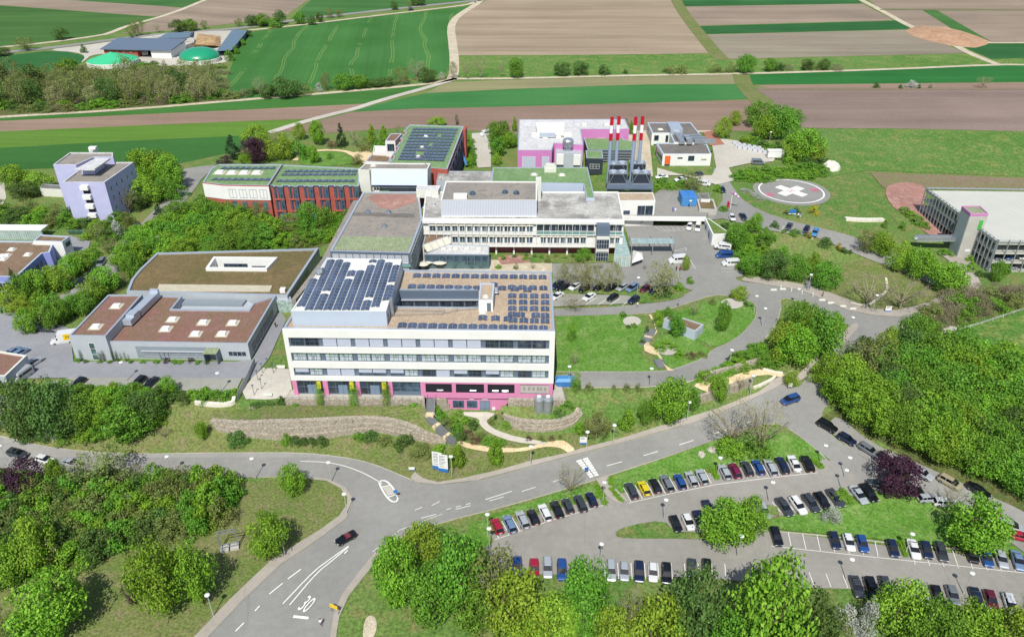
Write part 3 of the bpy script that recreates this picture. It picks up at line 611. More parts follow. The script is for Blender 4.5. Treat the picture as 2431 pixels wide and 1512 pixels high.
def glass(name, h, r=.08, spec=.6, var=.5, scale=.6):
    m = NT(name); c = lin(h); m.rough(r, spec); m.base(m.ramp(m.noise(scale, 2, .6, m.pos()), [(.35, dk(c, 1 - var)), (.65, dk(c, 1 + var))])); return m.m
M['glass'] = glass('dark_window_glass', '#2c3642'); M['glassblue'] = glass('blue_window_glass', '#3a4c5c'); M['glassteal'] = glass('teal_window_glass', '#46605f')
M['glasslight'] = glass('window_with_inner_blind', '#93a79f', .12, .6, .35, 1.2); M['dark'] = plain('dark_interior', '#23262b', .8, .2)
M['canopyglass'] = glass('canopy_glass', '#8fa3a0', .12, .6, .15)
def brick():
    m = NT('brick'); m.rough(.85, .2); p = m.pos(); c = lin('#a0554a'); a = m.noise(.5, 4, .6, p); b = m.noise(7, 2, .7, p)
    x = m.ramp(a, [(.3, dk(c, .85)), (.7, dk(c, 1.1))]); m.base(m.mix(1, x, m.ramp(b, [(.3, (.82,)*3), (.7, (1.12,)*3)]), 'MULTIPLY')); return m.m
M['brick'] = brick(); M['redbase'] = plain('red_base_wall', '#a55a62', .8)
def roofmat(name, cols, scales, amt=.5): return mottled(name, cols, scales, .95, .2)
M['sedum'] = roofmat('red_sedum_roof', ('#7a5b4f', '#73604c', '#82605f'), (.12, .6, 3.)); M['dryroof'] = roofmat('dry_grass_roof', ('#6a5c40', '#5f5838', '#736244'), (.06, .35, 2.))
M['brownroof'] = roofmat('brown_sedum_roof', ('#786452', '#6d5d48', '#85705e'), (.15, .7, 3.)); M['gravelroof'] = roofmat('grey_gravel_roof', ('#827d76', '#8d867d', '#77726b'), (.1, .6, 3.))
M['beigeroof'] = roofmat('beige_gravel_roof', ('#a5937d', '#9e8d78', '#ad9c86'), (.1, .6, 3.)); M['greenroof'] = roofmat('green_felt_roof', ('#6d875c', '#668256', '#758d64'), (.08, .3, 1.5))
M['palegreenroof'] = roofmat('pale_green_roof', ('#858f70', '#7e8969', '#8a9478'), (.08, .3, 1.5)); M['greyroof'] = roofmat('weathered_membrane_roof', ('#a3a19b', '#7b7975', '#b3b2ac'), (.09, .22, 1.5))
M['whiteroof'] = roofmat('white_membrane_roof', ('#d2d2cc', '#cbcbc4', '#d9d9d4'), (.1, .5, 2.)); M['darkroof'] = roofmat('dark_bitumen_roof', ('#67645f', '#716d67', '#5d5b57'), (.1, .5, 2.))
M['lightroof'] = roofmat('light_grey_roof', ('#b9b9b8', '#b0b0b0', '#c2c2c2'), (.08, .4, 2.)); M['stones'] = roofmat('white_stone_bed', ('#d2ccbe', '#c6bfae', '#dcd7cc'), (.4, 1.5, 5.))
M['slabs'] = plain('concrete_slabs', '#b0a994', .9)
def solar():
    m = NT('solar_cells'); m.rough(.22, .6); p = m.n('ShaderNodeTexCoord').outputs['Object']
    m.base(m.ramp(m.noise(.25, 2, .5, m.pos()), [(.3, lin('#36425a')), (.7, lin('#4c5a74'))])); return m.m
M['solar'] = solar(); M['alu'] = plain('aluminium_frame', '#b9bdc2', .35, .5, .5)
def gab():
    m = NT('gabion_stones'); m.rough(.9, .2); p = m.pos(); v = m.n('ShaderNodeTexVoronoi'); v.inputs['Scale'].default_value = 3.2; m.l(p, v.inputs['Vector'])
    x = m.ramp(v.outputs['Color'], [(.1, lin('#8d8577')), (.5, lin('#a59b8a')), (.9, lin('#b7ae9e'))])
    e = m.n('ShaderNodeTexVoronoi', feature='DISTANCE_TO_EDGE'); e.inputs['Scale'].default_value = 3.2; m.l(p, e.inputs['Vector'])
    m.base(m.mix(1, x, m.ramp(e.outputs['Distance'], [(.0, (.45,)*3), (.12, (1,)*3)]), 'MULTIPLY')); m.bump(e.outputs['Distance'], .6, .1); return m.m
M['gabion'] = gab()
def Q(pts, z): return [P(u, v, z) for u, v in pts]
def block(root, poly, zb, zt, wall, roof, ph=.45, pw=.45, par=None, names=('wall', 'roof', 'parapet'), hole=None):
    """one volume: outer wall to the parapet top, parapet cap and inner face, roof surface lower down"""
    poly = ccw(poly); n = len(poly); mb = MB()
    mb.add([(x, y, zb) for x, y in poly] + [(x, y, zt) for x, y in poly], [(i, (i+1) % n, n + (i+1) % n, n + i) for i in range(n)])
    mb.build(names[0], M[wall], root)
    ins = inset(poly, pw); mb = MB()
    mb.add([(x, y, zt) for x, y in poly] + [(x, y, zt) for x, y in ins] + [(x, y, zt - ph - .05) for x, y in ins],
           [(i, (i+1) % n, n + (i+1) % n, n + i) for i in range(n)] + [(n+i, n + (i+1) % n, 2*n + (i+1) % n, 2*n + i) for i in range(n)])
    mb.build(names[2], M[par or 'zinc'], root)
    mb = MB()
    if hole:
        rings = [[Vector((x, y, 0)) for x, y in ins], [Vector((x, y, 0)) for x, y in ccw(hole)]]
        tr = tessellate_polygon(rings); al = [p for r in rings for p in r]; fs = []
        for t in tr:
            a, b, c = [al[i] for i in t]; fs.append(tuple(t) if (b-a).cross(c-a).z > 0 else tuple(t)[::-1])
        mb.add([(p.x, p.y, zt - ph) for p in al], fs)
    else: mb.cap(ins, zt - ph)
    mb.build(names[1], M[roof], root); return poly
def windows(root, f, s0, s1, z0, z1, n, gap=.25, fr='white', gl='glass', name='window', proud=.06, bar=1, pane='pane', ft=.09, hbar=0):
    w = (s1 - s0) / n; out = []
    for i in range(n):
        a, b = s0 + i*w + gap/2, s0 + (i+1)*w - gap/2; mb = MB()
        for x0, x1, h0, h1 in ((a, b, z0, z0+ft), (a, b, z1-ft, z1), (a, a+ft, z0+ft, z1-ft), (b-ft, b, z0+ft, z1-ft)): mb.box(x0, x1, -.05, proud, h0, h1, T=f)
        for k in range(bar): c = a + (b-a)*(k+1)/(bar+1); mb.box(c-.04, c+.04, -.05, proud-.01, z0+ft, z1-ft, T=f)
        for k in range(hbar): c = z0 + (z1-z0)*(k+1)/(hbar+1); mb.box(a+ft, b-ft, -.05, proud-.015, c-.04, c+.04, T=f)
        o = mb.build(name, M[fr], root); m2 = MB(); m2.box(a+ft, b-ft, -.04, .022, z0+ft, z1-ft, T=f)
        m2.build(pane, M[gl(i) if callable(gl) else gl], o); out.append(o)
    return out
def partbox(root, name, mat, f, s0, s1, d0, d1, z0, z1):
    mb = MB(); mb.box(s0, s1, d0, d1, z0, z1, T=f); return mb.build(name, M[mat], root)
def bld(name, label, poly, z, cat='building', group=None):
    c = (sum(p[0] for p in poly) / len(poly), sum(p[1] for p in poly) / len(poly), z)
    return empty(name, c, label, cat, group)
def skylights(root, pts, z, w=1.5, l=1.5, h=.35, name='skylight', mat='white', dome=True):
    for u, v in pts:
        x, y = P(u, v, z); mb = MB()
        mb.hexa([(x-w*.75, y-l*.75, z), (x+w*.75, y-l*.75, z), (x+w*.75, y+l*.75, z), (x-w*.75, y+l*.75, z)], [(x-w*.72, y-l*.72, z+.06), (x+w*.72, y-l*.72, z+.06), (x+w*.72, y+l*.72, z+.06), (x-w*.72, y+l*.72, z+.06)])
        o = mb.build(name, M['slabs'], root); m2 = MB()
        m2.hexa([(x-w/2, y-l/2, z+.06), (x+w/2, y-l/2, z+.06), (x+w/2, y+l/2, z+.06), (x-w/2, y+l/2, z+.06)], [(x-w*.4, y-l*.4, z+h), (x+w*.4, y-l*.4, z+h), (x+w*.4, y+l*.4, z+h), (x-w*.4, y+l*.4, z+h)])
        m2.build('dome', M[mat], o)
SOL = {}
def tent(w, l, h, nx_, ny_):
    """ridge of framed solar modules: two slopes, nx_ x ny_ glass fields"""
    k = (w, l, h, nx_, ny_)
    if k in SOL: return SOL[k]
    a = MB(); g = MB()
    for sgn in (-1, 1):
        pt = lambda s_, t_: (sgn*(w/2 - s_*(w/2 - .03)), t_*l - l/2, .12 + s_*h)
        th = .04
        q = [pt(0, 0), pt(1, 0), pt(1, 1), pt(0, 1)]
        if sgn > 0: q = q[::-1]
        a.add([(x, y, z) for x, y, z in q], [(0, 3, 2, 1) if False else (0, 1, 2, 3)])
        for j in range(ny_):
            m_ = .05; q = [pt(m_, (j + m_)/ny_), pt(1 - m_, (j + m_)/ny_), pt(1 - m_, (j + 1 - m_)/ny_), pt(m_, (j + 1 - m_)/ny_)]
            if sgn > 0: q = q[::-1]
            g.add([(x, y, z + .03) for x, y, z in q], [(0, 1, 2, 3)])
    a.v += [(p[0], p[1], p[2]) for p in []]
    mb = MB(); mb.v = a.v + g.v; mb.f = a.f + [tuple(i + len(a.v) for i in f_) for f_ in g.f]; mb.mi = [0]*len(a.f) + [1]*len(g.f)
    # flip so that faces look up
    fs = []
    for f_ in mb.f:
        p, q, r = [Vector(mb.v[i]) for i in f_[:3]]; fs.append(f_ if (q-p).cross(r-p).z > 0 else f_[::-1])
    mb.f = fs; SOL[k] = mb.mesh('solar_panel', [M['alu'], M['solar']]); return SOL[k]
def panels(root, spots, z, w, l, h, ny_, rot=0, n_max=100):
    spots = sorted(spots, key=lambda p: p[1]); me = tent(w, l, h, 1, ny_); off = Vector(root['_w'])
    for x, y in spots[:n_max]:
        o = bpy.data.objects.new('solar_panel', me); COL.objects.link(o); o.parent = root; o.location = Vector((x, y, z)) - off; o.rotation_euler[2] = rot
    rest = spots[n_max:]
    if rest:
        mb = MB(); c, s_ = math.cos(rot), math.sin(rot)
        for x, y in rest:
            mb.add([(x + v.co.x*c - v.co.y*s_, y + v.co.x*s_ + v.co.y*c, z + v.co.z) for v in me.vertices], [])
            o_ = len(mb.v) - len(me.vertices); mb.f += [tuple(i + o_ for i in p.vertices) for p in me.polygons]; mb.mi += [p.material_index for p in me.polygons]
        tag(mb.build('solar_panel', [M['alu'], M['solar']], root), kind='stuff')
# ------------------------------------------------------------------ white main block
ZR = 23.4
A0, B0, B1 = P(669.5, 782, ZR), P(1318, 789, ZR), P(1309, 645, ZR)
e_ = (Vector(B0) - Vector(A0)).normalized(); A1 = P(775, 610, ZR); A1 = (A1[0], A1[1])
Bk = P(955, 640, ZR)
main = bld('hospital_building', 'white four-storey hospital block with a pink ground floor and solar panels on its roof', [A0, B0, B1, A1], 6)
f = frame(A0, B0); L = f.L
hole = Q([(948, 690), (1136, 690), (1138, 731), (938, 729)], 22.9)
foot = [A0, B0, B1, Bk, A1]
block(main, [tuple(Vector(A0) - f.n*.55 + f.e*.05), tuple(Vector(B0) - f.n*.55 - f.e*.05), tuple(Vector(B1)), tuple(Vector(Bk)), A1], 5.5, ZR, 'slate', 'beigeroof', .5, .5, hole=hole)
for z0, z1, nm in ((21.35, 23.38, 'fascia'), (17.45, 18.85, 'spandrel'), (13.45, 15.05, 'spandrel'), (10.05, 11.15, 'spandrel')):
    partbox(main, nm, 'white', f, 0, L, -.54, 0, z0, z1)
s0, s1 = 1.0, L - 1.15
for z0, z1 in ((18.85, 21.35), (15.05, 17.45), (11.15, 13.45)):
    partbox(main, 'side_wall', 'white', f, 0, s0, -.54, -.003, z0, z1); partbox(main, 'side_wall', 'white', f, s1, L, -.54, -.003, z0, z1)
f2 = frame(tuple(Vector(A0) - f.n*.55), tuple(Vector(B0) - f.n*.55))
pat = {0: 'dd' + 'b'*10 + 'dddd', 1: 'l'*16, 2: 'hlbbhhhldbhdhldl'}
pw_ = (s1 - s0) / 8
for r, (z0, z1) in enumerate(((18.95, 21.25), (15.15, 17.35), (11.25, 13.35))):
    for i in range(16):
        k = pat[r][i]; a = s0 + (i // 2)*pw_ + (.25 if i % 2 == 0 else pw_/2 - .15); b = a + pw_/2 - .55
        gl = {'d': 'glass', 'b': 'glass', 'l': 'glasslight', 'h': 'glassblue'}[k]
        o = windows(main, f2, a - .1, b + .1, z0, z1, 1, .2, 'darkgrey', gl, bar=2, proud=.1, hbar=1)[0]
        if k in 'bh':
            zz = z0 + .08 if k == 'b' else z0 + (z1 - z0)*.42
            partbox(o, 'blind', 'blind', f2, a + .03, b - .03, .1, .2, zz, z1 - .05)
        elif k == 'l':
            for q in range(2): partbox(o, 'inner_blind', 'blind', f2, a + .15 + q*(b-a)*.5, a + (b-a)*(.38 + .5*q), .024, .05, z0 + .25, z0 + 1.25)
# ground floor: four glazed bays between pink piers, then the pink part with car openings
pier = [(.15, 1.15), (7.0, 8.1), (14.4, 15.3), (21.7, 22.6), (28.9, 30.2)]
def upx(u, z, v): # along-facade position of a pixel column
    p = P(u, v, z); return (Vector(p) - Vector(A0)).dot(f.e)
for a, b in pier[:4]: partbox(main, 'pier', 'pink', f, a, b, -.54, -.02, 6, 10.05)
for i in range(4):
    a, b = pier[i][1], pier[i+1][0]; fr2 = f2
    o = windows(main, f2, a + .02, b - .02, 6.2, 9.9, 1, 0, 'slate', 'glass' if i != 3 else 'glassblue', name='shopfront', bar=3, hbar=1, proud=.12)[0]
    if i < 3:
        for q in range(2): partbox(o, 'door', 'door', f2, a + 2.2 + q*1.05, a + 3.2 + q*1.05, .03, .16, 6.2, 8.6)
        partbox(o, 'banner', 'yellow' if i else 'yellow', f2, b - 1.5, b - .6, .13, .17, 7.6, 9.8)
    else: partbox(o, 'sill_panel', 'slate', f2, a + .1, b - .1, .13, .2, 6.1, 7.2)
fx = 28.9
ops = [(30.0, 35.9), (36.8, 43.1), (43.9, 49.9)]
partbox(main, 'wall', 'pink', f, fx, L - .1, -.54, -.02, 9.6, 10.05)
partbox(main, 'wall', 'pink', f, fx, L - .1, -.54, -.02, 5.7, 7.0)
prev = fx
for a, b in ops + [(L - 7.4, L - 1.0)]:
    partbox(main, 'pier', 'pink', f, prev, a, -.54, -.02, 7.0, 9.6); prev = b
    if a < 50:
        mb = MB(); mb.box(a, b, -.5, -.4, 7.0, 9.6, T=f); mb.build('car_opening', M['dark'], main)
partbox(main, 'pier', 'pink', f, prev, L - .1, -.54, -.02, 7.0, 9.6)
rel = partbox(main, 'relief_panel', 'concrete', f, L - 7.4, L - 1.0, -.5, -.3, 7.0, 9.6)
partbox(rel, 'panel_frame', 'anthracite', f, L - 7.4, L - 1.0, -.3, -.24, 7.0, 7.12); partbox(rel, 'panel_frame', 'anthracite', f, L - 7.4, L - 1.0, -.3, -.24, 9.45, 9.6)
M['facegrey'] = plain('drawn_grey', '#8d8780', .9)
for q, ss in enumerate((.9, 2.0, 3.0, 4.0, 4.7, 5.6)):
    mb = MB(); c = L - 7.4 + ss
    for k in range(14):
        a0, a1 = 2*math.pi*k/14, 2*math.pi*(k+1)/14
        mb.add([f(c, -.27, 8.35), f(c + .3*math.cos(a0), -.28, 8.35 + .55*math.sin(a0)), f(c + .3*math.cos(a1), -.28, 8.35 + .55*math.sin(a1))], [(0, 1, 2)])
    mb.box(c - .12, c + .12, -.3, -.27, 8.35, 8.5, T=f); mb.build('portrait_relief', M['facegrey'], rel)
# lower pink storey with three glazed doors, down at the sunken entrance
sa, sb = upx(1062, 3, 965), upx(1188, 3, 965)
mb = MB(); mb.hexa([f(sa + .6, -.5, .8), f(sb - .4, -.5, .8), f(sb - .4, -6, .8), f(sa + .6, -6, .8)][::1], [f(sa - 2.2, -.5, 5.7), f(sb + 2.6, -.5, 5.7), f(sb + 2.6, -6, 5.7), f(sa - 2.2, -6, 5.7)]); mb.build('lower_wall', M['pink'], main)
f3 = frame(tuple(Vector(A0) - f.n*.5), tuple(Vector(B0) - f.n*.5)); ww = (sb - sa - 2.2)
windows(main, f3, sa + 1.2, sa + 3.9, 2.7, 4.7, 1, .1, 'slate', 'glassblue', bar=1); windows(main, f3, sa + 4.4, sa + 6.9, 2.7, 4.7, 1, .1, 'slate', 'glassblue', bar=1)
windows(main, f3, sa + 7.4, sa + 9.8, 1.6, 4.7, 1, .1, 'slate', 'door', name='entrance_door', bar=1)
partbox(main, 'lamp', 'white', f3, sa + 5.1, sa + 6.1, .0, .12, 5.05, 5.35); partbox(main, 'sign_plate', 'white', f3, sa + 7.9, sa + 9.3, .0, .1, 5.05, 5.35)
partbox(main, 'letter_box', 'white', f3, sa + 10.2, sa + 10.9, .0, .2, 2.2, 2.9)
# side wall windows on the right flank
fR = frame(B0, B1)
# courtyard
cy = ccw(hole); mb = MB(); mb.cap(cy, 18.2); mb.build('courtyard_floor', M['darkroof'], main)
n = len(cy); mb = MB(); mb.add([(x, y, 18.2) for x, y in cy] + [(x, y, 22.95) for x, y in cy], [(n + i, n + (i+1) % n, (i+1) % n, i) for i in range(n)]); mb.build('courtyard_wall', M['slate'], main)
h0, h1 = P(948, 690, 22.9), P(1136, 690, 22.9); fc = frame(h0, h1); fc2 = frame(h0, h1)
windows(main, fc, .3, fc.L - .4, 18.4, 20.3, 6, .3, 'darkgrey', 'glass', bar=1)
partbox(main, 'courtyard_ledge', 'greypanel', fc, .1, fc.L - .1, 0, .5, 20.45, 20.6); partbox(main, 'courtyard_trim', 'zinc', fc, 0, fc.L, -.35, .05, 22.91, 23.2)
hx0, hx1 = P(938, 729, 22.9), P(1138, 731, 22.9); fh = frame(hx0, hx1); partbox(main, 'courtyard_trim', 'zinc', fh, 0, fh.L, 0, .4, 22.91, 23.15)
# stair hut
hp_ = Q([(1136, 712), (1170, 712), (1174, 672), (1140, 672)], 25.9); hut = bld('stair_hut', 'small white stair hut with a grey door on the white hospital roof', hp_, 22.9, 'roof hut')
q = block(hut, hp_, 22.9, 25.9, 'white', 'beigeroof', .25, .35, 'bluegrey'); fh = frame(hp_[0], hp_[1])
partbox(hut, 'door', 'slate', fh, fh.L*.58, fh.L*.86, .0, .06, 23.0, 25.1); skylights(hut, [(1153, 705)], 25.65, 1., 1.)
# penthouse with the big solar field
ZP = 26.7; pp = Q([(690.5, 738), (916.5, 739), (954, 615.5), (777, 613)], ZP)
pent = bld('plant_penthouse', 'light grey clad penthouse with a white roof full of solar panels', pp, 22.9, 'penthouse')
block(pent, pp, 22.85, ZP, 'bluegrey', 'whiteroof', .22, .3, 'white')
fp = frame(pp[0], pp[1]); 
fpr = frame(pp[1], pp[2])
partbox(pent, 'roof_ladder', 'steel', fpr, 4.2, 5.0, .05, .75, 23.2, 27.4); partbox(pent, 'door', 'slate', fpr, 1.3, 2.3, .0, .06, 22.95, 25.)
spots = []
rows = [((742, 770), 622), ((742, 880), 640)]
xa = Vector(pp[0]); ex = (Vector(pp[1]) - xa).normalized(); ey = Vector((-ex.y, ex.x))
def inpix(x, y, z, poly):
    d = y*CS - (z-CH)*SN; u = 1215.5 + FPX*x/d; v = 756 - FPX*(y*SN + (z-CH)*CS)/d; c = False
    for i in range(len(poly)):
        a, b = poly[i], poly[i-1]
        if (a[1] > v) != (b[1] > v) and u < (b[0]-a[0])*(v-a[1])/(b[1]-a[1]) + a[0]: c = not c
    return c
zoneA = [(709, 731), (718, 700), (733, 676), (752, 655), (772, 645), (775, 620), (815, 618), (838, 624), (836, 640), (868, 640), (874, 618), (922, 620), (942, 628), (938, 650), (932, 672), (922, 700), (910, 728), (880, 732), (790, 733)]
for r in range(40):
    for c in range(26):
        p = xa + ex*(1.6 + c*2.02) + ey*(1.2 + r*1.42); 
        if abs(r - 11) < 1 and False: continue
        if inpix(p.x, p.y, ZP, zoneA) and (c*7 + r*3) % 29: spots.append((p.x, p.y))
panels(pent, spots, ZP - .2, 1.85, 1.36, .28, 1, math.atan2(ex.y, ex.x))
mb = MB(); x, y = P(760, 650, ZP); mb.tube([(x-.6, y, ZP-.1), (x-.6, y, ZP+.7), (x+.9, y-.2, ZP+.9)], [.7, .7, .8], 8); mb.build('roof_duct', M['steel'], pent)
# solar tents on the flat roof
spots = []
def rowp(u0, u1, v0, v1, n):
    for i in range(n):
        t = i / max(1, n - 1); spots.append(P(u0 + (u1-u0)*t, v0 + (v1-v0)*t, 23.1))
rowp(990, 1288, 654, 658, 14); rowp(978, 1132, 680, 684, 8); rowp(1172, 1180, 676, 677, 1); rowp(1192, 1252, 684, 688, 3); rowp(1215, 1290, 682, 684, 4)
for k in range(3): rowp(1216, 1294, 702 + k*15, 703 + k*15, 4)
rowp(1216, 1236, 746, 747, 2); rowp(1272, 1294, 748, 749, 2)
rowp(1146, 1206, 754, 757, 3); rowp(1218, 1294, 760, 762, 4); rowp(955, 1290, 772, 779, 15)
panels(main, spots, 22.9, 2.0, 2.0, .3, 2, math.atan2(e_.y, e_.x))
mb = MB()
for px in ([(930, 752), (1050, 748), (1085, 740), (1165, 733)], [(935, 740), (1055, 742)]):
    pts = [(*P(u, v, 23), 24.0) for u, v in px]; mb.tube(pts, .04, 4); mb.tube([(x, y, 23.5) for x, y, z in pts], .04, 4)
    for x, y, z in pts: mb.tube([(x, y, 22.9), (x, y, 24)], .04, 4)
mb.build('roof_railing', M['steel'], main)
skylights(main, [(1146, 742)], 22.9, 1.2, 1.2)
mb = MB(); x, y = P(1170, 700, 23); mb.tube([(x, y, 22.9), (x, y, 23.8), (x+1.2, y, 24.2)], [.5, .5, .7], 8); mb.build('roof_vent', M['zinc'], main)
# ------------------------------------------------------------------ grey office building, lower left
zl = 12.9; pl = Q([(162.5, 797), (250, 798), (338, 699), (257, 699)], zl)
low = bld('office_building', 'long low grey metal-clad building with a red sedum roof and white skylights', pl + Q([(588, 816), (655, 702)], 10.8), 6)
block(low, pl, 5.5, zl, 'greypanel', 'sedum', .35, .45)
zr_ = 10.8; pr = Q([(254, 811), (588, 816), (655, 701), (602, 718), (590, 735), (408, 733), (432, 703), (362, 700), (345, 706)], zr_)
pr[-1] = tuple(Vector(pr[-1])); block(low, pr, 5.5, zr_, 'greypanel', 'sedum', .35, .45)
fl = frame(pl[0], pl[1]); fr_ = frame(pr[0], pr[1]); LL = fr_.L
windows(low, fl, 4.1, 5.6, 6.05, 11, 1, .05, 'white', 'glassteal', name='glass_door', bar=0, hbar=2)
partbox(low, 'window_band', 'midgrey', fr_, 6.5, LL - 7.2, -.1, .03, 6.3, 9.6)
windows(low, fr_, 8., LL - 8.5, 6.7, 8.2, 4, .25, 'greypanel', lambda i: 'bluegrey' if i < 2 else 'glass', bar=1, proud=.12)
partbox(low, 'awning_box', 'greypanel', fr_, 7.8, LL - 8.3, .0, .35, 8.25, 8.45)
windows(low, fr_, 12., 14.2, 6.1, 8.2, 1, .05, 'slate', 'glassteal', name='glass_door', bar=1, proud=.2)
windows(low, fr_, LL - 5.2, LL - .8, 7.2, 8.6, 1, .1, 'greypanel', 'glass', bar=3)
pr0 = LL - 10.2; mb = MB(); mb.box(pr0, pr0 + 3.2, 0, 2.4, 9.2, 9.45, T=fr_); pc = mb.build('porch_roof', M['palegreenroof'], low)
partbox(low, 'porch_wall', 'slate', fr_, pr0, pr0 + .2, 0, 2.4, 6, 9.2); partbox(low, 'porch_wall', 'slate', fr_, pr0 + 3.0, pr0 + 3.2, 0, 2.4, 6, 9.2)
windows(low, fr_, pr0 + .5, pr0 + 2.7, 6.05, 8.8, 1, .05, 'slate', 'glass', name='glass_door', bar=1)
fs_ = frame(pr[1], pr[2]); windows(low, fs_, 2, fs_.L - 4, 7.2, 9., 6, .6, 'slate', 'glass', bar=1)
skylights(low, [(228, 776)], zl - .35, 2.0, 1.9, .5); skylights(low, [(410, 759), (483, 766), (553, 767), (394, 781), (465, 793), (528, 793)], zr_ - .35, 2.0, 1.9, .5); skylights(low, [(277, 727)], zl - .35, 2.0, 1.9, .5)
mb = MB()
pa, pb = P(303, 772, 11), P(372, 704, 11)
d = (Vector(pb) - Vector(pa)); nn = Vector((-d.y, d.x)).normalized()*1.1
for t0, t1, hh in ((0, .12, 1.3), (.12, .3, 1.8), (.33, .95, 1.5), (.95, 1, 2.3)):
    a, b = Vector(pa) + d*t0, Vector(pa) + d*t1; ring = [a - nn, b - nn, b + nn, a + nn]
    ring = ccw([tuple(p) for p in ring]); mb.hexa([(x, y, 10.9) for x, y in ring], [(x, y, 11.1 + hh) for x, y in ring])
mb.build('ventilation_duct', M['zinc'], low)
# sunken roof terrace between the two roofs
pt_ = Q([(412, 729), (588, 731), (600, 717), (580, 707), (434, 705)], 9.2); mb = MB(); mb.prism(pt_, 5.8, 8.6); mb.build('terrace_block', M['greypanel'], low)
tr_ = Q([(425, 722), (575, 724), (585, 712), (436, 710)], 9.2); mb = MB(); mb.prism(tr_, 8.6, 9.3); mb.build('terrace_canopy', M['midgrey'], low)
# ------------------------------------------------------------------ low building with dry grass roof and light well
zd = 10.6; pd_ = Q([(300, 692), (312, 662), (330, 640), (372, 600), (740, 590), (757, 588), (682, 702)], zd)
dry = bld('courtyard_building', 'single-storey building with a dry grass roof and a white light well', pd_, 6)
hole2 = Q([(497, 638), (630, 639), (651, 617), (512, 616)], zd)
block(dry, pd_, 5.5, zd, 'greypanel', 'dryroof', .4, .7, 'zinc', hole=hole2)
c2 = ccw(hole2); o2 = [tuple(p) for p in inset(c2, -.75)]; n = len(c2)
mb = MB(); mb.add([(x, y, zd - .45) for x, y in o2] + [(x, y, zd + .55) for x, y in o2] + [(x, y, zd + .55) for x, y in c2] + [(x, y, 6.1) for x, y in c2],
    [(i, (i+1) % n, n + (i+1) % n, n + i) for i in range(n)] + [(n+i, n + (i+1) % n, 2*n + (i+1) % n, 2*n + i) for i in range(n)] + [(2*n+i, 2*n + (i+1) % n, 3*n + (i+1) % n, 3*n + i) for i in range(n)])
lw = mb.build('light_well', M['white'], dry); mb = MB(); mb.cap(c2, 6.1); mb.build('light_well_floor', M['paving'], lw)
fw = frame(P(512, 616, zd), P(651, 617, zd)); windows(lw, fw, 2, 9, 7.2, 9.3, 1, .1, 'slate', 'glass', bar=4); windows(lw, fw, 10, 18, 7.2, 8.6, 1, .1, 'slate', 'glass', bar=4)
mb = MB(); mb.prism(Q([(372, 690), (640, 690), (646, 676), (377, 673)], zd), zd - .4, zd - .2); mb.build('stone_slab_strip', M['slabs'], dry)
mb = MB(); x, y = P(672, 690, zd); mb.box(x-.7, x+.7, y-.7, y+.7, zd-.4, zd+.7); mb.build('roof_hatch', M['white'], dry)
fd = frame(pd_[6], pd_[5]); windows(dry, fd, 1, 18, 7, 9.2, 7, .4, 'slate', 'glassteal', bar=1)
# glazed link
pk = Q([(660, 704), (690, 704), (693, 715), (655, 713)], 9.6); lk = bld('glazed_link', 'small glazed link corridor in the alley beside the white block', pk, 6, 'corridor'); block(lk, pk, 5.8, 9.6, 'glasslight', 'zinc', .1, .2)
# ------------------------------------------------------------------ long grey treatment wing behind the penthouse
zc = 17.3
wc = Q([(783, 596), (973, 601), (1003, 520), (868, 470), (850, 470)], zc)
tz = [(783, 596), (973, 601), (1003, 521), (994, 455), (862, 455)]
pc_ = Q(tz, zc)
wing = bld('treatment_wing', 'long grey-roofed wing with a white panel front between the garden and the courtyard', pc_, 6)
block(wing, pc_, 5.5, zc, 'slate', 'gravelroof', .35, .6, 'zinc')
mb = MB(); mb.prism(Q([(790, 592), (969, 597), (980, 563), (812, 561)], zc - .3), zc - .36, zc - .3); mb.build('green_felt', M['palegreenroof'], wing)
mb = MB(); mb.prism(Q([(871, 470), (890, 461), (985, 463), (990, 478), (955, 490), (928, 498), (900, 492), (885, 478)], zc - .3), zc - .36, zc - .29); mb.build('red_gravel_patch', M['redearth'], wing)
mb = MB(); mb.prism(Q([(835, 512), (985, 517), (982, 508), (842, 504)], zc - .3), zc - .36, zc - .27); mb.build('dark_felt_strip', M['darkroof'], wing)
fw_ = frame(pc_[0], pc_[1])
for z0, z1 in ((zc - 3.2, zc - .9), (zc - 7, zc - 4.6)): windows(wing, fw_, .5, fw_.L - .4, z0, z1, 11, .3, 'white', 'blind', bar=1, proud=.15)
partbox(wing, 'ledge', 'teal', fw_, 0, fw_.L, 0, .5, zc - 4.1, zc - 3.6)
fwr = frame(pc_[1], pc_[2])
for z0, z1 in ((zc - 3.2, zc - .9), (zc - 7, zc - 4.6)): windows(wing, fwr, .6, fwr.L - .6, z0, z1, 9, .5, 'white', 'glassblue', bar=1, proud=.12)
mb = MB(); mb.prism(Q([(700, 700), (783, 606), (862, 455), (846, 452), (762, 606), (690, 700)], 14.5), 6, 13.2); mb.build('side_aisle', M['gravelroof'], wing)
for u, v in ((912, 536), (872, 502), (921, 503), (1010, 489), (1030, 489)):
    x, y = P(u, v, zc); mb = MB(); mb.hexa([(x-1, y-1, zc-.4), (x+1, y-1, zc-.4), (x+1, y+1, zc-.4), (x-1, y+1, zc-.4)], [(x-.1, y-.1, zc+.7), (x+.1, y-.1, zc+.7), (x+.1, y+.1, zc+.7), (x-.1, y+.1, zc+.7)]); mb.build('roof_light', M['glassblue'], wing)
mb = MB(); mb.prism(Q([(832, 614), (878, 617), (884, 601), (842, 600)], 14), 12, 14); mb.build('connecting_roof', M['lightroof'], wing)
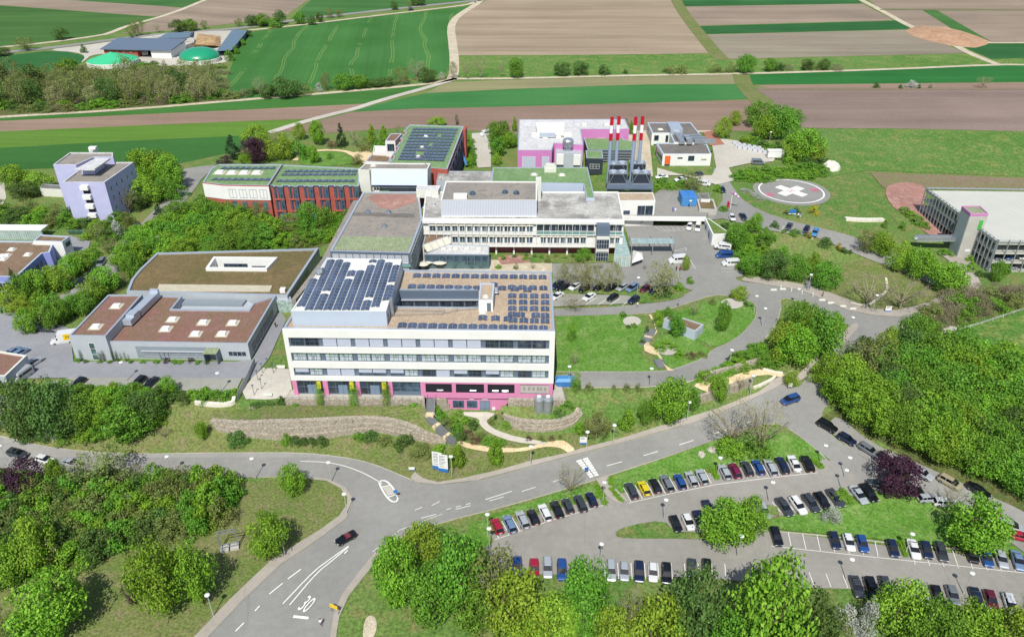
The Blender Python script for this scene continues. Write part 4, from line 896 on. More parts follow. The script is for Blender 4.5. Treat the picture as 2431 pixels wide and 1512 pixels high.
# white stair tower and hall at the head of the wing
zt_ = 22.5; tw = Q([(850, 404), (876, 404), (880, 401), (1015, 402), (1022, 388), (868, 387)], zt_)
hall = bld('stair_tower_hall', 'white hall with a cream stair tower and sloping white front, beside the brick wing', tw, 6)
block(hall, tw, 15, zt_, 'offwhite', 'gravelroof', .3, .35, 'white')
ft = frame(tw[2], tw[3]); mb = MB(); mb.hexa([ft(.2, .0, 17.8), ft(.2, 2.4, 17.8), ft(ft.L, 2.4, 17.8), ft(ft.L, 0, 17.8)][::-1], [ft(.2, 0, 22.3), ft(.2, .25, 22.3), ft(ft.L, .25, 22.3), ft(ft.L, 0, 22.3)][::-1]); mb.build('sloping_front', M['bluegrey'], hall)
partbox(hall, 'panel_band', 'midgrey', ft, .2, ft.L - .2, .0, 1.6, 16.6, 17.8)
x0 = 0.2; windows(hall, ft, .6, 2.6, 15.2, 17.4, 1, .1, 'white', 'glassblue', name='glass_door', bar=1, proud=1.8)
skylights(hall, [(886, 394)], zt_ - .3, 1.4, 1.4)
mb = MB(); x, y = P(1010, 390, zt_); mb.tube([(x, y, zt_-.3), (x, y, zt_+3)], .08, 5); mb.build('aerial_mast', M['steel'], hall)
# container plant room on the wing roof
pcn = Q([(988, 451), (1040, 452), (1046, 441), (990, 440)], 19.6); cn = bld('plant_container', 'white plant container with a slatted cover on the grey roof', pcn, 17, 'container'); block(cn, pcn, 16.9, 19.6, 'offwhite', 'lightroof', .1, .2, 'white')
fcn = frame(pcn[0], pcn[1]); partbox(cn, 'door', 'white', fcn, 3.2, 4.6, 0, .05, 17, 19.1); partbox(cn, 'cooling_unit', 'white', fcn, 5.2, 7.2, .2, 1.0, 16.95, 18)
# ------------------------------------------------------------------ plant hall with metal front
zm = 22.6; pm = Q([(1046, 476), (1275, 476), (1275, 431), (1058, 430)], zm)
ph_ = bld('machine_hall', 'tall plant hall with a ribbed white metal front and gravel roof, mid-hospital', pm, 17)
block(ph_, pm, 16.5, zm, 'blind', 'gravelroof', .3, .4, 'white')
fm = frame(pm[0], pm[1]); mb = MB()
for k in range(60): mb.box(k*fm.L/60 + .05, k*fm.L/60 + .17, 0, .06, 17.6, zm - .3, T=fm)
mb.build('cladding_rib', M['white'], ph_); partbox(ph_, 'base_ledge', 'white', fm, 0, fm.L, 0, .4, 17.2, 17.55)
for u, v in ((1122, 459), (1199, 456), (1226, 458)):
    x, y = P(u, v, zm); mb = MB(); mb.lathe([(1.0, zm-.3), (1.0, zm), (.7, zm+.5), (.05, zm+.7)], 10, (x, y)); mb.build('roof_light', M['glassblue'], ph_)
mb = MB(); x, y = P(1093, 468, zm); mb.box(x-2, x+2, y-1, y+1, zm-.3, zm+.9); mb.build('ventilation_box', M['white'], ph_)
mb = MB(); mb.prism(Q([(1272, 428), (1285, 428), (1285, 420), (1272, 420)], 24.2), 17, 24.2); mb.build('chimney', M['offwhite'], ph_)
# ------------------------------------------------------------------ white ward wing with sunshades
zw = 17.8; pwv = Q([(1003, 520), (1482, 523), (1470, 462), (1046, 440), (1008, 500)], zw)
pwv = Q([(1003, 519), (1482, 522), (1468, 455), (1010, 455)], zw)
ward = bld('ward_wing', 'white three-storey ward wing with rows of cream sunshades and a red base wall', pwv, 6)
block(ward, pwv, 9.2, zw, 'white', 'greyroof', .35, .45, 'white'); fW = frame(pwv[0], pwv[1]); LW = fW.L
mb = MB(); mb.prism(inset(pwv, 2.0), 5.8, 9.2); mb.build('base_wall', M['redbase'], ward)
fB = frame(*[inset(pwv, 2.0)[i] for i in range(2)]) if True else None
_ins = inset(ccw(pwv), 2.0); _i = min(range(4), key=lambda i: (_ins[i][0] - pwv[0][0])**2 + (_ins[i][1] - pwv[0][1])**2); fB = frame(_ins[_i], _ins[(_i+1) % 4])
windows(ward, fB, fB.L*.42, fB.L - .5, 7.9, 9.0, 9, .5, 'white', 'glass', bar=2)
for k in range(8): partbox(ward, 'column', 'white', fW, LW*.36 + k*LW*.09, LW*.36 + k*LW*.09 + .5, -.9, -.4, 6, 9.2)
partbox(ward, 'floor_edge', 'white', fW, 0, LW, .0, 1.0, 9.1, 9.5); partbox(ward, 'floor_edge', 'white', fW, 0, LW, .0, .7, 12.9, 13.2); partbox(ward, 'eaves', 'white', fW, 0, LW, 0, .9, 16.6, 17.5)
split = LW*.56; lift0, lift1 = LW*.862, LW*.925
def wardrow(z0, z1, a, b, n, shade, gl='glassblue'):
    w = (b - a)/n
    for i in range(n):
        o = windows(ward, fW, a + i*w, a + (i+1)*w, z0, z1, 1, .35, 'white', gl, bar=1, proud=.1)[0]
        if shade:
            mb = MB(); mb.hexa([fW(a + i*w + .1, .1, z1 + .02), fW(a + (i+1)*w - .1, .1, z1 + .02), fW(a + (i+1)*w - .1, .6, z1 + .02), fW(a + i*w + .1, .6, z1 + .02)][::-1],
                [fW(a + i*w + .1, .1, z1 + .6), fW(a + (i+1)*w - .1, .1, z1 + .6), fW(a + (i+1)*w - .1, .6, z1 + .1), fW(a + i*w + .1, .6, z1 + .1)][::-1]); mb.build('sunshade', M['awning'], o)
        for q in range(3): partbox(o, 'balustrade_panel', 'white', fW, a + i*w + .15 + q*w*.31, a + i*w + w*.24 + q*w*.31, .45, .5, z0 - 1.15, z0 - .2)
wardrow(13.8, 15.7, LW*.03, split - .5, 14, True); wardrow(10.1, 12.2, LW*.14, split - .5, 11, True); wardrow(10.1, 12.2, split + 1.5, lift0 - 2.6, 7, True)
for i in range(9): windows(ward, fW, split + .5 + i*(lift0 - split - 1)/9, split + .5 + (i+1)*(lift0 - split - 1)/9, 14.2, 15.9, 1, .1, 'darkgrey', 'glass', bar=2, proud=.1)
partbox(ward, 'glass_balustrade', 'teal', fW, split + .3, lift0 - .2, .5, .56, 13.2, 14.1); partbox(ward, 'glass_balustrade', 'teal', fW, lift1 + .3, LW - .3, .5, .56, 13.2, 14.1)
windows(ward, fW, lift1 + .4, LW - .5, 14.2, 15.9, 3, .1, 'darkgrey', 'glass', bar=1); wardrow(10.1, 12.2, lift1 + .5, LW - .8, 2, True)
mb = MB()
for k in range(27): mb.box(LW*.03 + k*LW/28, LW*.03 + k*LW/28 + .12, .85, 1.0, 9.5, 16.6, T=fW)
mb.build('facade_fin', M['white'], ward)
mb = MB()
for z in (13.25, 9.55):
    for k in range(3): mb.box(.2, LW - .2, .9, .95, z + .3 + k*.35, z + .34 + k*.35, T=fW)
mb.build('balcony_railing', M['steel'], ward)
lift = empty('lift_tower', (*fW(lift0, 1, 6)[:2], 6), 'glazed lift tower with a slate-blue back standing before the white ward wing', 'lift tower')
mb = MB(); mb.box(lift0, lift1, .95, 3.6, 14.0, 17.3, T=fW); mb.build('wall', M['slate'], lift)
for z in (6.0, 10.2): windows(lift, frame(fW(lift0, 4.4, 0)[:2], fW(lift1, 4.4, 0)[:2]), 0, lift1 - lift0, z + .2, z + 3.2, 1, .02, 'greypanel', 'glass', bar=4, hbar=1)
mb = MB(); mb.box(lift0, lift1, .95, 4.4, 9.4, 10.2, T=fW); mb.box(lift0, lift1, .95, 4.4, 13.4, 14.0, T=fW); mb.box(lift0, lift0 + .3, .95, 4.4, 5.5, 9.4, T=fW); mb.box(lift1 - .3, lift1, .95, 4.4, 5.5, 9.4, T=fW); mb.box(lift0, lift0 + .3, .95, 4.4, 10.2, 13.4, T=fW); mb.box(lift1 - .3, lift1, .95, 4.4, 10.2, 13.4, T=fW); mb.build('shaft_frame', M['offwhite'], lift)
# slanted pavilion with awnings + cafeteria
cf = Q([(1007, 604), (1161, 605), (1161, 583), (1060, 580)], 10.9)
cafe = bld('cafeteria', 'glass-fronted cafeteria with a pale flat roof beside the inner courtyard', cf, 6); block(cafe, cf, 5.8, 10.9, 'slate', 'lightroof', .2, .3)
fcf = frame(cf[0], cf[1]); windows(cafe, fcf, .2, fcf.L - .2, 6.1, 8.6, 9, .08, 'slate', 'glassteal', bar=1, proud=.1, hbar=1); windows(cafe, fcf, .2, fcf.L - .2, 8.7, 10.6, 9, .08, 'slate', 'glassblue', bar=0, proud=.1)
skylights(cafe, [(1053, 591), (1081, 591), (1108, 591), (1136, 591)], 10.7, 1.4, 1.1, .25)
sp = Q([(1003, 582), (1064, 560), (1072, 548), (1010, 555)], 12.5); pav = bld('corner_pavilion', 'slanted corner pavilion with four cream awnings beside the cafeteria', sp, 6); block(pav, sp, 6, 12.5, 'white', 'brownroof', .2, .3)
fpv = frame(sp[0], sp[1])
for i in range(4):
    a = .3 + i*(fpv.L - .4)/4; b = a + (fpv.L - .4)/4 - .2; o = windows(pav, fpv, a, b, 9.9, 11.3, 1, .1, 'white', 'glass', bar=1)[0]
    mb = MB(); mb.hexa([fpv(a, .1, 11.4), fpv(b, .1, 11.4), fpv(b, 1.8, 10.7), fpv(a, 1.8, 10.7)][::-1], [fpv(a, .1, 12.4), fpv(b, .1, 12.4), fpv(b, 1.8, 10.8), fpv(a, 1.8, 10.8)][::-1]); mb.build('awning', M['awning'], o)
# green-roofed block behind, small flat roofs
zg = 18.5; pg_ = Q([(1167, 432), (1385, 436), (1392, 470), (1412, 470), (1395, 397), (1170, 398)], zg); grb = bld('theatre_block', 'flat block with a pale green felt roof in the middle of the hospital', pg_, 10); block(grb, pg_, 10, zg, 'bluegrey', 'greenroof', .2, .35)
skylights(grb, [(1268, 415), (1334, 416)], zg - .2, 1.6, 1.6, .4); mb = MB(); x, y = P(1306, 405, zg); mb.box(x-2, x+2, y-1.5, y+1.5, zg-.2, zg+1.2); mb.box(x-1.6, x+1.6, y-1.2, y+1.2, zg+1.2, zg+2.2); mb.build('ventilation_box', M['offwhite'], grb)
pz = Q([(1036, 432), (1168, 432), (1170, 407), (1042, 406)], 17.9); fz = bld('flat_roofed_block', 'low block with a worn pale roof left of the green-roofed block', pz, 10); block(fz, pz, 9, 17.9, 'greypanel', 'greyroof', .15, .3)
# conservatory entrance, glass walkway, building-site canopy
cg = empty('entrance_conservatory', (*G(1476, 626)[:2], 6), 'glass entrance porch with a sloping glass roof at the end of the white wing', 'glass porch')
q = Q([(1458, 606), (1496, 606), (1490, 562), (1472, 540), (1466, 545)], 10.5); q = Q([(1458, 603), (1497, 603), (1478, 542), (1466, 542)], 10.2)
mb = MB(); mb.hexa([(*q[0], 9.4), (*q[1], 9.4), (*q[2], 9.9), (*q[3], 9.9)], [(*q[0], 9.7), (*q[1], 9.7), (*q[2], 10.2), (*q[3], 10.2)]); mb.build('glass_roof', M['canopyglass'], cg)
fg_ = frame(q[0], q[1]); windows(cg, fg_, 0, fg_.L, 6.1, 9.4, 4, .02, 'offwhite', 'canopyglass', bar=1, proud=.08); fg2 = frame(q[1], q[2]); windows(cg, fg2, 0, fg2.L, 6.1, 9.5, 6, .02, 'offwhite', 'canopyglass', bar=0)
mb = MB(); mb.box(0, fg_.L, -3, .2, 5.8, 6.1, T=fg_); mb.build('plinth', M['redpave'], cg)
cv = empty('glazed_canopy', (*G(1550, 600)[:2], 6), 'flat glazed steel canopy over building materials in the ambulance court', 'canopy')
q = Q([(1500, 577), (1601, 577), (1598, 566), (1497, 566)], 10.4); mb = MB(); mb.prism(q, 10.2, 10.4); mb.build('glass_roof', M['canopyglass'], cv)
fcv = frame(q[0], q[1]); mb = MB()
for s_ in (0, .5, 1):
    for d in (0, -5): partbox(cv, 'steel_post', 'steel', fcv, s_*fcv.L - .12, s_*fcv.L + .12, d - .12, d + .12, 5.9, 10.2)
mb = MB()
for s_ in range(9): mb.box(s_*fcv.L/8 - .05, s_*fcv.L/8 + .05, -5.5, .1, 10.4, 10.5, T=fcv)
mb.build('roof_rib', M['alu'], cv)
# ------------------------------------------------------------------ brick patient wings
def zig(a, b, n, amp):
    """saw-tooth facade line: wide flat pier, then an angled bay"""
    a, b = Vector(a), Vector(b); e = (b - a); L_ = e.length; e /= L_; nn = Vector((e.y, -e.x)); out = []
    w = L_ / n
    for i in range(n):
        s_ = i*w; out += [(s_, 0), (s_ + w*.3, 0), (s_ + w*.42, amp), (s_ + w*.58, amp*.35), (s_ + w*.74, amp), (s_ + w*.98, amp)]
    return [tuple(a + e*s_ + nn*d) for s_, d in out] + [tuple(b)]
zb1 = 18.0
C0, C1, C2, C3 = P(637, 441, zb1), P(852, 440, zb1), P(856, 400, zb1), P(670, 391, zb1)
wA = bld('brick_wing', 'red brick patient wing with bay windows and a green solar roof by the stair tower', [C0, C1, C2, C3], 6)
bay = zig(C0, C1, 6, 1.1); block(wA, bay + [C2, C3], 5.5, zb1, 'darkgrey', 'greenroof', .3, .5)
fA = frame(C0, C1); w = fA.L/6
for i in range(6):
    s_ = i*w; mb = MB(); mb.box(s_, s_ + w*.3, -.3, .16, 5.6, zb1 - .7, T=fA); mb.box(s_ + w*.545, s_ + w*.62, 0, .75, 5.6, zb1 - .7, T=fA); 
    for z in (9.3, 13.4): mb.box(s_ + w*.3, s_ + w, -.2, 1.25, z, z + .45, T=fA)
    mb.build('brick_pier', M['brick'], wA)
    for z0, z1 in ((6.3, 9.0), (10.1, 13.1), (14.2, 17.0)):
        pts = [(s_ + w*.3, .02), (s_ + w*.42, 1.12)], [(s_ + w*.63, .75), (s_ + w*.74, 1.12)], [(s_ + w*.75, 1.12), (s_ + w*.97, 1.12)], [(s_ + w*.43, 1.1), (s_ + w*.53, .7)]
        for a, b in pts:
            ff = frame(fA(*a, 0)[:2], fA(*b, 0)[:2]); windows(wA, ff, .05, ff.L - .05, z0, z1, 1, .05, 'slate', 'glassblue', bar=0, hbar=1, proud=.06)
E0, E1, E2, E3, E4 = P(481, 436, 18.6), P(530, 439, 18.6), P(637, 441, 18.6), P(670, 390, 18.6), P(520, 390, 18.6)
E0 = P(481, 433, 18.6); E5 = P(500, 402, 18.6)
wB = bld('brick_end_wing', 'end of the brick wing with a white upper storey and white roof lights', [E0, E1, E2, E3, E4], 6)
block(wB, [E0, E1, E2, E3, E4, E5], 5.5, 18.6, 'brick', 'greenroof', .3, .5)
for a, b, n_ in ((E0, E1, 1), (E1, E2, 4), (E5, E0, 0)):
    ff = frame(a, b); partbox(wB, 'upper_wall', 'white', ff, -.05, ff.L + (.1 if n_ else 0), -.3, .12 + .01*n_, 13.6, 18.2)
    if n_ > 1:
        windows(wB, ff, 1, ff.L - .3, 14.2, 17.2, 4, 1.0, 'slate', 'glass', bar=1, proud=.2); windows(wB, ff, 1, ff.L - .3, 10.0, 13.0, 4, 1.6, 'slate', 'glassteal', bar=1); windows(wB, ff, 1, ff.L - .3, 6.4, 9.2, 4, 1.8, 'slate', 'glass', bar=1)
    elif n_ == 1: windows(wB, ff, 1.2, 2.6, 6.1, 8.4, 1, .1, 'slate', 'glass', name='door', bar=0)
skylights(wB, [(522, 410), (551, 411), (580, 411), (610, 411)], 18.3, 2.6, 2.6, .6)
def solgrid(root, z, quad, nx_, ny_, w, l, skip=()):
    sp_ = []
    for i in range(nx_):
        for j in range(ny_):
            if (i, j) in skip: continue
            s_, t = (i + .5)/nx_, (j + .5)/ny_; a, b, c, d = quad
            u = (a[0]*(1-s_) + b[0]*s_)*(1-t) + (d[0]*(1-s_) + c[0]*s_)*t; v = (a[1]*(1-s_) + b[1]*s_)*(1-t) + (d[1]*(1-s_) + c[1]*s_)*t
            sp_.append(P(u, v, z))
    return sp_
panels(wA, solgrid(wA, zb1, [(650, 437), (840, 436), (845, 422), (662, 421)], 12, 1, 0, 0) + solgrid(wA, zb1, [(665, 418), (845, 417), (850, 402), (678, 402)], 12, 2, 0, 0), zb1 - .3, 2.1, 1.9, .3, 2)
panels(wB, solgrid(wB, 18.6, [(495, 431), (635, 432), (648, 420), (508, 419)], 9, 1, 0, 0) + solgrid(wB, 18.6, [(518, 404), (650, 404), (658, 393), (530, 393)], 9, 1, 0, 0), 18.3, 2.1, 1.9, .3, 2)
# far brick wing running away from the camera
zf = 19.5; D0, D1, D2, D3 = P(925, 392, zf), P(1062, 402, zf), P(1101, 300, zf), P(972, 296, zf)
wC = bld('rear_brick_wing', 'brick wing with a green roof of wavy solar rows running back towards the fields', [D0, D1, D2, D3], 6)
left_ = zig(D3, D0, 5, .9); block(wC, [D1, D2] + left_, 5.5, zf, 'brick', 'greenroof', .3, .5)
fC = frame(D1, D2); w = fC.L/6
for i in range(6):
    for z0, z1 in ((6.5, 9.5), (10.6, 13.6), (14.8, 17.8)): windows(wC, fC, i*w + w*.2, i*w + w*.95, z0, z1, 1, .05, 'slate', 'glass', bar=2, proud=.3)
partbox(wC, 'brick_pier', 'brick', fC, fC.L - 4.5, fC.L + .2, -.2, 1.2, 5.6, zf - .02)
panels(wC, solgrid(wC, zf, [(945, 380), (1052, 383), (1088, 304), (982, 302)], 10, 11, 0, 0, [(3, 2), (5, 5), (6, 8), (4, 2)]), zf - .3, 2.2, 2.3, .3, 2)
skylights(wC, [(1011, 325), (1002, 351), (993, 373)], zf - .3, 1.4, 1.4, .5)
pa_ = Q([(915, 354), (935, 354), (950, 334), (952, 318), (932, 318), (915, 338)], 16.2); pa_ = Q([(914, 335), (938, 335), (955, 317), (928, 317)], 17.); anx = bld('roof_annexe', 'small white annexe with a red roof on the side of the rear brick wing', pa_, 6, 'annexe'); block(anx, pa_, 6, 17., 'white', 'sedum', .2, .4, 'bluegrey'); fx_ = frame(pa_[0], pa_[1]); windows(anx, fx_, .6, fx_.L - .4, 13, 15.8, 1, .1, 'slate', 'glass', bar=2)
pb_ = Q([(868, 383), (925, 386), (930, 366), (885, 364)], 11); an2 = bld('garden_annexe', 'flat annexe with a brown planted roof beside the rear brick wing garden', pb_, 6, 'annexe'); block(an2, pb_, 6, 11, 'white', 'brownroof', .2, .5, 'zinc')
pb2 = Q([(885, 362), (935, 364), (936, 347), (888, 346)], 12.); an3 = bld('roof_terrace', 'white-railed roof terrace next to the red-roofed annexe', pb2, 6, 'terrace'); block(an3, pb2, 6, 12., 'white', 'whiteroof', .7, .25, 'white')
# blue rubble chute against the brick end
ch = MB(); a = G(1085, 395); ch.tube([(D2[0] - 2.0, D2[1] - 6, 15), (D2[0] - .6, D2[1] - 7.4, 11), (D2[0] + 1.2, D2[1] - 9.6, 7)], .5, 8); tag(ch.build('rubble_chute', M['blue']), 'blue rubble chute hanging on the rear brick wing', 'chute')
# ------------------------------------------------------------------ pink plant building
zk = 17.0; K = Q([(1229, 357), (1310, 357), (1316, 340), (1385, 345), (1379, 307), (1470, 307), (1494, 306), (1484, 283), (1232, 284)], zk)
pk_ = bld('service_building', 'service building with magenta walls and a wide pale flat roof', K, 8)
block(pk_, K, 6, zk, 'magenta', 'lightroof', .3, .4); fk = frame(K[0], K[1])
windows(pk_, fk, 1.6, 6.6, 9.5, 14.6, 1, .1, 'white', 'blind', name='roller_shutter', bar=0, pane='shutter_slats'); windows(pk_, fk, fk.L - 3.6, fk.L - .9, 9.5, 14.6, 1, .1, 'white', 'blind', name='roller_shutter', bar=0, pane='shutter_slats')
vx = Q([(1275, 312), (1340, 313), (1340, 292), (1272, 292)], zk + 2); mb = MB(); mb.prism(vx, zk + .4, zk + 2.2); mb.box(vx[0][0] - 2, vx[1][0] + 3, vx[0][1], vx[0][1] + 4, zk - .2, zk + .4); mb.build('roof_ventilation_unit', M['whiteroof'], pk_)
mb = MB(); mb.box(vx[0][0] + 1, vx[0][0] + 7, vx[0][1] - 1.5, vx[0][1], zk, zk + 1.6); mb.build('ventilation_duct', M['zinc'], pk_)
skylights(pk_, [(1387, 297), (1440, 297), (1294, 327), (1326, 327)], zk - .3, 2., 2., .6)
K2 = Q([(1318, 364), (1383, 366), (1378, 340), (1320, 339)], 15); pv2 = bld('filter_house', 'grey plant house with a round cowl on the pale roof', K2, 8, 'plant house'); block(pv2, K2, 7, 15, 'greypanel', 'greypanel', .2, .3)
x, y = P(1348, 356, 15); mb = MB(); mb.lathe([(1.4, 14.8), (1.4, 16), (2.0, 16.4), (2.1, 18.6), (1.7, 19.2), (0.05, 19.3)], 16, (x, y)); mb.build('exhaust_cowl', M['steel'], pv2)
for s_ in (.06, .68): 
    fk2 = frame(K2[0], K2[1]); partbox(pv2, 'wall_unit', 'white', fk2, fk2.L*s_, fk2.L*(s_ + .26), 0, 1.2, 11, 14.8)
K3 = Q([(1395, 356), (1500, 357), (1504, 336), (1480, 330), (1470, 312), (1380, 309)], 13.5); bo = bld('boiler_house', 'boiler house with a green felt roof between the magenta walls and the flues', K3, 8); block(bo, K3, 7, 13.5, 'darkgrey', 'greenroof', .25, .4)
skylights(bo, [(1427, 327)], 13.3, 2, 1.6, .5); fk3 = frame(K3[0], K3[1]); mb = MB()
for k in range(5): mb.box(0, fk3.L, .0, .5, 8.2 + k, 8.45 + k, T=fk3)
mb.build('wall_louvre', M['steel'], bo)
K4 = Q([(1392, 376), (1432, 377), (1430, 358), (1390, 357)], 13.2); dk_ = bld('switch_house', 'small anthracite house with a green roof below the flues', K4, 8, 'house'); block(dk_, K4, 7, 13.2, 'anthracite', 'greenroof', .2, .4); f4 = frame(K4[0], K4[1]); windows(dk_, f4, 1.4, f4.L - 1.2, 9.2, 11, 1, .1, 'white', 'glass', bar=2, hbar=1)
# flues
for nm, us, lb in (('a', (1443, 1456), 'left pair of tall red-and-white banded flues above the chillers'), ('b', (1497, 1512), 'right pair of tall red-and-white banded flues above the chillers')):
    base = P(us[0], 432, 9.0); fl_ = empty('flue_stack', (*base, 8.6), lb, 'chimney', 'banded flues of the boiler house')
    for k, u in enumerate(us):
        bx, by = base[0] + k*2.5, base[1] + k*.6
        for z0, z1, m_, nm2 in ((8.6, 24.3, 'stackblue', 'flue'), (24.3, 27.0, 'stackred', 'red_band'), (27.0, 29.8, 'stackwhite', 'white_band'), (29.8, 32.6, 'stackred', 'red_band')):
            mb = MB(); mb.lathe([(.62, z0), (.62, z1), (.5, z1), (.5, z1-.2)], 14, (bx, by)); mb.build(nm2, M[m_], fl_, smooth=False)
    mb = MB()
    cx, cy_ = base[0] + 1.25, base[1] + .9
    for dx in (-.35, .35): mb.tube([(cx + dx, cy_, 8.6), (cx + dx, cy_, 33.2)], .07, 4)
    for k in range(48): mb.box(cx - .35, cx + .35, cy_ - .04, cy_ + .04, 9 + k*.5, 9.06 + k*.5)
    mb.build('ladder', M['steel'], fl_)
# chiller deck
q = Q([(1440, 446), (1550, 447), (1548, 428), (1443, 425)], 12.0); cdk = empty('chiller_deck', (*q[0], 6), 'grey steel platform carrying the cooling units', 'platform')
mb = MB(); mb.prism(q, 11.4, 11.9); mb.build('platform', M['slate'], cdk); 
for x, y in q: mb = MB(); mb.tube([(x, y, 6), (x, y, 11.5)], .25, 6); mb.build('steel_post', M['steel'], cdk)
qb = Q([(1462, 460), (1540, 460), (1540, 440), (1462, 440)], 11); 
def chiller(u, v, w_, lab):
    x, y = P(u, v, 11.9); o = empty('chiller', (x, y, 11.9), lab, 'cooling unit', 'cooling units on the steel deck')
    h = 3.6; mb = MB(); mb.hexa([(x-w_/2, y, 12.0), (x+w_/2, y, 12.0), (x+w_/2, y+2.4, 12.0), (x-w_/2, y+2.4, 12.0)], [(x-w_/2, y-.5, 12+h), (x+w_/2, y-.5, 12+h), (x+w_/2, y+2.9, 12+h), (x-w_/2, y+2.9, 12+h)]); mb.build('coil', M['anthracite'], o)
    mb = MB()
    for a, b in (((x-w_/2, y-.35, 12), (x-w_/2, y-.6, 12+h)), ((x+w_/2, y-.35, 12), (x+w_/2, y-.6, 12+h)), ((x-w_/2, y-.4, 12.2), (x-w_/4, y-.6, 12+h)), ((x+w_/2, y-.4, 12.2), (x+w_/4, y-.6, 12+h))): mb.tube([a, b], .12, 4)
    mb.box(x-w_/2-.1, x+w_/2+.1, y-.7, y+3., 12+h, 12.3+h); mb.box(x-w_/2-.1, x+w_/2+.1, y-.3, y+2.6, 11.9, 12.1); mb.build('frame', M['steel'], o)
    for dx in (-w_/4, w_/4):
        mb = MB(); mb.lathe([(w_*.2, 12.3+h), (w_*.22, 12.7+h), (w_*.17, 12.7+h), (w_*.17, 12.45+h), (.05, 12.45+h)], 14, (x+dx, y+1.2)); mb.build('fan', M['zinc'], o)
chiller(1466, 437, 6.2, 'front left cooling unit with two fans on the steel deck'); chiller(1521, 437, 6.2, 'front right cooling unit with two fans on the steel deck')
chiller(1466, 415, 6.2, 'rear left cooling unit behind the other on the steel deck'); chiller(1512, 413, 5.6, 'rear right cooling unit below the right flues')
# ------------------------------------------------------------------ white cube building with the orange door
zq = 14.6; q1 = Q([(1548, 316), (1590, 316), (1600, 338), (1679, 340), (1640, 291), (1537, 291)], zq); q2 = Q([(1574, 366), (1689, 366), (1677, 340), (1558, 340)], zq - .5)
wq = bld('clinic_annexe', 'white cube building with an orange door panel and dark flat roof beside the flues', q2, 8)
block(wq, q1, 7.5, zq, 'white', 'darkroof', .25, .5, 'bluegrey'); block(wq, q2, 7.5, zq - .5, 'white', 'darkroof', .25, .5, 'bluegrey')
f5 = frame(q2[0], q2[1]); partbox(wq, 'orange_panel', 'orange', f5, .9, 3.0, 0, .06, 10.2, 13.4); windows(wq, f5, .9, 3.0, 8.4, 10.1, 1, .05, 'burgundy', 'glass', bar=0); 
for s_ in (5.6, 10.3, 15.0): windows(wq, f5, s_, s_ + 2.2, 8.9, 9.5, 1, .05, 'slate', 'glass', bar=0)
windows(wq, f5, 5.6, 7.6, 12.2, 12.8, 1, .05, 'slate', 'glass', bar=0); windows(wq, f5, 9.6, 12., 11.4, 13.4, 1, .05, 'slate', 'glass', bar=1)
partbox(wq, 'wall_sign', 'palegreenroof', f5, 14.6, 16.6, 0, .04, 11.6, 12.2)
f6 = frame(q2[3], q2[0]); partbox(wq, 'burgundy_panel', 'burgundy', f6, .5, 1.6, 0, .05, 8, 13); windows(wq, f6, 2, f6.L - .5, 11, 13, 2, .3, 'slate', 'glass', bar=0); windows(wq, f6, 2, f6.L - .5, 8, 10, 2, .3, 'slate', 'glass', bar=0)
f7 = frame(q1[0], q1[1]); windows(wq, f7, 1., 2.9, 11.4, 13.6, 1, .05, 'slate', 'glass', bar=0); windows(wq, f7, f7.L - 1.5, f7.L - .3, 10.8, 13.6, 1, .05, 'slate', 'glass', bar=0); windows(wq, f7, 1., 3., 8, 10, 1, .05, 'slate', 'glass', bar=0)
f8 = frame(q1[5], q1[0]); windows(wq, f8, 1., f8.L - 1, 11, 13.4, 3, .6, 'slate', 'glass', bar=0)
mb = MB(); x, y = P(1605, 318, zq); mb.box(x-2.4, x+2.4, y-1, y+9, zq-.2, zq+2.2); mb.build('roof_plant', M['zinc'], wq); mb = MB()
for k, (dx, dy, l_) in enumerate(((0, -6, 9), (2, -9, 8), (5, -12, 8))): mb.box(x+dx, x+dx+l_, y+dy, y+dy+1.6, zq-.1, zq+1.3)
mb.box(x-1, x+1, y-13, y, zq-.1, zq+1.2); mb.box(x+2, x+4, y-13, y-5, zq-.12, zq+1.1); mb.build('ventilation_duct', M['steel'], wq)
skylights(wq, [(1568, 308)], zq - .25, 1.6, 1.6)
# ------------------------------------------------------------------ emergency entrance: white box, bridge deck and garage below
zx = 15.0; qx = Q([(1470, 477), (1556, 476), (1550, 457), (1463, 457)], zx); em = bld('emergency_entrance', 'white box of the emergency entrance with dark glass doors beside the bridge deck', qx, 6)
block(em, qx, 5.8, zx, 'white', 'beigeroof', .2, .3, 'white'); f9 = frame(qx[0], qx[1]); windows(em, f9, f9.L*.52, f9.L - .5, 9.9, 13.2, 2, .1, 'slate', 'glass', name='glass_door', bar=1, proud=.1); windows(em, f9, 1.6, 3.8, 10.2, 11.6, 1, .05, 'slate', 'glass', bar=0, hbar=3)
dq = [P(1484, 514, 9.9), P(1676, 516, 9.9), P(1690, 476, 9.9), P(1560, 476, 9.9), P(1482, 500, 9.9)]
dq = Q([(1483, 514), (1676, 516), (1694, 478), (1560, 478)], 9.9)
deck = bld('bridge_deck', 'asphalt approach deck with a white front edge over the ambulance garages', dq, 6, 'deck'); fd_ = frame(dq[0], dq[1])
mb = MB(); mb.prism(dq, 8.9, 9.85); mb.build('deck_slab', M['carpark'], deck); partbox(deck, 'fascia', 'white', fd_, -1, fd_.L, 0, .6, 8.7, 10.1)
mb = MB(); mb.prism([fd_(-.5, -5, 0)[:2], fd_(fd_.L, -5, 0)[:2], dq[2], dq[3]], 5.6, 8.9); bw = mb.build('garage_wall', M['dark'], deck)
for k in range(9): partbox(deck, 'garage_door' if k % 2 else 'door_panel', 'doorblue' if k % 2 else 'burgundy', fd_, fd_.L*.43 + k*fd_.L*.036, fd_.L*.43 + (k+1)*fd_.L*.036, -5.1, -4.8, 6, 8.5)
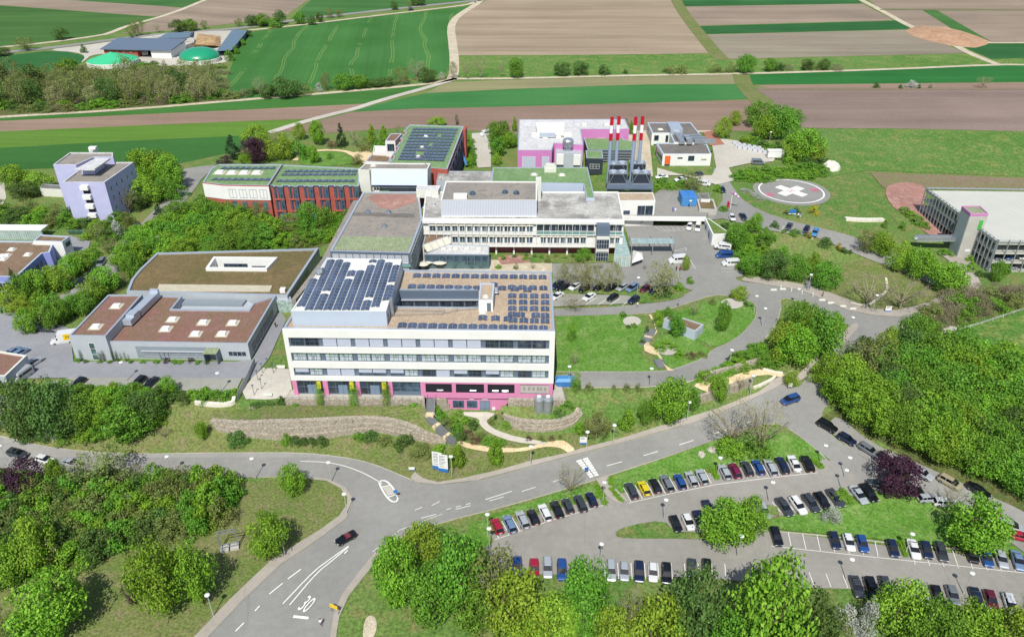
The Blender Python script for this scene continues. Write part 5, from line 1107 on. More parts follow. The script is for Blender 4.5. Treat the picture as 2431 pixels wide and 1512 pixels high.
for s_ in (.0, .22, .86): partbox(deck, 'pillar', 'concrete', fd_, fd_.L*s_, fd_.L*s_ + .4, -1, -.6, 5.8, 8.9)
mb = MB(); mb.box(0, fd_.L, -.1, -.05, 10.6, 10.65, T=fd_); mb.box(0, fd_.L, -.1, -.05, 10.3, 10.34, T=fd_)
for k in range(24): mb.box(k*fd_.L/24, k*fd_.L/24 + .05, -.1, -.05, 9.85, 10.6, T=fd_)
mb.build('railing', M['steel'], deck)
# retaining wall right of the court
ra, rb, rc, rd = P(1674, 520, 9.7), P(1692, 556, 9.9), P(1735, 557, 9.5), P(1684, 520, 9.7)
rw = bld('retaining_wall', 'white concrete retaining wall with garage doors at the edge of the ambulance court', [ra, rb, rc], 6, 'wall')
mb = MB(); mb.prism([ra, rb, rc, P(1720, 545, 9.7), rd], 5.7, 9.8); mb.build('wall', M['white'], rw); mb = MB(); mb.cap(inset([ra, rb, rc, P(1720, 545, 9.7), rd], .4), 9.83); mb.build('planted_top', M['grass'], rw)
fr3 = frame(ra, rb); fr3b = frame(rb, rc)
for k in range(4): partbox(rw, 'garage_door', 'bluegrey' if k % 2 else 'slate', frame(ra, rb), 1.5 + k*(fr3.L - 2)/4, 1.2 + (k + .8)*(fr3.L - 2)/4, -.03, .06, 6, 8.8)
# blue containers
for k, (u, lb) in enumerate(((1626, 'left one of two blue steel containers on the bridge deck'), (1644, 'right one of two blue steel containers on the bridge deck'))):
    x, y = P(u, 490, 9.9); o = empty('storage_container', (x, y, 9.85), lb, 'container', 'blue containers on the bridge deck'); w_ = 2.45; mb = MB(); h = 3.1
    mb.box(x-w_/2, x+w_/2, y, y+6, 9.95, 9.9+h)
    for i in range(14): mb.box(x-w_/2+.05+i*.17, x-w_/2+.12+i*.17, y-.05, y, 10.1, 9.8+h)
    mb.build('body', M['contblue'], o); mb = MB(); mb.hexa([(x-w_/2-.05, y-.1, 9.9+h), (x+w_/2+.05, y-.1, 9.9+h), (x+w_/2+.05, y+6.1, 9.9+h), (x-w_/2-.05, y+6.1, 9.9+h)], [(x-w_/2, y, 10.1+h), (x+w_/2, y, 10.1+h), (x+w_/2, y+6, 10.1+h), (x-w_/2, y+6, 10.1+h)]); mb.build('roof', M['blue'], o)
q = Q([(1660, 498), (1702, 500), (1694, 474), (1654, 474)], 10.6); pl_ = bld('roof_planter', 'square concrete planter with a dry green top beside the blue containers', q, 9, 'planter'); block(pl_, q, 9, 10.8, 'concrete', 'dryroof', .3, .6, 'concrete')
q = Q([(1664, 473), (1686, 474), (1682, 459), (1655, 460)], 11.5); sh = bld('garden_shed', 'small grey-roofed white shed behind the concrete planter', q, 9, 'shed'); block(sh, q, 9, 11.6, 'white', 'darkroof', .1, .2)
# ------------------------------------------------------------------ parking garage
zp_ = 15.6
g0, g1, g2 = P(2200, 449, zp_), P(2369, 574, zp_), P(2600, 576, zp_); g3 = (g2[0] + 30, P(2640, 455, zp_)[1]); g1b = g1
gar = bld('parking_garage', 'open four-deck parking garage with grey steel posts and painted roof bays', [g0, g1, g2, g3], 6)
for i, z in enumerate((6.1, 9.1, 12.1, 15.1)):
    mb = MB(); mb.prism([g0, g1, g2, g3], z - .45, z); mb.build('deck_slab', M['deckconcrete'], gar)
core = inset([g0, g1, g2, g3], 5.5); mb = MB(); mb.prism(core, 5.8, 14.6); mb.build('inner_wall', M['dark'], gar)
for a, b, n_ in ((g0, g1, 22), (g1, g2, 9)):
    ff = frame(a, b)
    for i in range(n_ + 1):
        s_ = i*ff.L/n_; mb = MB(); mb.box(s_-.13, s_+.13, .15, .42, 5.6, 16.3, T=ff); mb.build('steel_post', M['steel'], gar)
    mb = MB()
    for z in (6.1, 9.1, 12.1, 15.1):
        mb.box(0, ff.L, .05, .14, z + .9, z + 1., T=ff); mb.box(0, ff.L, .05, .12, z + .45, z + .52, T=ff)
    mb.box(0, ff.L, -.02, .1, 15.1, 15.6, T=ff)
    mb.build('guard_rail', M['steel'], gar)
ff = frame(g3, g0); mb = MB()
for k in range(26): mb.box(k*ff.L/26, k*ff.L/26 + .12, -.3, -.2, 15.1, 16.3, T=ff)
mb.box(0, ff.L, -.3, -.25, 15.8, 16.3, T=ff); mb.build('guard_rail', M['steel'], gar)
mb = MB(); ge = (Vector(g2) - Vector(g1)).normalized(); gn = Vector((-ge.y, ge.x)); 
for row, (y0, y1, xs0) in enumerate(((4, 8.6, 10), (20, 24.6, 4), (27, 31.6, 0), (41, 45.6, -4))):
    for k in range(22):
        a = Vector((g1[0] - (y0/ (g0[1]-g1[1]))*0 + xs0 + k*2.6 - 6, g1[1] + y0)); 
        tt = (a.y - g1[1])/(g0[1] - g1[1]); lim = g1[0] + (g0[0] - g1[0])*tt + 2.5
        if a.x < lim or tt > .96: continue
        b = a + Vector((-1.3, y1 - y0)); n2 = Vector((.06, 0)); mb.add([(a.x-.06, a.y, 15.13), (a.x+.06, a.y, 15.13), (b.x+.06, b.y, 15.13), (b.x-.06, b.y, 15.13)], [(0, 1, 2, 3)])
mb.build('bay_marking', M['line'], gar)
t0 = Q([(2305, 507), (2347, 507), (2327, 489), (2284, 489)], 20.4); tow = bld('stair_tower', 'grey stair tower with a magenta roof edge and green door on the parking garage', t0, 6, 'tower')
block(tow, t0, 5.6, 20.4, 'concrete', 'palegreenroof', .25, .3, 'magenta'); ft_ = frame(t0[0], t0[1]); ftl = frame(t0[3], t0[0])
partbox(tow, 'roof_band', 'magenta', ft_, 0, ft_.L, 0, .06, 19.6, 20.3); partbox(tow, 'roof_band', 'magenta', ftl, 0, ftl.L, 0, .06, 19.6, 20.3)
partbox(tow, 'side_panel', 'greypanel', ftl, .4, ftl.L - .3, 0, .04, 6, 19.4)
partbox(tow, 'green_door', 'green', ft_, ft_.L*.64, ft_.L*.86, 0, .08, 15.2, 18.2); partbox(tow, 'sign_plate', 'white', ft_, ft_.L*.35, ft_.L*.65, 0, .06, 8, 8.8)
ba, bb = P(2266, 566, 10.2), P(2174, 566, 10.2); fb_ = frame(bb, ba); br = empty('footbridge', (*ba, 6), 'grey steel footbridge from the slope to the garage stair tower', 'footbridge'); mb = MB(); mb.box(0, fb_.L + 1, -1, 1, 9.6, 9.9, T=fb_); mb.build('walkway', M['greypanel'], br); mb = MB()
for d in (-1.05, 1.0): mb.box(0, fb_.L + 1, d, d + .08, 9.9, 11, T=fb_)
mb.build('railing', M['steel'], br)
# cars on the garage decks are added with the other cars
# ------------------------------------------------------------------ lilac apartment tower
za = 22.8; a0 = Q([(126, 391), (207, 398), (262, 372), (268, 362), (166, 362)], za); zb_ = 17.2; 
ap = bld('apartment_building', 'lilac apartment building with stacked white corner balconies and a grey roof', a0, 6)
block(ap, Q([(126, 391), (180, 392), (222, 373), (268, 372), (268, 362), (166, 362)], za), 5.6, za, 'lilac', 'gravelroof', .4, .4, 'lightroof')
b0 = Q([(148, 433), (248, 433), (317, 385), (230, 385), (178, 410)], 20.5); block(ap, b0, 5.6, 20.5, 'lilac', 'gravelroof', .4, .4, 'lightroof')
fb0 = frame(b0[0], b0[1]); fb1 = frame(b0[1], b0[2])
for i, z in enumerate((7, 10.2, 13.4, 16.6)):
    windows(ap, fb1, 1, fb1.L - 1, z, z + 1.7, 5, 2.6, 'white', 'glass', bar=0)
    bal = MB(); sx_ = fb0.L*.42; bal.box(sx_, sx_ + 2.6, 0, 1.3, z + 1.6, z + 3.0, T=fb0); o = bal.build('balcony', M['white'], ap); partbox(o, 'balcony_opening', 'dark', fb0, sx_ + .2, sx_ + 2.4, 0, .05, z + .0, z + 1.6)
mb = MB(); mb.prism(Q([(178, 403), (225, 403), (262, 377), (230, 376)], 23), 22.7, 23.2); mb.build('roof_canopy', M['lightroof'], ap); mb = MB(); mb.prism(Q([(192, 402), (222, 402), (245, 386), (215, 386)], 22), 20.2, 22.6); mb.build('lift_house', M['lilac'], ap)
mb = MB()
for u, v in ((170, 428), (200, 430), (235, 430), (255, 420), (275, 408), (295, 396)): x, y = P(u, v, 20.5); mb.tube([(x, y, 20), (x, y, 21.6)], .05, 4)
mb.build('roof_post', M['steel'], ap)
x, y = P(222, 362, za); mb = MB(); mb.lathe([(.05, za+.6), (.5, za+.75), (.9, za+1.2)], 12, (x, y)); mb.box(x-2, x+.5, y+1, y+2.5, za-.2, za+1.4); mb.build('satellite_dish', M['white'], ap)
q = Q([(94, 447), (150, 450), (150, 440), (100, 436)], 9); lw_ = bld('entrance_annexe', 'low white entrance annexe beside the lilac apartment building', q, 6, 'annexe'); block(lw_, q, 5.8, 9, 'offwhite', 'darkroof', .2, .3)
# ------------------------------------------------------------------ left complex with brown roof, greenhouse
zh = 11.; q = Q([(-60, 690), (-60, 570), (30, 572), (129, 573), (100, 600), (118, 599), (80, 630), (38, 658), (-10, 658)], zh)
lc = bld('laundry_building', 'blue-walled flat building with a brown planted roof and roof hatches at the left edge', q, 6); q = Q([(-60, 657), (38, 657), (100, 601), (118, 599), (128, 573), (30, 572), (-60, 571)], zh); block(lc, q, 5.6, zh, 'bluewall', 'brownroof', .3, .5, 'bluegrey')
ff = frame(q[1], q[2]); windows(lc, ff, 1, ff.L - 1, 6.8, 9.4, 6, .8, 'slate', 'glass', bar=1); ff0 = frame(q[0], q[1]); windows(lc, ff0, ff0.L - 8, ff0.L - 1, 6.4, 9.2, 1, .2, 'white', 'glass', bar=1)
skylights(lc, [(5, 608), (17, 607), (8, 616), (66, 605), (28, 593), (88, 577)], zh - .3, 1.5, 1.5, .45)
q = Q([(79, 572), (147, 574), (165, 561), (97, 557)], 12.); ls = bld('bin_house', 'small white house with a brown roof beside the laundry and the green bins', q, 6, 'outbuilding'); block(ls, q, 5.8, 12., 'white', 'brownroof', .3, .4, 'bluegrey'); ff = frame(q[1], q[2]); windows(ls, ff, 1, ff.L - .5, 9.6, 11, 1, .1, 'slate', 'glass', bar=2)
q = Q([(-60, 545), (98, 546), (96, 532), (-60, 532)], 9.5); gh = bld('greenhouse', 'long glazed greenhouse behind the blue-walled laundry', q, 6, 'greenhouse'); ff = frame(q[0], q[1]); mb = MB(); mb.hexa([(*p, 6) for p in ccw(q)], [(*p, 9.2) for p in ccw(q)]); mb.build('glass_wall', M['canopyglass'], gh); mb = MB(); mb.box(0, ff.L, -4, .2, 9.2, 9.5, T=ff)
for k in range(30): mb.box(k*ff.L/30, k*ff.L/30 + .1, 0, .1, 6, 9.2, T=ff)
mb.build('frame', M['white'], gh)
q = Q([(-30, 658), (6, 659), (20, 620), (-10, 560), (-60, 560)], 14); q = Q([(-60, 600), (2, 600), (22, 560), (-60, 540)], 14.5)
# bottom-left workshop
zs = 10.; q = Q([(-60, 892), (12, 893), (64, 843), (0, 833), (-60, 826)], zs); ws = bld('workshop', 'small grey workshop with a red sedum roof at the left edge, vans beside it', q, 6, 'outbuilding'); block(ws, q, 5.6, zs, 'greypanel', 'sedum', .3, .5, 'offwhite')
# ------------------------------------------------------------------ grey garden pavilion on the right lawn
zy = 8.7; q = Q([(1648, 774), (1671, 769), (1592, 744), (1575, 753)], zy); q = Q([(1575, 756), (1651, 787), (1671, 770), (1594, 745)], zy); gp = bld('garden_pavilion', 'grey transformer house with a brown planted roof in the garden', q, 6, 'outbuilding'); block(gp, q, 5.6, zy, 'bluegrey', 'brownroof', .2, .4, 'greypanel'); ff = frame(q[1], q[2]); partbox(gp, 'door', 'greypanel', ff, .8, ff.L - .8, 0, .05, 6, 8.2)
# ------------------------------------------------------------------ biogas farm
z6 = 6
fb = Q([(243, 114), (404, 117), (402, 99), (248, 98)], 11.5); hb = bld('farm_hall', 'long farm hall with a slate-blue solar roof and red walls', fb, 6, 'barn'); fh_ = frame(fb[0], fb[1])
D_ = (Vector(fb[3]) - Vector(fb[0])).length; mb = MB(); mb.box(.3, fh_.L*.5, -D_ + .3, -.3, 5.8, 11.2, T=fh_); mb.build('wall', M['brick'], hb); mb = MB(); mb.box(fh_.L*.7, fh_.L - .3, -D_ + .3, -.3, 5.8, 11.2, T=fh_); mb.build('white_wall', M['white'], hb)
mb = MB(); mb.box(fh_.L*.5, fh_.L*.7, -D_ + .3, -8, 5.8, 11.2, T=fh_); mb.build('rear_wall', M['dark'], hb); mb = MB(); mb.hexa([fh_(-1, 1, 10.6), fh_(fh_.L + 1, 1, 10.6), fh_(fh_.L + 1, -D_, 12.8), fh_(-1, -D_, 12.8)], [fh_(-1, 1, 11.1), fh_(fh_.L + 1, 1, 11.1), fh_(fh_.L + 1, -D_, 13.3), fh_(-1, -D_, 13.3)]); mb.build('roof', M['slate'], hb)
windows(hb, fh_, 2, fh_.L*.46, 8.6, 9.6, 4, 5, 'white', 'glass', bar=0)
def dome(u, v0, v1, r_px, lab, mat, cone):
    x, y = P(u, v0, 6); r = r_px / SCALE(x, y, 6); y += r*.0; zt = ZAT(v1, y); o = empty('gas_dome', (x, y, 6), lab, 'gas dome')
    zt = 6 + (zt - 6); n_ = 10; prof = []
    for k in range(n_ + 1):
        t = k/n_; prof.append((r*(1 - t) + .02 if cone else r*math.cos(t*math.pi/2) + .02, 8.5 + (zt - 8.5)*(t if cone else math.sin(t*math.pi/2))))
    mb = MB(); mb.lathe(prof, 32, (x, y)); mb.build('membrane', M[mat], o, smooth=True); mb = MB(); mb.lathe([(r+.3, 5.8), (r+.3, 8.3), (r+.1, 8.5)], 32, (x, y)); mb.build('tank_wall', M['offwhite'], o)
M['domegreen'] = plain('green_membrane', '#1f8a63', .3, .6, var=.05); M['conegreen'] = plain('pale_green_membrane', '#3cae7c', .6, .3, var=.05)
dome(476, 146, 113, 46, 'dark green domed gas holder at the biogas farm', 'domegreen', False); dome(270, 152, 124, 56, 'pale green cone-roofed gas holder behind the wood', 'conegreen', True)
M['silagecover'] = plain('slate_blue_sheet', '#5d7180', .6, .3); M['silage'] = mottled('silage', ('#a98b64', '#8a6c4c', '#bda47e'), (.1, .5, 2.))
sc_ = MB(); a = Q([(512, 124), (556, 122), (598, 73), (552, 70)], 6); b = Q([(517, 122), (549, 120), (588, 73), (560, 71)], 9.5); sc_.hexa([(*p, 6) for p in ccw(a)], [(*p, 9.5) for p in ccw(b)]); tag(sc_.build('silage_clamp', M['silagecover']), 'long silage heap under a slate-blue sheet beside the green dome', 'silage heap')
sc_ = MB(); a = Q([(365, 94), (455, 92), (462, 76), (400, 78)], 6); b = Q([(372, 92), (448, 90), (455, 78), (402, 79)], 9); sc_.hexa([(*p, 6) for p in ccw(a)], [(*p, 9) for p in ccw(b)]); tag(sc_.build('silage_clamp', M['silagecover']), 'slate-blue covered silage heap behind the farm hall', 'silage heap')
sc_ = MB(); a = Q([(456, 112), (525, 112), (525, 86), (470, 80)], 6); b = Q([(465, 106), (505, 108), (510, 92), (474, 84)], 8.5); sc_.hexa([(*p, 6) for p in ccw(a)], [(*p, 8.5) for p in ccw(b)]); tag(sc_.build('silage_heap', M['silage']), 'open brown silage heap between the sheeted heaps', 'silage heap')
wl = MB(); pts = Q([(365, 96), (400, 98), (460, 101), (458, 111), (440, 118)], 6)
for a, b in zip(pts, pts[1:]): wl.tube([(a[0], a[1], 7.5), (b[0], b[1], 7.5)], 1.6, 4)
tag(wl.build('silo_wall', M['concrete']), 'grey concrete silo wall behind the farm hall', 'wall')
hp2 = MB(); c = P(2248, 86, 6); rnd = random.Random(3)
ring = [(c[0] + math.cos(k*.5236)*(20 + rnd.random()*4), c[1] + math.sin(k*.5236)*(34 + rnd.random()*6)) for k in range(12)]; hp2.hexa([(*p, 5.9) for p in ring], [(c[0] + (p[0]-c[0])*.45, c[1] + (p[1]-c[1])*.45, 8.3 + rnd.random()*.8) for p in ring]); tag(hp2.build('earth_heap', M['soil']), 'bare brown earth heap beside the far farm track', 'earth heap')
# ================================================================== RETAINING WALLS, STAIRS, SITE FURNITURE
def lerp3(a, b, t): return tuple(a[i] + (b[i]-a[i])*t for i in range(3))
def resample(px, n):
    d = [0]
    for a, b in zip(px, px[1:]): d.append(d[-1] + math.hypot(b[0]-a[0], b[1]-a[1]))
    out = []
    for k in range(n):
        s_ = d[-1]*k/(n-1); i = max(0, min(len(px) - 2, next((j for j in range(len(d)-1) if d[j+1] >= s_ - 1e-6), len(px)-2)))
        t = (s_ - d[i])/max(1e-6, d[i+1]-d[i]); out.append((px[i][0] + (px[i+1][0]-px[i][0])*t, px[i][1] + (px[i+1][1]-px[i][1])*t))
    return out
def gabion(name, label, top, bot, tiers=3, n=24, thick=1.1, drop=.4):
    top = resample(smooth(top, 2), n); bot = resample(smooth(bot, 2), n); Bt = [G(*p) for p in bot]; Tt = []
    for (u, v), b in zip(top, Bt):
        y = b[1] + .9; z = ZAT(v, y); Tt.append((P(u, v, z)[0], y, z))
    o = empty(name, Bt[n//2], label, 'retaining wall')
    for k in range(tiers):
        mb = MB(); L0 = [lerp3(b, t, k/tiers) for b, t in zip(Bt, Tt)]; L1 = [lerp3(b, t, (k+1)/tiers) for b, t in zip(Bt, Tt)]
        ring = []
        for i in range(n):
            q0, q1 = Vector(L0[max(i-1, 0)]), Vector(L0[min(i+1, n-1)]); e = (q1-q0); e.z = 0; e.normalize(); nn = Vector((-e.y, e.x, 0))
            f0 = Vector(L0[i]); z0 = f0.z - (drop if k == 0 else .0); z1 = L1[i][2]
            ring.append([(f0.x, f0.y, z0), (f0.x, f0.y, z1), (f0.x + nn.x*thick, f0.y + nn.y*thick, z1), (f0.x + nn.x*thick, f0.y + nn.y*thick, z0)])
        vs = [q for r in ring for q in r]
        mb.add(vs, [((i+1)*4+k_, i*4+k_, i*4+(k_+1) % 4, (i+1)*4+(k_+1) % 4)[::-1] for i in range(n-1) for k_ in range(4)] + [(0, 1, 2, 3), (n*4-1, n*4-2, n*4-3, n*4-4)])
        mb.build('wall_tier', M['gabion'], o)
    return Tt
def bed(name, mat, front, back):
    n = len(front); mb = MB(); mb.add(list(front) + list(back), [(i, i+1, n+i+1, n+i) for i in range(n-1)]); return tag(mb.build(name, M[mat]), kind='structure')
T1 = gabion('gabion_wall', 'long curved three-tier stone gabion wall below the white hospital block', [(493,997),(560,1003),(620,1000),(720,998),(800,993),(850,991),(900,992),(940,998),(985,1014),(1020,1034),(1052,1040)], [(512,1022),(560,1034),(620,1042),(690,1049),(780,1041),(840,1031),(890,1024),(945,1036),(990,1047),(1030,1054),(1058,1054)])
def backline(px, z, n): return [(*P(u, v, z), z) for u, v in resample(px, n)]
bed('planted_slope', 'drygrass', [(x, y + .9, z - .05) for x, y, z in T1], backline([(510,964),(560,962),(690,962),(1005,964),(1012,975),(1030,1000),(1062,1030)], 4.9, 24)[:16] + [(*P(u, v, z), z) for (u, v, z) in ((1000,964,4.9),(1010,970,4.6),(1016,980,4.3),(1020,988,4.0),(1028,1000,3.5),(1038,1010,3.0),(1050,1022,2.4),(1060,1034,1.9))])
T2 = gabion('gabion_wall', 'round stone gabion wall with two steel tanks behind it, right of the pink entrance', [(1188,982),(1215,995),(1260,1000),(1300,1001),(1340,995),(1368,984),(1377,968)], [(1200,1006),(1222,1020),(1265,1026),(1300,1026),(1342,1019),(1368,1006),(1384,985)], n=18)
bed('planted_slope', 'grass', [(x, y + .9, z - .05) for x, y, z in T2], backline([(1190,962),(1215,964),(1345,966),(1352,958),(1358,950)], 4.6, 18))
def terrace(name, label, poly, z, zlow, front, n=2):
    o = bld(name, label, poly, zlow, 'terrace'); mb = MB(); mb.prism(poly, zlow, z); mb.build('wall', M['gabion'], o); mb = MB(); mb.cap(inset(poly, .25), z + .03); mb.build('paving', M['paving'], o)
    pts = [(*p, z) for p in front]; mb = MB(); L_ = []
    for a, b in zip(pts, pts[1:]):
        k = max(1, int(math.dist(a, b) / 1.6))
        for i in range(k + 1):
            p = lerp3(a, b, i/k); mb.tube([p, (p[0], p[1], z + 1.05)], .03, 4)
        for h in (1.05, .55): mb.tube([(a[0], a[1], z + h), (b[0], b[1], z + h)], .025, 4)
    mb.build('railing', M['steel'], o); return o
pl_ = Q([(676,948),(1008,949),(1008,925),(690,925)], 6.0); terrace('entrance_terrace', 'paved terrace with a steel railing in front of the glazed doors', pl_, 6.05, 2, [pl_[0], pl_[1]])
pr_ = Q([(1206,949),(1344,951),(1331,905),(1316,905),(1316,925),(1206,925)], 6.0); terrace('side_terrace', 'paved terrace wrapping the right corner of the pink ground floor', pr_, 6.05, 2, [pr_[0], pr_[1], pr_[2]])
mb = MB(); q = Q([(1028,944),(1060,944),(1060,925),(1028,925)], 6); mb.prism(q, .5, 5.6); q = Q([(1044,960),(1066,960),(1066,945),(1044,945)], 3.9); mb.prism(q, .5, 3.9); q = Q([(1056,972),(1070,972),(1070,958),(1056,958)], 2.6); mb.prism(q, .5, 2.6); tag(mb.build('stepped_wall', M['gabion']), 'stepped stone wall left of the pink basement doors', 'wall')
# stairs
M['step'] = plain('stair_tread', '#6d6f70', .8); M['landing'] = plain('sand_landing', '#c8b791', .9)
def stairs(name, label, pts, w=2.0, n=7):
    o = empty(name, pts[0], label, 'stairs')
    for k, (a, b) in enumerate(zip(pts, pts[1:])):
        a, b = Vector(a), Vector(b); e = Vector((b.x-a.x, b.y-a.y, 0)); L_ = e.length; e.normalize(); nn = Vector((-e.y, e.x, 0)); mb = MB()
        fl_ = k % 2 == 0; m_ = n if fl_ else 1
        for i in range(m_):
            p, q = a + e*(L_*i/m_), a + e*(L_*(i+1)/m_); z = a.z + (b.z-a.z)*(i + .5)/m_ if fl_ else a.z - .02
            r = ccw([((p - nn*w/2).x, (p - nn*w/2).y), ((q - nn*w/2).x, (q - nn*w/2).y), ((q + nn*w/2).x, (q + nn*w/2).y), ((p + nn*w/2).x, (p + nn*w/2).y)])
            mb.hexa([(*c, z - 1.2) for c in r], [(*c, z) for c in r])
        mb.build('flight' if fl_ else 'landing', M['step' if fl_ else 'landing'], o)
    mb = MB()
    for s_ in (-1, 1):
        l_ = []
        for i, p in enumerate(pts):
            q = Vector(pts[min(i+1, len(pts)-1)]) - Vector(pts[max(i-1, 0)]); q.z = 0; q.normalize(); l_.append((p[0] - q.y*s_*w*.5, p[1] + q.x*s_*w*.5, p[2] + 1.0))
        mb.tube(l_, .035, 4)
        for p in l_: mb.tube([p, (p[0], p[1], p[2]-1.1)], .03, 4)
    mb.build('handrail', M['steel'], o)
def PZ(u, v, z): return (*P(u, v, z), z)
stairs('garden_stairs', 'long outdoor stairs in four flights winding down beside the gabion wall', [PZ(1024,944,6), PZ(1022,978,4.5), PZ(1018,988,4.4), PZ(1032,1006,3.4), PZ(1040,1011,3.3), PZ(1058,1030,2.2), PZ(1064,1034,2.1), PZ(1084,1048,1.1), PZ(1094,1052,.9)], 1.9)
def gz(u, v, dz=.1): x, y, z = G(u, v); return (x, y, z + dz)
stairs('lawn_stairs', 'upper two-flight stairs on the lawn left of the grey transformer house', [gz(1548,784,.5), gz(1540,800,.4), gz(1538,804,.4), gz(1526,821,.2)], 2.2, 6)
stairs('lawn_stairs', 'short lower stairs from the seating circle to the drive', [gz(1561,856,.4), gz(1572,873,.2)], 2.2, 6)
def wall_line(name, label, px, h, th=.8, mat='gabion', cat='wall', sm=1, zf=None):
    pts = [G(u, v) for u, v in dens(smooth(px, sm), 12, False)]; mb = MB(); ring = []
    for i, p in enumerate(pts):
        e = Vector(pts[min(i+1, len(pts)-1)]) - Vector(pts[max(i-1, 0)]); e.z = 0; e.normalize(); nn = Vector((-e.y, e.x, 0))*th
        ring.append([(p[0], p[1], p[2]-.4), (p[0], p[1], p[2]+h), (p[0]+nn.x, p[1]+nn.y, p[2]+h), (p[0]+nn.x, p[1]+nn.y, p[2]-.4)])
    n = len(ring); mb.add([q for r in ring for q in r], [((i+1)*4+k_, i*4+k_, i*4+(k_+1) % 4, (i+1)*4+(k_+1) % 4)[::-1] for i in range(n-1) for k_ in range(4)] + [(0, 1, 2, 3), (n*4-1, n*4-2, n*4-3, n*4-4)])
    return tag(mb.build(name, M[mat]), label, cat)
sheet('footpath', M['sandpath'], [(1640,915),(1690,905),(1760,888),(1810,875),(1862,890),(1858,898),(1810,890),(1760,905),(1700,925),(1690,935),(1670,930)], 5, 1)
wall_line('stone_wall', 'straight stone gabion wall above the sandy ramp on the right slope', [(1672,905),(1720,893),(1760,881),(1803,869)], 2.0)
wall_line('stone_wall', 'stone retaining wall under the railing of the sandy ramp, above the main road', [(1655,962),(1700,947),(1740,934),(1785,917)], 2.2)
wall_line('stone_edging', 'low white stone edging below the sandy ramp near the road', [(1790,925),(1815,915),(1838,903),(1842,896)], .6, .6, 'stones')
wall_line('stone_edging', 'low white stone edging at the upper end of the sandy ramp', [(1806,878),(1832,886),(1858,890)], .5, .6, 'stones')
wall_line('stone_wall', 'low wall of white stone blocks at the end of the staff parking hedge', [(463,962),(500,967),(530,968),(558,962),(562,948)], 1.0, .8, 'stones')
wall_line('stone_wall', 'low gabion wall below the left end of the paved square', [(592,978),(640,980),(682,980)], 1.0)
wall_line('stone_wall', 'curved loose dry-stone wall on the slope below the garage', [(2020,722),(2060,730),(2095,705),(2110,690),(2105,662)], .4, .6, 'stones')
wall_line('stone_wall', 'long bank of white stones on the meadow above the staff cars', [(2008,525),(2050,528),(2100,527)], .9, 1.5, 'stones')
# fences / rails
def fence(name, label, px, h, step, mat='steel', panel=False, rails=2, cat='fence'):
    pts = [G(u, v) for u, v in dens(px, step, False)]; o = empty(name, pts[0], label, cat); mb = MB()
    for p in pts: mb.tube([(p[0], p[1], p[2]-.2), (p[0], p[1], p[2]+h)], .05, 4)
    mb.build('fence_posts', M[mat], o); mb = MB()
    for a, b in zip(pts, pts[1:]):
        for r in range(rails): z = h*(1 - r/ max(1, rails)*.7) - .05; mb.tube([(a[0], a[1], a[2]+z), (b[0], b[1], b[2]+z)], .035, 4)
        if panel: mb.hexa([(a[0]-.02, a[1], a[2]+.1), (b[0]-.02, b[1], b[2]+.1), (b[0]+.02, b[1]+.02, b[2]+.1), (a[0]+.02, a[1]+.02, a[2]+.1)], [(a[0]-.02, a[1], a[2]+h-.1), (b[0]-.02, b[1], b[2]+h-.1), (b[0]+.02, b[1]+.02, b[2]+h-.1), (a[0]+.02, a[1]+.02, a[2]+h-.1)])
    mb.build('panels' if panel else 'rails', M['greypanel' if panel else mat], o)
fence('panel_fence', 'grey panel fence between the staff parking and the paved square', [(607,866),(590,905),(566,950)], 2.1, 8, panel=True)
fence('field_fence', 'white rail fence along the meadow edge at the right', [(2140,848),(2190,815),(2250,795),(2330,772),(2431,738),(2500,720)], 1.1, 25, 'white', rails=2)
fence('railing', 'steel railing on the sandy ramp above the stone retaining wall', [(1650,945),(1690,938),(1740,920),(1790,900)], 1.1, 10)
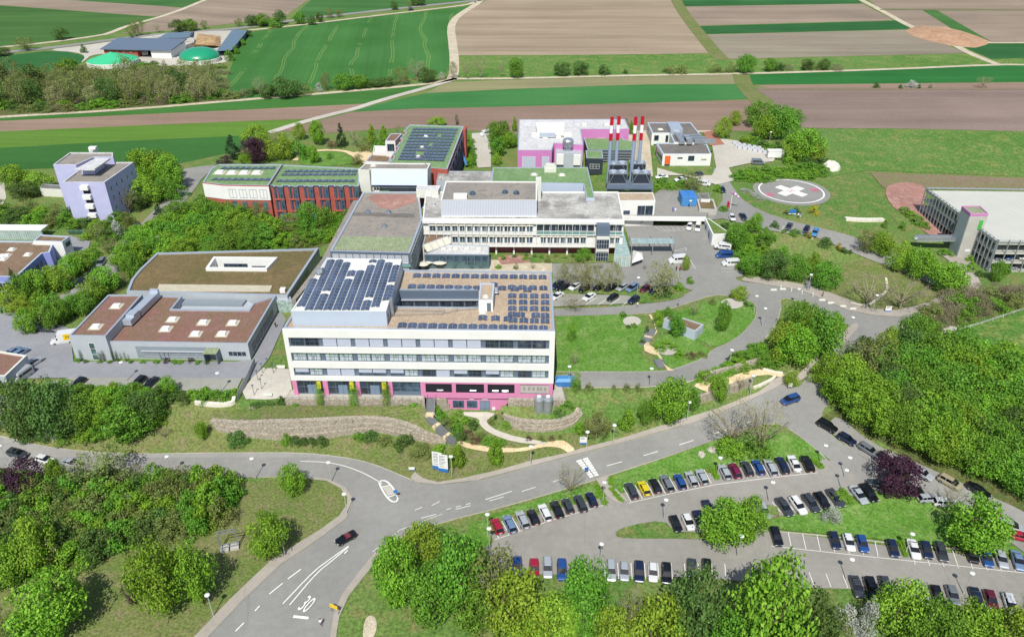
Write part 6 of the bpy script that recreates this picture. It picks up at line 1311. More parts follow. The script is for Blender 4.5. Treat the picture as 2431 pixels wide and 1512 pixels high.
# lamps
M['lampwhite'] = plain('lamp_white', '#dcdcd8', .4); M['pole'] = plain('pale_lamp_pole', '#b9bbb8', .5, .4, .3)
lp = empty('street_lamp', (0, 0, 0), world=False)
mb = MB(); mb.tube([(0, 0, -.2), (0, 0, 5.3)], [.09, .06], 6); p_ = mb.build('pole', M['pole'], lp)
mb = MB(); mb.lathe([(.05, 5.2), (.42, 5.32), (.46, 5.42), (.4, 5.56), (.05, 5.62)], 12); l_ = mb.build('lamp_head', M['lampwhite'], lp, smooth=True)
LAMPS = [(410,1131,'on the lower edge of the left road, leftmost of two'),(608,1136,'on the lower edge of the left road near the junction'),(21,1105,'beside the dark cars on the left road'),(787,1145,'on the verge in the bend of the left road'),(824,1221,'at the inside corner of the junction'),(677,1320,'with a small sign, in front of a round tree'),(507,1463,'at the bottom left beside the big round tree'),
 (1158,1270,'at the left end of the hedge-side parking row'),(1162,1304,'peeping out above the trees at the car park entrance'),(1431,1193,'on the hedge between the two hedge-side parking rows'),(1575,1235,'at the left tip of the planted island'),(1424,1341,'in the near parking row left of the silver car'),(1793,1280,'at the right end of the planted island'),(1750,1322,'above the big bright tree of the near row'),(1824,1193,'at the left of the middle parking row'),(1996,1164,'on the hedge strip of the middle parking row'),(2148,1317,'beside a white car in the sloping lawn row'),(2007,1378,'in the near row right of the empty bays'),(2286,1411,'in the near row close to the right edge'),
 (1260,1107,'on the verge between the two young trees and the crossing'),(1392,1072,'next to the blue-white sign at the footpath'),(1455,1056,'on the main road right of the footpath'),(1630,1001,'on the main road under the big round tree'),(1780,938,'on the main road near the sandy ramp'),(1730,876,'on the drive above the sandy ramp hedge'),(1542,921,'on the lower drive, mid lawn'),(1350,916,'beside the blue skip'),(1702,1134,'between the two upper parking rows'),(1913,858,'between the round trees and the path'),(1948,1105,'at the right end of the top parking row'),(2004,1134,'at the bend by the purple tree'),(2014,797,'on the bend beside the upper path'),(1917,693,'next to the steel steps'),(2071,743,'tall beside the info board under bare trees'),(2253,678,'by the garage path under the yellow-green tree'),(1888,728,'behind the round trees on the loop drive'),(1512,700,'between the two upper car park rows'),(1789,745,'at the right edge of the garden lawn'),(1809,775,'at the narrow traffic island'),(1073,1131,'beside the double hospital board'),(1635,513,'on the bridge deck edge'),(1825,345,'by the white trailer at the gravel yard'),(302,906,'at the staff parking left'),(527,932,'at the staff parking right')]
first = True
for u, v, w_ in LAMPS:
    if first: o = lp; first = False
    else:
        o = lp.copy(); COL.objects.link(o)
        for c in (p_, l_): d = c.copy(); COL.objects.link(d); d.parent = o
    o.location = G(u, v); tag(o, 'white-headed street lamp ' + w_, 'street lamp', 'street lamps of the hospital site')
# signs
def board(name, label, u, v, w_, h, z0, col=('white', 'signblue'), txt=None, cat='sign', rot=0, lines=None, post=True):
    x, y, z = G(u, v); o = empty(name, (x, y, z), label, cat); c, s_ = math.cos(rot), math.sin(rot); T = lambda a, b, d: (x + a*c - b*s_, y + a*s_ + b*c, z + d)
    mb = MB(); mb.box(-w_/2, w_/2, -.05, .05, z0 + h*.2, z0 + h, T=T); mb.build('panel', M[col[0]], o); mb = MB(); mb.box(-w_/2, w_/2, -.055, .055, z0, z0 + h*.2, T=T); mb.build('coloured_base', M[col[1]], o)
    if post:
        mb = MB(); mb.box(-w_/2 + .05, -w_/2 + .13, .06, .14, -.2, z0 + h, T=T); mb.box(w_/2 - .13, w_/2 - .05, .06, .14, -.2, z0 + h, T=T); mb.build('posts', M['steel'], o)
    if lines:
        mb = MB()
        for k, (a, b, hh) in enumerate(lines): mb.box(-w_/2 + a*w_, -w_/2 + b*w_, -.062, -.052, z0 + h*hh, z0 + h*(hh + .035), T=T)
        mb.build('lettering', M['midgrey'], o)
    return o
ll = [(.12, .8, .9), (.12, .6, .84), (.12, .75, .74), (.12, .65, .68), (.12, .85, .58), (.12, .7, .5), (.12, .55, .42), (.12, .6, .3)]
board('hospital_board', 'left panel of the tall white and blue double hospital board', 1039, 1116, 2.1, 4.6, .3, lines=ll, rot=R(-14)); board('hospital_board', 'right panel of the tall white and blue double hospital board', 1053, 1122, 2.1, 4.6, .3, lines=ll, rot=R(-14))
board('info_board', 'white and blue board beside the sandy footpath and the main road', 1384, 1056, 1.5, 1.9, .3, lines=ll[:4]); board('info_board', 'white and blue board on the bend below the bare trees', 2107, 742, 1.6, 1.6, .3, lines=ll[:4]); board('info_board', 'small white board on the verge right of the left road', 978, 1120, 1.2, .8, .5)
board('info_board', 'white and blue hospital board in front of the boulders on the right', 2108, 838, 1.8, 3.4, .3, rot=R(60)); board('helipad_board', 'dark blue board below the helipad', 1880, 512, 2.4, 1.7, .4, ('signblue', 'white'))
M['signyellow'] = plain('sign_yellow', '#d9b400', .5)
board('direction_sign', 'yellow direction sign at the kerb of the lower bend', 795, 1458, 1.6, .8, 1.6, ('signyellow', 'signyellow'), rot=R(-25), lines=[(.1, .8, .6), (.1, .6, .3)])
board('direction_sign', 'round white no-entry style sign plate at the young tree island', 1874, 925, .9, .9, .9, ('white', 'white'))
# photo frame sculpture on the verge
x, y, z = G(546, 1300); sc_ = empty('picture_frame', (x, y, z), 'large steel picture-frame sculpture on two concrete feet on the grass', 'sculpture'); mb = MB()
for d in (-.35, .35):
    T = lambda a, b, h_, d=d: (x + a*.96 - (b + d)*.28, y + a*.28 + (b + d)*.96, z + h_)
    for a0, a1, h0, h1 in ((-1.6, 1.6, .7, .85), (-1.6, 1.6, 4.1, 4.25), (-1.6, -1.45, .85, 4.1), (1.45, 1.6, .85, 4.1)): mb.box(a0, a1, -.06, .06, h0, h1, T=T)
mb.build('frame', M['steel'], sc_); mb = MB()
for a in (-1.3, 1.3):
    for d in (-.35, .35): mb.tube([(x + a*.96 - d*.28, y + a*.28 + d*.96, z + .4), (x + a*.96 - d*.28, y + a*.28 + d*.96, z + .8)], .06, 4)
mb.build('strut', M['steel'], sc_)
for a in (-.9, .9):
    mb = MB(); mb.box(a - .75, a + .75, -1, .8, -.1, .5, T=lambda p, q, h_: (x + p*.96 - q*.28, y + p*.28 + q*.96, z + h_)); mb.build('concrete_foot', M['concrete'], sc_)
# steel tanks
for u, lb in ((1279, 'left one of two upright steel tanks on the round gabion bed'), (1300, 'right one of two upright steel tanks on the round gabion bed')):
    x, y = P(u, 981, 3.4); o = empty('steel_tank', (x, y, 3.4), lb, 'tank', 'steel tanks on the gabion bed'); mb = MB(); mb.lathe([(1.05, 3.2), (1.05, 7.0), (1.15, 7.05), (1.15, 7.5), (.9, 8.), (.05, 8.1)], 20, (x, y)); mb.build('shell', M['steel'], o); mb = MB(); mb.lathe([(.45, 8.0), (.45, 8.25), (.05, 8.3)], 12, (x, y)); mb.build('lid', M['white'], o)
# blue skip
x, y, z = G(1341, 914); o = empty('skip', (x, y, z), 'blue covered waste skip beside the hospital on the lower drive', 'skip'); mb = MB(); mb.hexa([(x-1.6, y-1, z+.15), (x+1.6, y-1, z+.15), (x+1.6, y+1.1, z+.15), (x-1.6, y+1.1, z+.15)], [(x-2.3, y-1.1, z+1.6), (x+2.3, y-1.1, z+1.6), (x+2.3, y+1.2, z+1.6), (x-2.3, y+1.2, z+1.6)]); mb.build('body', M['blue'], o)
mb = MB(); mb.hexa([(x-2.3, y-1.1, z+1.62), (x+2.3, y-1.1, z+1.62), (x+2.3, y+1.2, z+1.62), (x-2.3, y+1.2, z+1.62)], [(x-1.7, y-.6, z+2.2), (x+1.7, y-.6, z+2.2), (x+1.7, y+.7, z+2.2), (x-1.7, y+.7, z+2.2)]); mb.build('cover', M['contblue'], o)
# bins
M['bingreen'] = plain('bin_green', '#3c5a45', .5); M['limegreen'] = plain('lime_green_plastic', '#3fae4c', .5); M['rust'] = plain('rust_brown', '#6a4438', .7)
def bin_(u, v, lb, mat='bingreen', w_=1.2, grp='green waste bins'):
    x, y, z = G(u, v); o = empty('waste_bin', (x, y, z), lb, 'bin', grp); mb = MB(); mb.hexa([(x-w_*.42, y-.4, z+.15), (x+w_*.42, y-.4, z+.15), (x+w_*.42, y+.4, z+.15), (x-w_*.42, y+.4, z+.15)], [(x-w_/2, y-.5, z+1.1), (x+w_/2, y-.5, z+1.1), (x+w_/2, y+.5, z+1.1), (x-w_/2, y+.5, z+1.1)]); mb.build('body', M[mat], o); mb = MB(); mb.hexa([(x-w_/2, y-.55, z+1.12), (x+w_/2, y-.55, z+1.12), (x+w_/2, y+.55, z+1.12), (x-w_/2, y+.55, z+1.12)], [(x-w_/2, y-.2, z+1.32), (x+w_/2, y-.2, z+1.32), (x+w_/2, y+.45, z+1.4), (x-w_/2, y+.45, z+1.4)]); mb.build('lid', M[mat], o)
for k in range(7): bin_(3 + k*9, 744 - k*2.2, '%s from the left of the dark green bins at the left yard edge' % ordw(k))
bin_(78, 729, 'rust-brown bin next to the green bins at the left yard', 'rust', 1.8); bin_(89, 726, 'lime-green container at the end of the bin row', 'limegreen', 2.4)
for k in range(3): bin_(172 + k*13, 556, '%s from the left of the dark bins behind the bin house' % ordw(k), 'bingreen', 2.0)
# pale garden sculptures, umbrellas, barriers, boulders, bags
def umbrella(u, v, w_, lb):
    x, y, z = G(u, v); z = 6.05; x, y = P(u, v, z); o = empty('parasol', (x, y, z), lb, 'parasol', 'white parasols on the cafeteria terrace'); mb = MB(); mb.lathe([(w_, 2.3+z), (w_*.5, 2.6+z), (.05, 2.85+z)], 10, (x, y)); mb.build('canopy', M['awning'], o); mb = MB(); mb.tube([(x, y, z), (x, y, z+2.5)], .04, 5); mb.build('pole', M['steel'], o)
umbrella(1018, 637, 1.7, 'left open white parasol on the cafeteria terrace'); umbrella(1045, 637, 2.4, 'large right open white parasol on the cafeteria terrace'); umbrella(1006, 643, 1.7, 'front open grey-white parasol nearest the penthouse')
for k, (u, v) in enumerate(((1836, 690), (1858, 688), (1951, 714), (1972, 721), (2001, 729), (2024, 735))):
    x, y, z = G(u, v); mb = MB(); mb.hexa([(x-.9, y-.35, z), (x+.9, y-.35, z), (x+.9, y+.35, z), (x-.9, y+.35, z)], [(x-.8, y-.2, z+.5), (x+.8, y-.2, z+.5), (x+.8, y+.2, z+.5), (x-.8, y+.2, z+.5)]); tag(mb.build('concrete_block', M['offwhite'], off=(0, 0, 0)), '%s from the left of the white kerb blocks along the loop pavement' % ordw(k), 'barrier', 'white blocks along the pavement')
for k, (u, v) in enumerate(((1853, 687), (1878, 693), (1903, 699), (1929, 705))):
    x, y, z = G(u, v); mb = MB(); mb.lathe([(.14, z-.1), (.14, z+1.1), (.1, z+1.25), (.02, z+1.28)], 8, (x, y)); tag(mb.build('bollard', M['white']), '%s from the left of the white bollards on the loop pavement' % ordw(k), 'bollard', 'white bollards')
def rock(u, v, s_, lb, mat='stones', grp='boulders at the meadow edge'):
    x, y, z = G(u, v); r_ = random.Random(int(u*7+v)); mb = MB(); prof = []
    n = 7; rings = [(1, -.2), (1.05, .35), (.7, .8), (.05, .95)]; vs = []
    for r, h in rings: vs += [(x + s_*r*math.cos(2*math.pi*k/n)*r_.uniform(.75, 1.15), y + s_*r*math.sin(2*math.pi*k/n)*r_.uniform(.75, 1.15), z + s_*h*r_.uniform(.8, 1.1)) for k in range(n)]
    mb.add(vs, [(i*n+k, i*n+(k+1) % n, (i+1)*n+(k+1) % n, (i+1)*n+k) for i in range(3) for k in range(n)]); tag(mb.build('boulder', M[mat]), lb, 'boulder', grp)
M['rock'] = mottled('grey_rock', ('#a39d92', '#8f8a80', '#b4aea2'), (.3, 1, 4))
for k, (u, v, s_) in enumerate(((2118,870,1.5),(2127,862,1.2),(2130,850,1.7),(2124,840,1.3),(2137,843,1.4),(2188,816,1.6),(2195,808,1.8),(2176,820,1.2),(2247,790,1.5),(2260,785,1.3))): rock(u, v, s_, '%s from the left of the pale boulders along the meadow fence' % ordw(k), 'rock')
for k, (u, v, s_) in enumerate(((1664,1080,.9),(1690,1070,1.),(1712,1062,.9))): rock(u, v, s_, '%s pale boulder on the lawn edge above the top parking row' % ordw(k), 'rock', 'boulders on the lawn edge')
rock(1973, 402, 3.2, 'white rock pile at the end of the helipad hedge', 'stones')
M['bag'] = plain('grey_sack', '#b3b6ba', .8)
for k in range(18):
    u, v = 1742 + (k % 6)*12 + (k//6)*6, 344 + (k//6)*5 + (k % 6)*2.2; x, y, z = G(u, v); mb = MB(); mb.hexa([(x-.7, y-.7, z), (x+.7, y-.7, z), (x+.7, y+.7, z), (x-.7, y+.7, z)], [(x-.6, y-.6, z+1.2), (x+.6, y-.6, z+1.2), (x+.6, y+.6, z+1.2), (x-.6, y+.6, z+1.2)]); tag(mb.build('bulk_bag', M['bag']), '%s from the left of the grey bulk bags, %s row, gravel yard' % (ordw(k % 6), ('back', 'middle', 'front')[k//6]), 'bulk bag', 'grey bulk bags in the gravel yard')
# wind sock
x, y, z = G(1733, 498); o = empty('wind_sock', (x, y, z), 'magenta and white wind sock on a mast beside the approach road', 'wind sock'); mb = MB(); mb.tube([(x, y, z-.2), (x, y, z+6.4)], [.12, .08], 6); mb.build('mast', M['white'], o)
for k in range(5):
    a = (x + k*.55, y - .1, z + 6.2 - k*.42); b = (x + (k+1)*.55, y - .1, z + 6.2 - (k+1)*.42); mb = MB(); mb.tube([a, b], [.5 - k*.06, .44 - k*.06], 10); mb.build('sock_band', M['magenta' if k % 2 == 0 else 'white'], o)
x, y, z = G(1727, 496); mb = MB(); mb.tube([(x, y, z-.2), (x, y, z+2.6)], .35, 6); tag(mb.build('warning_post', M['stackred']), 'short red and white marker post beside the wind sock mast', 'post')
# traffic sign posts at the crossing
for u, v, lb in ((1391, 1132, 'pedestrian crossing sign mast beside the zebra stripes'), (941, 1186, 'blue keep-right sign on the refuge island'), (1003, 1262, 'white post sign hidden in the trees by the lower bend')):
    x, y, z = G(u, v); o = empty('traffic_sign', (x, y, z), lb, 'traffic sign'); mb = MB(); mb.tube([(x, y, z-.1), (x, y, z+2.6)], .06, 6); mb.build('post', M['steel'], o); mb = MB(); mb.box(x-.4, x+.4, y-.09, y-.06, z+1.9, z+2.7); mb.build('sign_plate', M['signblue'], o)
# steel steps on the slope
stairs('steel_steps', 'narrow steel steps down the slope to the loop pavement', [gz(1920,672,.6), gz(1913,692,.2)], 1.6, 8)
# white trailer, tent, bikes, benches
def tent_(name, label, cat, px, z0, h, mat):
    q = [P(u, v, z0) for u, v in px]; c = (sum(p[0] for p in q)/len(q), sum(p[1] for p in q)/len(q)); mb = MB(); n = len(q); mb.add([(*p, z0) for p in ccw(q)] + [(c[0], c[1], z0 + h)], [(i, (i+1) % n, n) for i in range(n)]); return tag(mb.build(name, M[mat]), label, cat)
o = tent_('sun_sail', 'white pointed tent roof in front of the entrance porch', 'tent', [(1500,625),(1527,615),(1525,600),(1503,594)], 8, 1.5, 'white')
x, y, z = G(1838, 376); o = empty('site_trailer', (x, y, z), 'white site trailer at the edge of the gravel yard', 'trailer'); mb = MB(); mb.box(x-3, x+3, y-1.2, y+1.2, z+.6, z+3.2); mb.build('body', M['white'], o); mb = MB(); mb.box(x-3.1, x+3.1, y-1.3, y+1.3, z+3.2, z+3.35); mb.build('roof', M['whiteroof'], o); mb = MB(); mb.tube([(x+.2, y-1.25, z+.35), (x+.2, y-1, z+.35)], .35, 10); mb.build('wheel', M['dark'], o)
for k, u in enumerate((80, 100, 108, 122)):
    x, y, z = G(u, 789 + k*.6); o = empty('motorbike', (x, y, z), '%s from the left of the dark motorbikes parked at the planted bed' % ordw(k), 'motorbike', 'motorbikes at the yard'); mb = MB(); mb.hexa([(x-.6, y-.15, z+.35), (x+.6, y-.15, z+.35), (x+.6, y+.15, z+.35), (x-.6, y+.15, z+.35)], [(x-.7, y-.12, z+.85), (x+.45, y-.12, z+.95), (x+.45, y+.12, z+.95), (x-.7, y+.12, z+.85)]); mb.build('body', M['anthracite'], o)
    for dx in (-.7, .7):
        mb = MB(); mb.tube([(x+dx, y-.07, z+.32), (x+dx, y+.07, z+.32)], .32, 12); mb.build('wheel', M['dark'], o)
    mb = MB(); mb.tube([(x+.5, y-.4, z+1.05), (x+.5, y+.4, z+1.05)], .04, 5); mb.build('handlebar', M['steel'], o)
for u, v, lb in ((667, 876, 'white bench at the top of the paved square'), (636, 942, 'pale bench near the front edge of the paved square')):
    x, y, z = G(u, v); o = empty('bench', (x, y, z), lb, 'bench'); mb = MB(); mb.box(x-1., x+1., y-.25, y+.25, z+.4, z+.48); mb.build('seat', M['offwhite'], o); mb = MB(); mb.box(x-1., x+1., y+.22, y+.3, z+.5, z+.95); mb.build('backrest', M['offwhite'], o); mb = MB(); mb.box(x-.8, x-.7, y-.2, y+.2, z, z+.4); mb.box(x+.7, x+.8, y-.2, y+.2, z, z+.4); mb.build('legs', M['steel'], o)
for k, (u, v) in enumerate(((624,888),(637,876),(650,888),(613,905),(622,925),(604,940))):
    x, y, z = G(u, v); o = empty('square_light', (x, y, z), '%s of the slim dark light posts on the paved square, counted from the front left' % ordw(5 - k), 'light post', 'light posts on the paved square'); mb = MB(); mb.tube([(x, y, z-.1), (x, y, z+3.)], .06, 6); mb.build('pole', M['darkgrey'], o); mb = MB(); mb.box(x-.25, x+.25, y-.12, y+.12, z+2.9, z+3.05); mb.build('lamp_head', M['darkgrey'], o)
x, y, z = G(3, 912); mb = MB(); mb.box(x-1, x+1, y-.6, y+.6, z, z+.5); tag(mb.build('wooden_pallet', plain('pallet_wood', '#c09a60', .9)), 'wooden pallets in front of the workshop at the left edge', 'pallet')
for k, (u, v, r_) in enumerate(((375,524,1.2),)):
    x, y, z = G(u, v + 60); 
x, y, z = G(379, 592); o = empty('ventilation_tower', (x, y, z), 'round steel ventilation tower among the garden shrubs', 'vent'); mb = MB(); mb.tube([(x, y, z), (x, y, z+3.2)], .8, 12); mb.build('shaft', M['steel'], o); mb = MB(); mb.lathe([(1.1, z+3.2), (1.1, z+4.1), (.8, z+4.3), (.05, z+4.3)], 16, (x, y)); mb.build('hood', M['zinc'], o)
# ================================================================== VEGETATION
def leafmat(name, h, h2, tr=.12, var=.3):
    m = NT(name); t = m.t; g = m.n('ShaderNodeNewGeometry'); oi = m.n('ShaderNodeObjectInfo')
    c = m.mix(g.outputs['Random Per Island'], mul(h, (.72, .72, .8)), mul(h2, (.72, .72, .8)))
    k = m.math('ADD', m.math('MULTIPLY', oi.outputs['Random'], var), 1 - var/2)
    vv = m.n('ShaderNodeHueSaturation'); m.l(c, vv.inputs['Color']); m.l(k, vv.inputs['Value']); m.l(m.math('ADD', m.math('MULTIPLY', oi.outputs['Random'], .03), .485), vv.inputs['Hue'])
    m.base(vv.outputs[0]); m.rough(.7, .2)
    tl = m.n('ShaderNodeBsdfTranslucent'); m.l(vv.outputs[0], tl.inputs[0]); mx = m.n('ShaderNodeMixShader'); mx.inputs[0].default_value = tr
    m.l(m.b.outputs[0], mx.inputs[1]); m.l(tl.outputs[0], mx.inputs[2]); m.l(mx.outputs[0], t.nodes['Material Output'].inputs[0]); return m.m
L_ = {'bright': leafmat('bright_leaves', '#5f9422', '#96c03a'), 'green': leafmat('green_leaves', '#558526', '#7fae38'), 'yellowgreen': leafmat('yellow_green_leaves', '#75a02a', '#a4c23e'), 'dark': leafmat('dark_leaves', '#4b6a2c', '#6c8c42'),
 'olive': leafmat('olive_leaves', '#6c7c3a', '#929e54'), 'bud': leafmat('budding_leaves', '#98a05c', '#bbba7c', .3), 'purple': leafmat('purple_leaves', '#45293a', '#5d3a4a', .2), 'conifer': leafmat('conifer_needles', '#2c4a2a', '#44633a', .15),
 'white': leafmat('white_blossom', '#b9bfa6', '#dfe0d2', .3), 'yellow': leafmat('yellow_shrub_leaves', '#a89a20', '#c8b634'), 'tan': leafmat('tan_twigs', '#84795a', '#a09774', .2), 'heathred': leafmat('reddish_twigs', '#6e4c42', '#8b6656', .2)}
M['bark'] = plain('bark', '#6d6050', .95, .1, var=.25, scale=3); M['greybark'] = plain('grey_bark', '#8b8272', .95, .1, var=.2, scale=3)
PROF = {'round': lambda t: max(.05, math.sin(math.pi*min(1, max(0, .06 + t*.9)))**.6), 'column': lambda t: max(.05, math.sin(math.pi*(.1 + t*.86))**.55), 'cone': lambda t: max(.03, (1 - t)**.8*min(1, .45 + t*5)), 'egg': lambda t: max(.05, math.sin(math.pi*(.12 + t*.82)**.8)**.7), 'shrub': lambda t: max(.05, math.cos(t*math.pi/2)**.55), 'loose': lambda t: max(.05, math.sin(math.pi*(.05 + t*.85))**.8)}
def leaves(seed, prof, zb, ncl, nleaf, leaf, clr=(.14, .22), shell=(.55, .9), aspect=1.0, dens_in=.25, up=.35):
    """leaf cards on the surface of many small clumps spread through the crown; unit crown 1 wide, 1 high"""
    rg = np.random.default_rng(seed); f = PROF[prof]; C = []
    for i in range(ncl):
        t = (i + rg.random())/ncl; r = .5*f(t)*(rg.uniform(*shell) if rg.random() > dens_in else rg.uniform(0, .5)); a = rg.random()*2*math.pi + i*2.4
        cr = rg.uniform(*clr)*(.55 + .6*f(t)); C.append((r*math.cos(a), r*math.sin(a), zb + (1 - zb)*t*(1 - cr*.4), cr))
    vs = []; per = max(3, nleaf // ncl)
    for cx, cy, cz, cr in C:
        n = int(per*(cr/np.mean([c[3] for c in C]))**2)
        d = rg.normal(size=(n, 3)); d[:, 2] += up; d /= np.linalg.norm(d, axis=1)[:, None]
        out = np.array([cx, cy, 0]); out = out/(np.linalg.norm(out) + 1e-6)*.35; d2 = d + out; d2 /= np.linalg.norm(d2, axis=1)[:, None]
        p = np.array([cx, cy, cz]) + d2*np.array([cr, cr, cr*aspect])*rg.uniform(.55, 1.08, (n, 1))
        nrm = d2 + rg.normal(size=(n, 3))*.55; nrm /= np.linalg.norm(nrm, axis=1)[:, None]
        tv = np.cross(nrm, rg.normal(size=(n, 3))); tv /= np.linalg.norm(tv, axis=1)[:, None]; bv = np.cross(nrm, tv)
        s_ = leaf*rg.uniform(.6, 1.3, (n, 1))
        sc3 = np.array([1, 1, aspect])
        vs.append(np.stack([p - tv*s_*sc3, p - bv*s_*.6*sc3, p + tv*s_*sc3, p + bv*s_*.6*sc3], 1).reshape(-1, 3))
    v = np.concatenate(vs); n = len(v)//4
    keep = v.reshape(n, 4, 3); ok = keep[:, :, 2].min(1) > .0; keep = keep[ok].reshape(-1, 3); n = len(keep)//4
    return keep, n
def leafmesh(name, mat, **k):
    v, n = leaves(**k); me = bpy.data.meshes.new(name); me.vertices.add(len(v)); me.vertices.foreach_set('co', v.ravel().astype(np.float32)); me.loops.add(n*4); me.loops.foreach_set('vertex_index', np.arange(n*4, dtype=np.int32)); me.polygons.add(n); me.polygons.foreach_set('loop_start', np.arange(0, n*4, 4, dtype=np.int32)); me.update(calc_edges=True); me.materials.append(mat); return me
def trunkmesh(seed, h, r, limbs, mat, spread=.3, top=.8, twigs=0):
    rg = random.Random(seed); mb = MB(); b = [(0, 0, -.03), (rg.uniform(-.01, .01), 0, h*.5), (rg.uniform(-.02, .02), rg.uniform(-.02, .02), h)]; mb.tube(b, [r*1.25, r, r*.8], 7)
    for i in range(limbs):
        a = i*2.4 + rg.random(); q = spread*rg.uniform(.6, 1); z = h + (top - h)*rg.uniform(.5, 1); z0 = h*rg.uniform(.75, 1)
        m_ = (math.cos(a)*q*.5, math.sin(a)*q*.5, z0 + (z - z0)*.55); e = (math.cos(a)*q, math.sin(a)*q, z); mb.tube([(b[2][0]*.8, b[2][1]*.8, z0), m_, e], [r*.6, r*.4, r*.15], 5)
        for k in range(twigs):
            t = rg.uniform(.3, 1); s0 = tuple(m_[j] + (e[j] - m_[j])*t for j in range(3)); a2 = a + rg.uniform(-1.3, 1.3); l2 = rg.uniform(.08, .2); mb.tube([s0, (s0[0] + math.cos(a2)*l2, s0[1] + math.sin(a2)*l2, s0[2] + rg.uniform(.02, .16))], [r*.14, r*.04], 3)
    return mb.mesh('trunk', mat)
KIND = {}
def kind(key, name, desc, cat, leaf, crown, trunk, nvar=2, **kw):
    KIND[key] = dict(name=name, desc=desc, cat=cat, v=[(leafmesh('crown', L_[leaf], seed=hash(key) % 1000 * 0 + sum(map(ord, key))*7 + i, **crown), trunkmesh(sum(map(ord, key)) + i, **trunk) if trunk else None) for i in range(nvar)])
B_, GB = M['bark'], M['greybark']
big = dict(prof='round', zb=.12, ncl=46, nleaf=5200, leaf=.026)
kind('R', 'leafy_tree', 'bright round tree', 'tree', 'bright', big, dict(h=.25, r=.03, limbs=5, mat=B_), 3)
kind('G', 'leafy_tree', 'mid-green round tree', 'tree', 'green', big, dict(h=.25, r=.03, limbs=5, mat=B_), 3)
kind('Y', 'leafy_tree', 'yellow-green tree', 'tree', 'yellowgreen', dict(prof='egg', zb=.12, ncl=40, nleaf=4200, leaf=.027), dict(h=.25, r=.025, limbs=5, mat=B_), 2)
kind('D', 'leafy_tree', 'dark olive tree', 'tree', 'dark', dict(prof='round', zb=.08, ncl=44, nleaf=4600, leaf=.026), dict(h=.25, r=.03, limbs=5, mat=B_), 2)
kind('O', 'leafy_tree', 'loose olive tree', 'tree', 'olive', dict(prof='loose', zb=.14, ncl=40, nleaf=2600, leaf=.022, clr=(.1, .2)), dict(h=.28, r=.025, limbs=8, mat=GB, spread=.38, top=.9, twigs=4), 2)
kind('B', 'budding_tree', 'bare budding tree', 'tree', 'bud', dict(prof='loose', zb=.3, ncl=40, nleaf=1000, leaf=.014, clr=(.1, .2)), dict(h=.25, r=.02, limbs=14, mat=GB, spread=.45, top=.97, twigs=12), 2)
kind('U', 'budding_tree', 'pale budding tree', 'tree', 'bud', dict(prof='egg', zb=.22, ncl=44, nleaf=2600, leaf=.018, clr=(.1, .18)), dict(h=.3, r=.02, limbs=8, mat=GB, spread=.36, top=.92, twigs=5), 2)
kind('K', 'columnar_tree', 'slim columnar green tree', 'tree', 'bright', dict(prof='column', zb=.03, ncl=40, nleaf=3200, leaf=.03, aspect=.45, clr=(.2, .3), shell=(.3, .75)), dict(h=.3, r=.05, limbs=0, mat=B_), 2)
kind('C', 'young_tree', 'bright cone-shaped tree', 'tree', 'bright', dict(prof='cone', zb=.14, ncl=36, nleaf=2600, leaf=.034, clr=(.14, .22), shell=(.5, .85)), dict(h=.3, r=.03, limbs=3, mat=B_, spread=.2), 2)
kind('N', 'conifer_tree', 'dark green conifer', 'tree', 'conifer', dict(prof='cone', zb=.05, ncl=56, nleaf=3200, leaf=.03, clr=(.1, .18), up=-.1, aspect=.5), dict(h=.6, r=.03, limbs=0, mat=B_), 2)
kind('P', 'purple_tree', 'dark purple-leaved tree', 'tree', 'purple', dict(prof='round', zb=.1, ncl=40, nleaf=4200, leaf=.026), dict(h=.25, r=.03, limbs=5, mat=B_), 1)
kind('W', 'blossom_bush', 'white-blossoming bush', 'bush', 'white', dict(prof='shrub', zb=.0, ncl=30, nleaf=1800, leaf=.03), None, 1)
kind('S', 'leafy_shrub', 'bright green shrub', 'shrub', 'bright', dict(prof='shrub', zb=.0, ncl=30, nleaf=2400, leaf=.034), None, 2)
kind('s', 'leafy_shrub', 'mid-green shrub', 'shrub', 'green', dict(prof='shrub', zb=.0, ncl=30, nleaf=2400, leaf=.034), None, 2)
kind('d', 'leafy_shrub', 'dark green shrub', 'shrub', 'dark', dict(prof='shrub', zb=.0, ncl=30, nleaf=2400, leaf=.034), None, 2)
kind('o', 'leafy_shrub', 'olive-green shrub', 'shrub', 'olive', dict(prof='shrub', zb=.0, ncl=30, nleaf=1800, leaf=.03), None, 2)
kind('y', 'yellow_shrub', 'yellow shrub', 'shrub', 'yellow', dict(prof='shrub', zb=.0, ncl=20, nleaf=1200, leaf=.04), None, 1)
kind('t', 'bare_shrub', 'tan leafless shrub', 'shrub', 'tan', dict(prof='shrub', zb=.0, ncl=34, nleaf=1900, leaf=.022), None, 2)
kind('h', 'heath_shrub', 'low reddish shrub', 'shrub', 'heathred', dict(prof='shrub', zb=.0, ncl=24, nleaf=1200, leaf=.03), None, 1)
kind('p', 'purple_shrub', 'dark purple shrub', 'shrub', 'purple', dict(prof='shrub', zb=.0, ncl=26, nleaf=1500, leaf=.03), None, 1)
kind('g', 'clipped_bush', 'round clipped bush', 'bush', 'dark', dict(prof='shrub', zb=.0, ncl=40, nleaf=2200, leaf=.035, clr=(.14, .18), shell=(.75, .85)), None, 1)
kind('k', 'slim_cypress', 'slim dark cypress', 'tree', 'conifer', dict(prof='column', zb=.0, ncl=26, nleaf=1400, leaf=.04, aspect=.4, clr=(.25, .35), shell=(.2, .6)), dict(h=.3, r=.05, limbs=0, mat=B_), 1)
_used = {}; PLANT = []
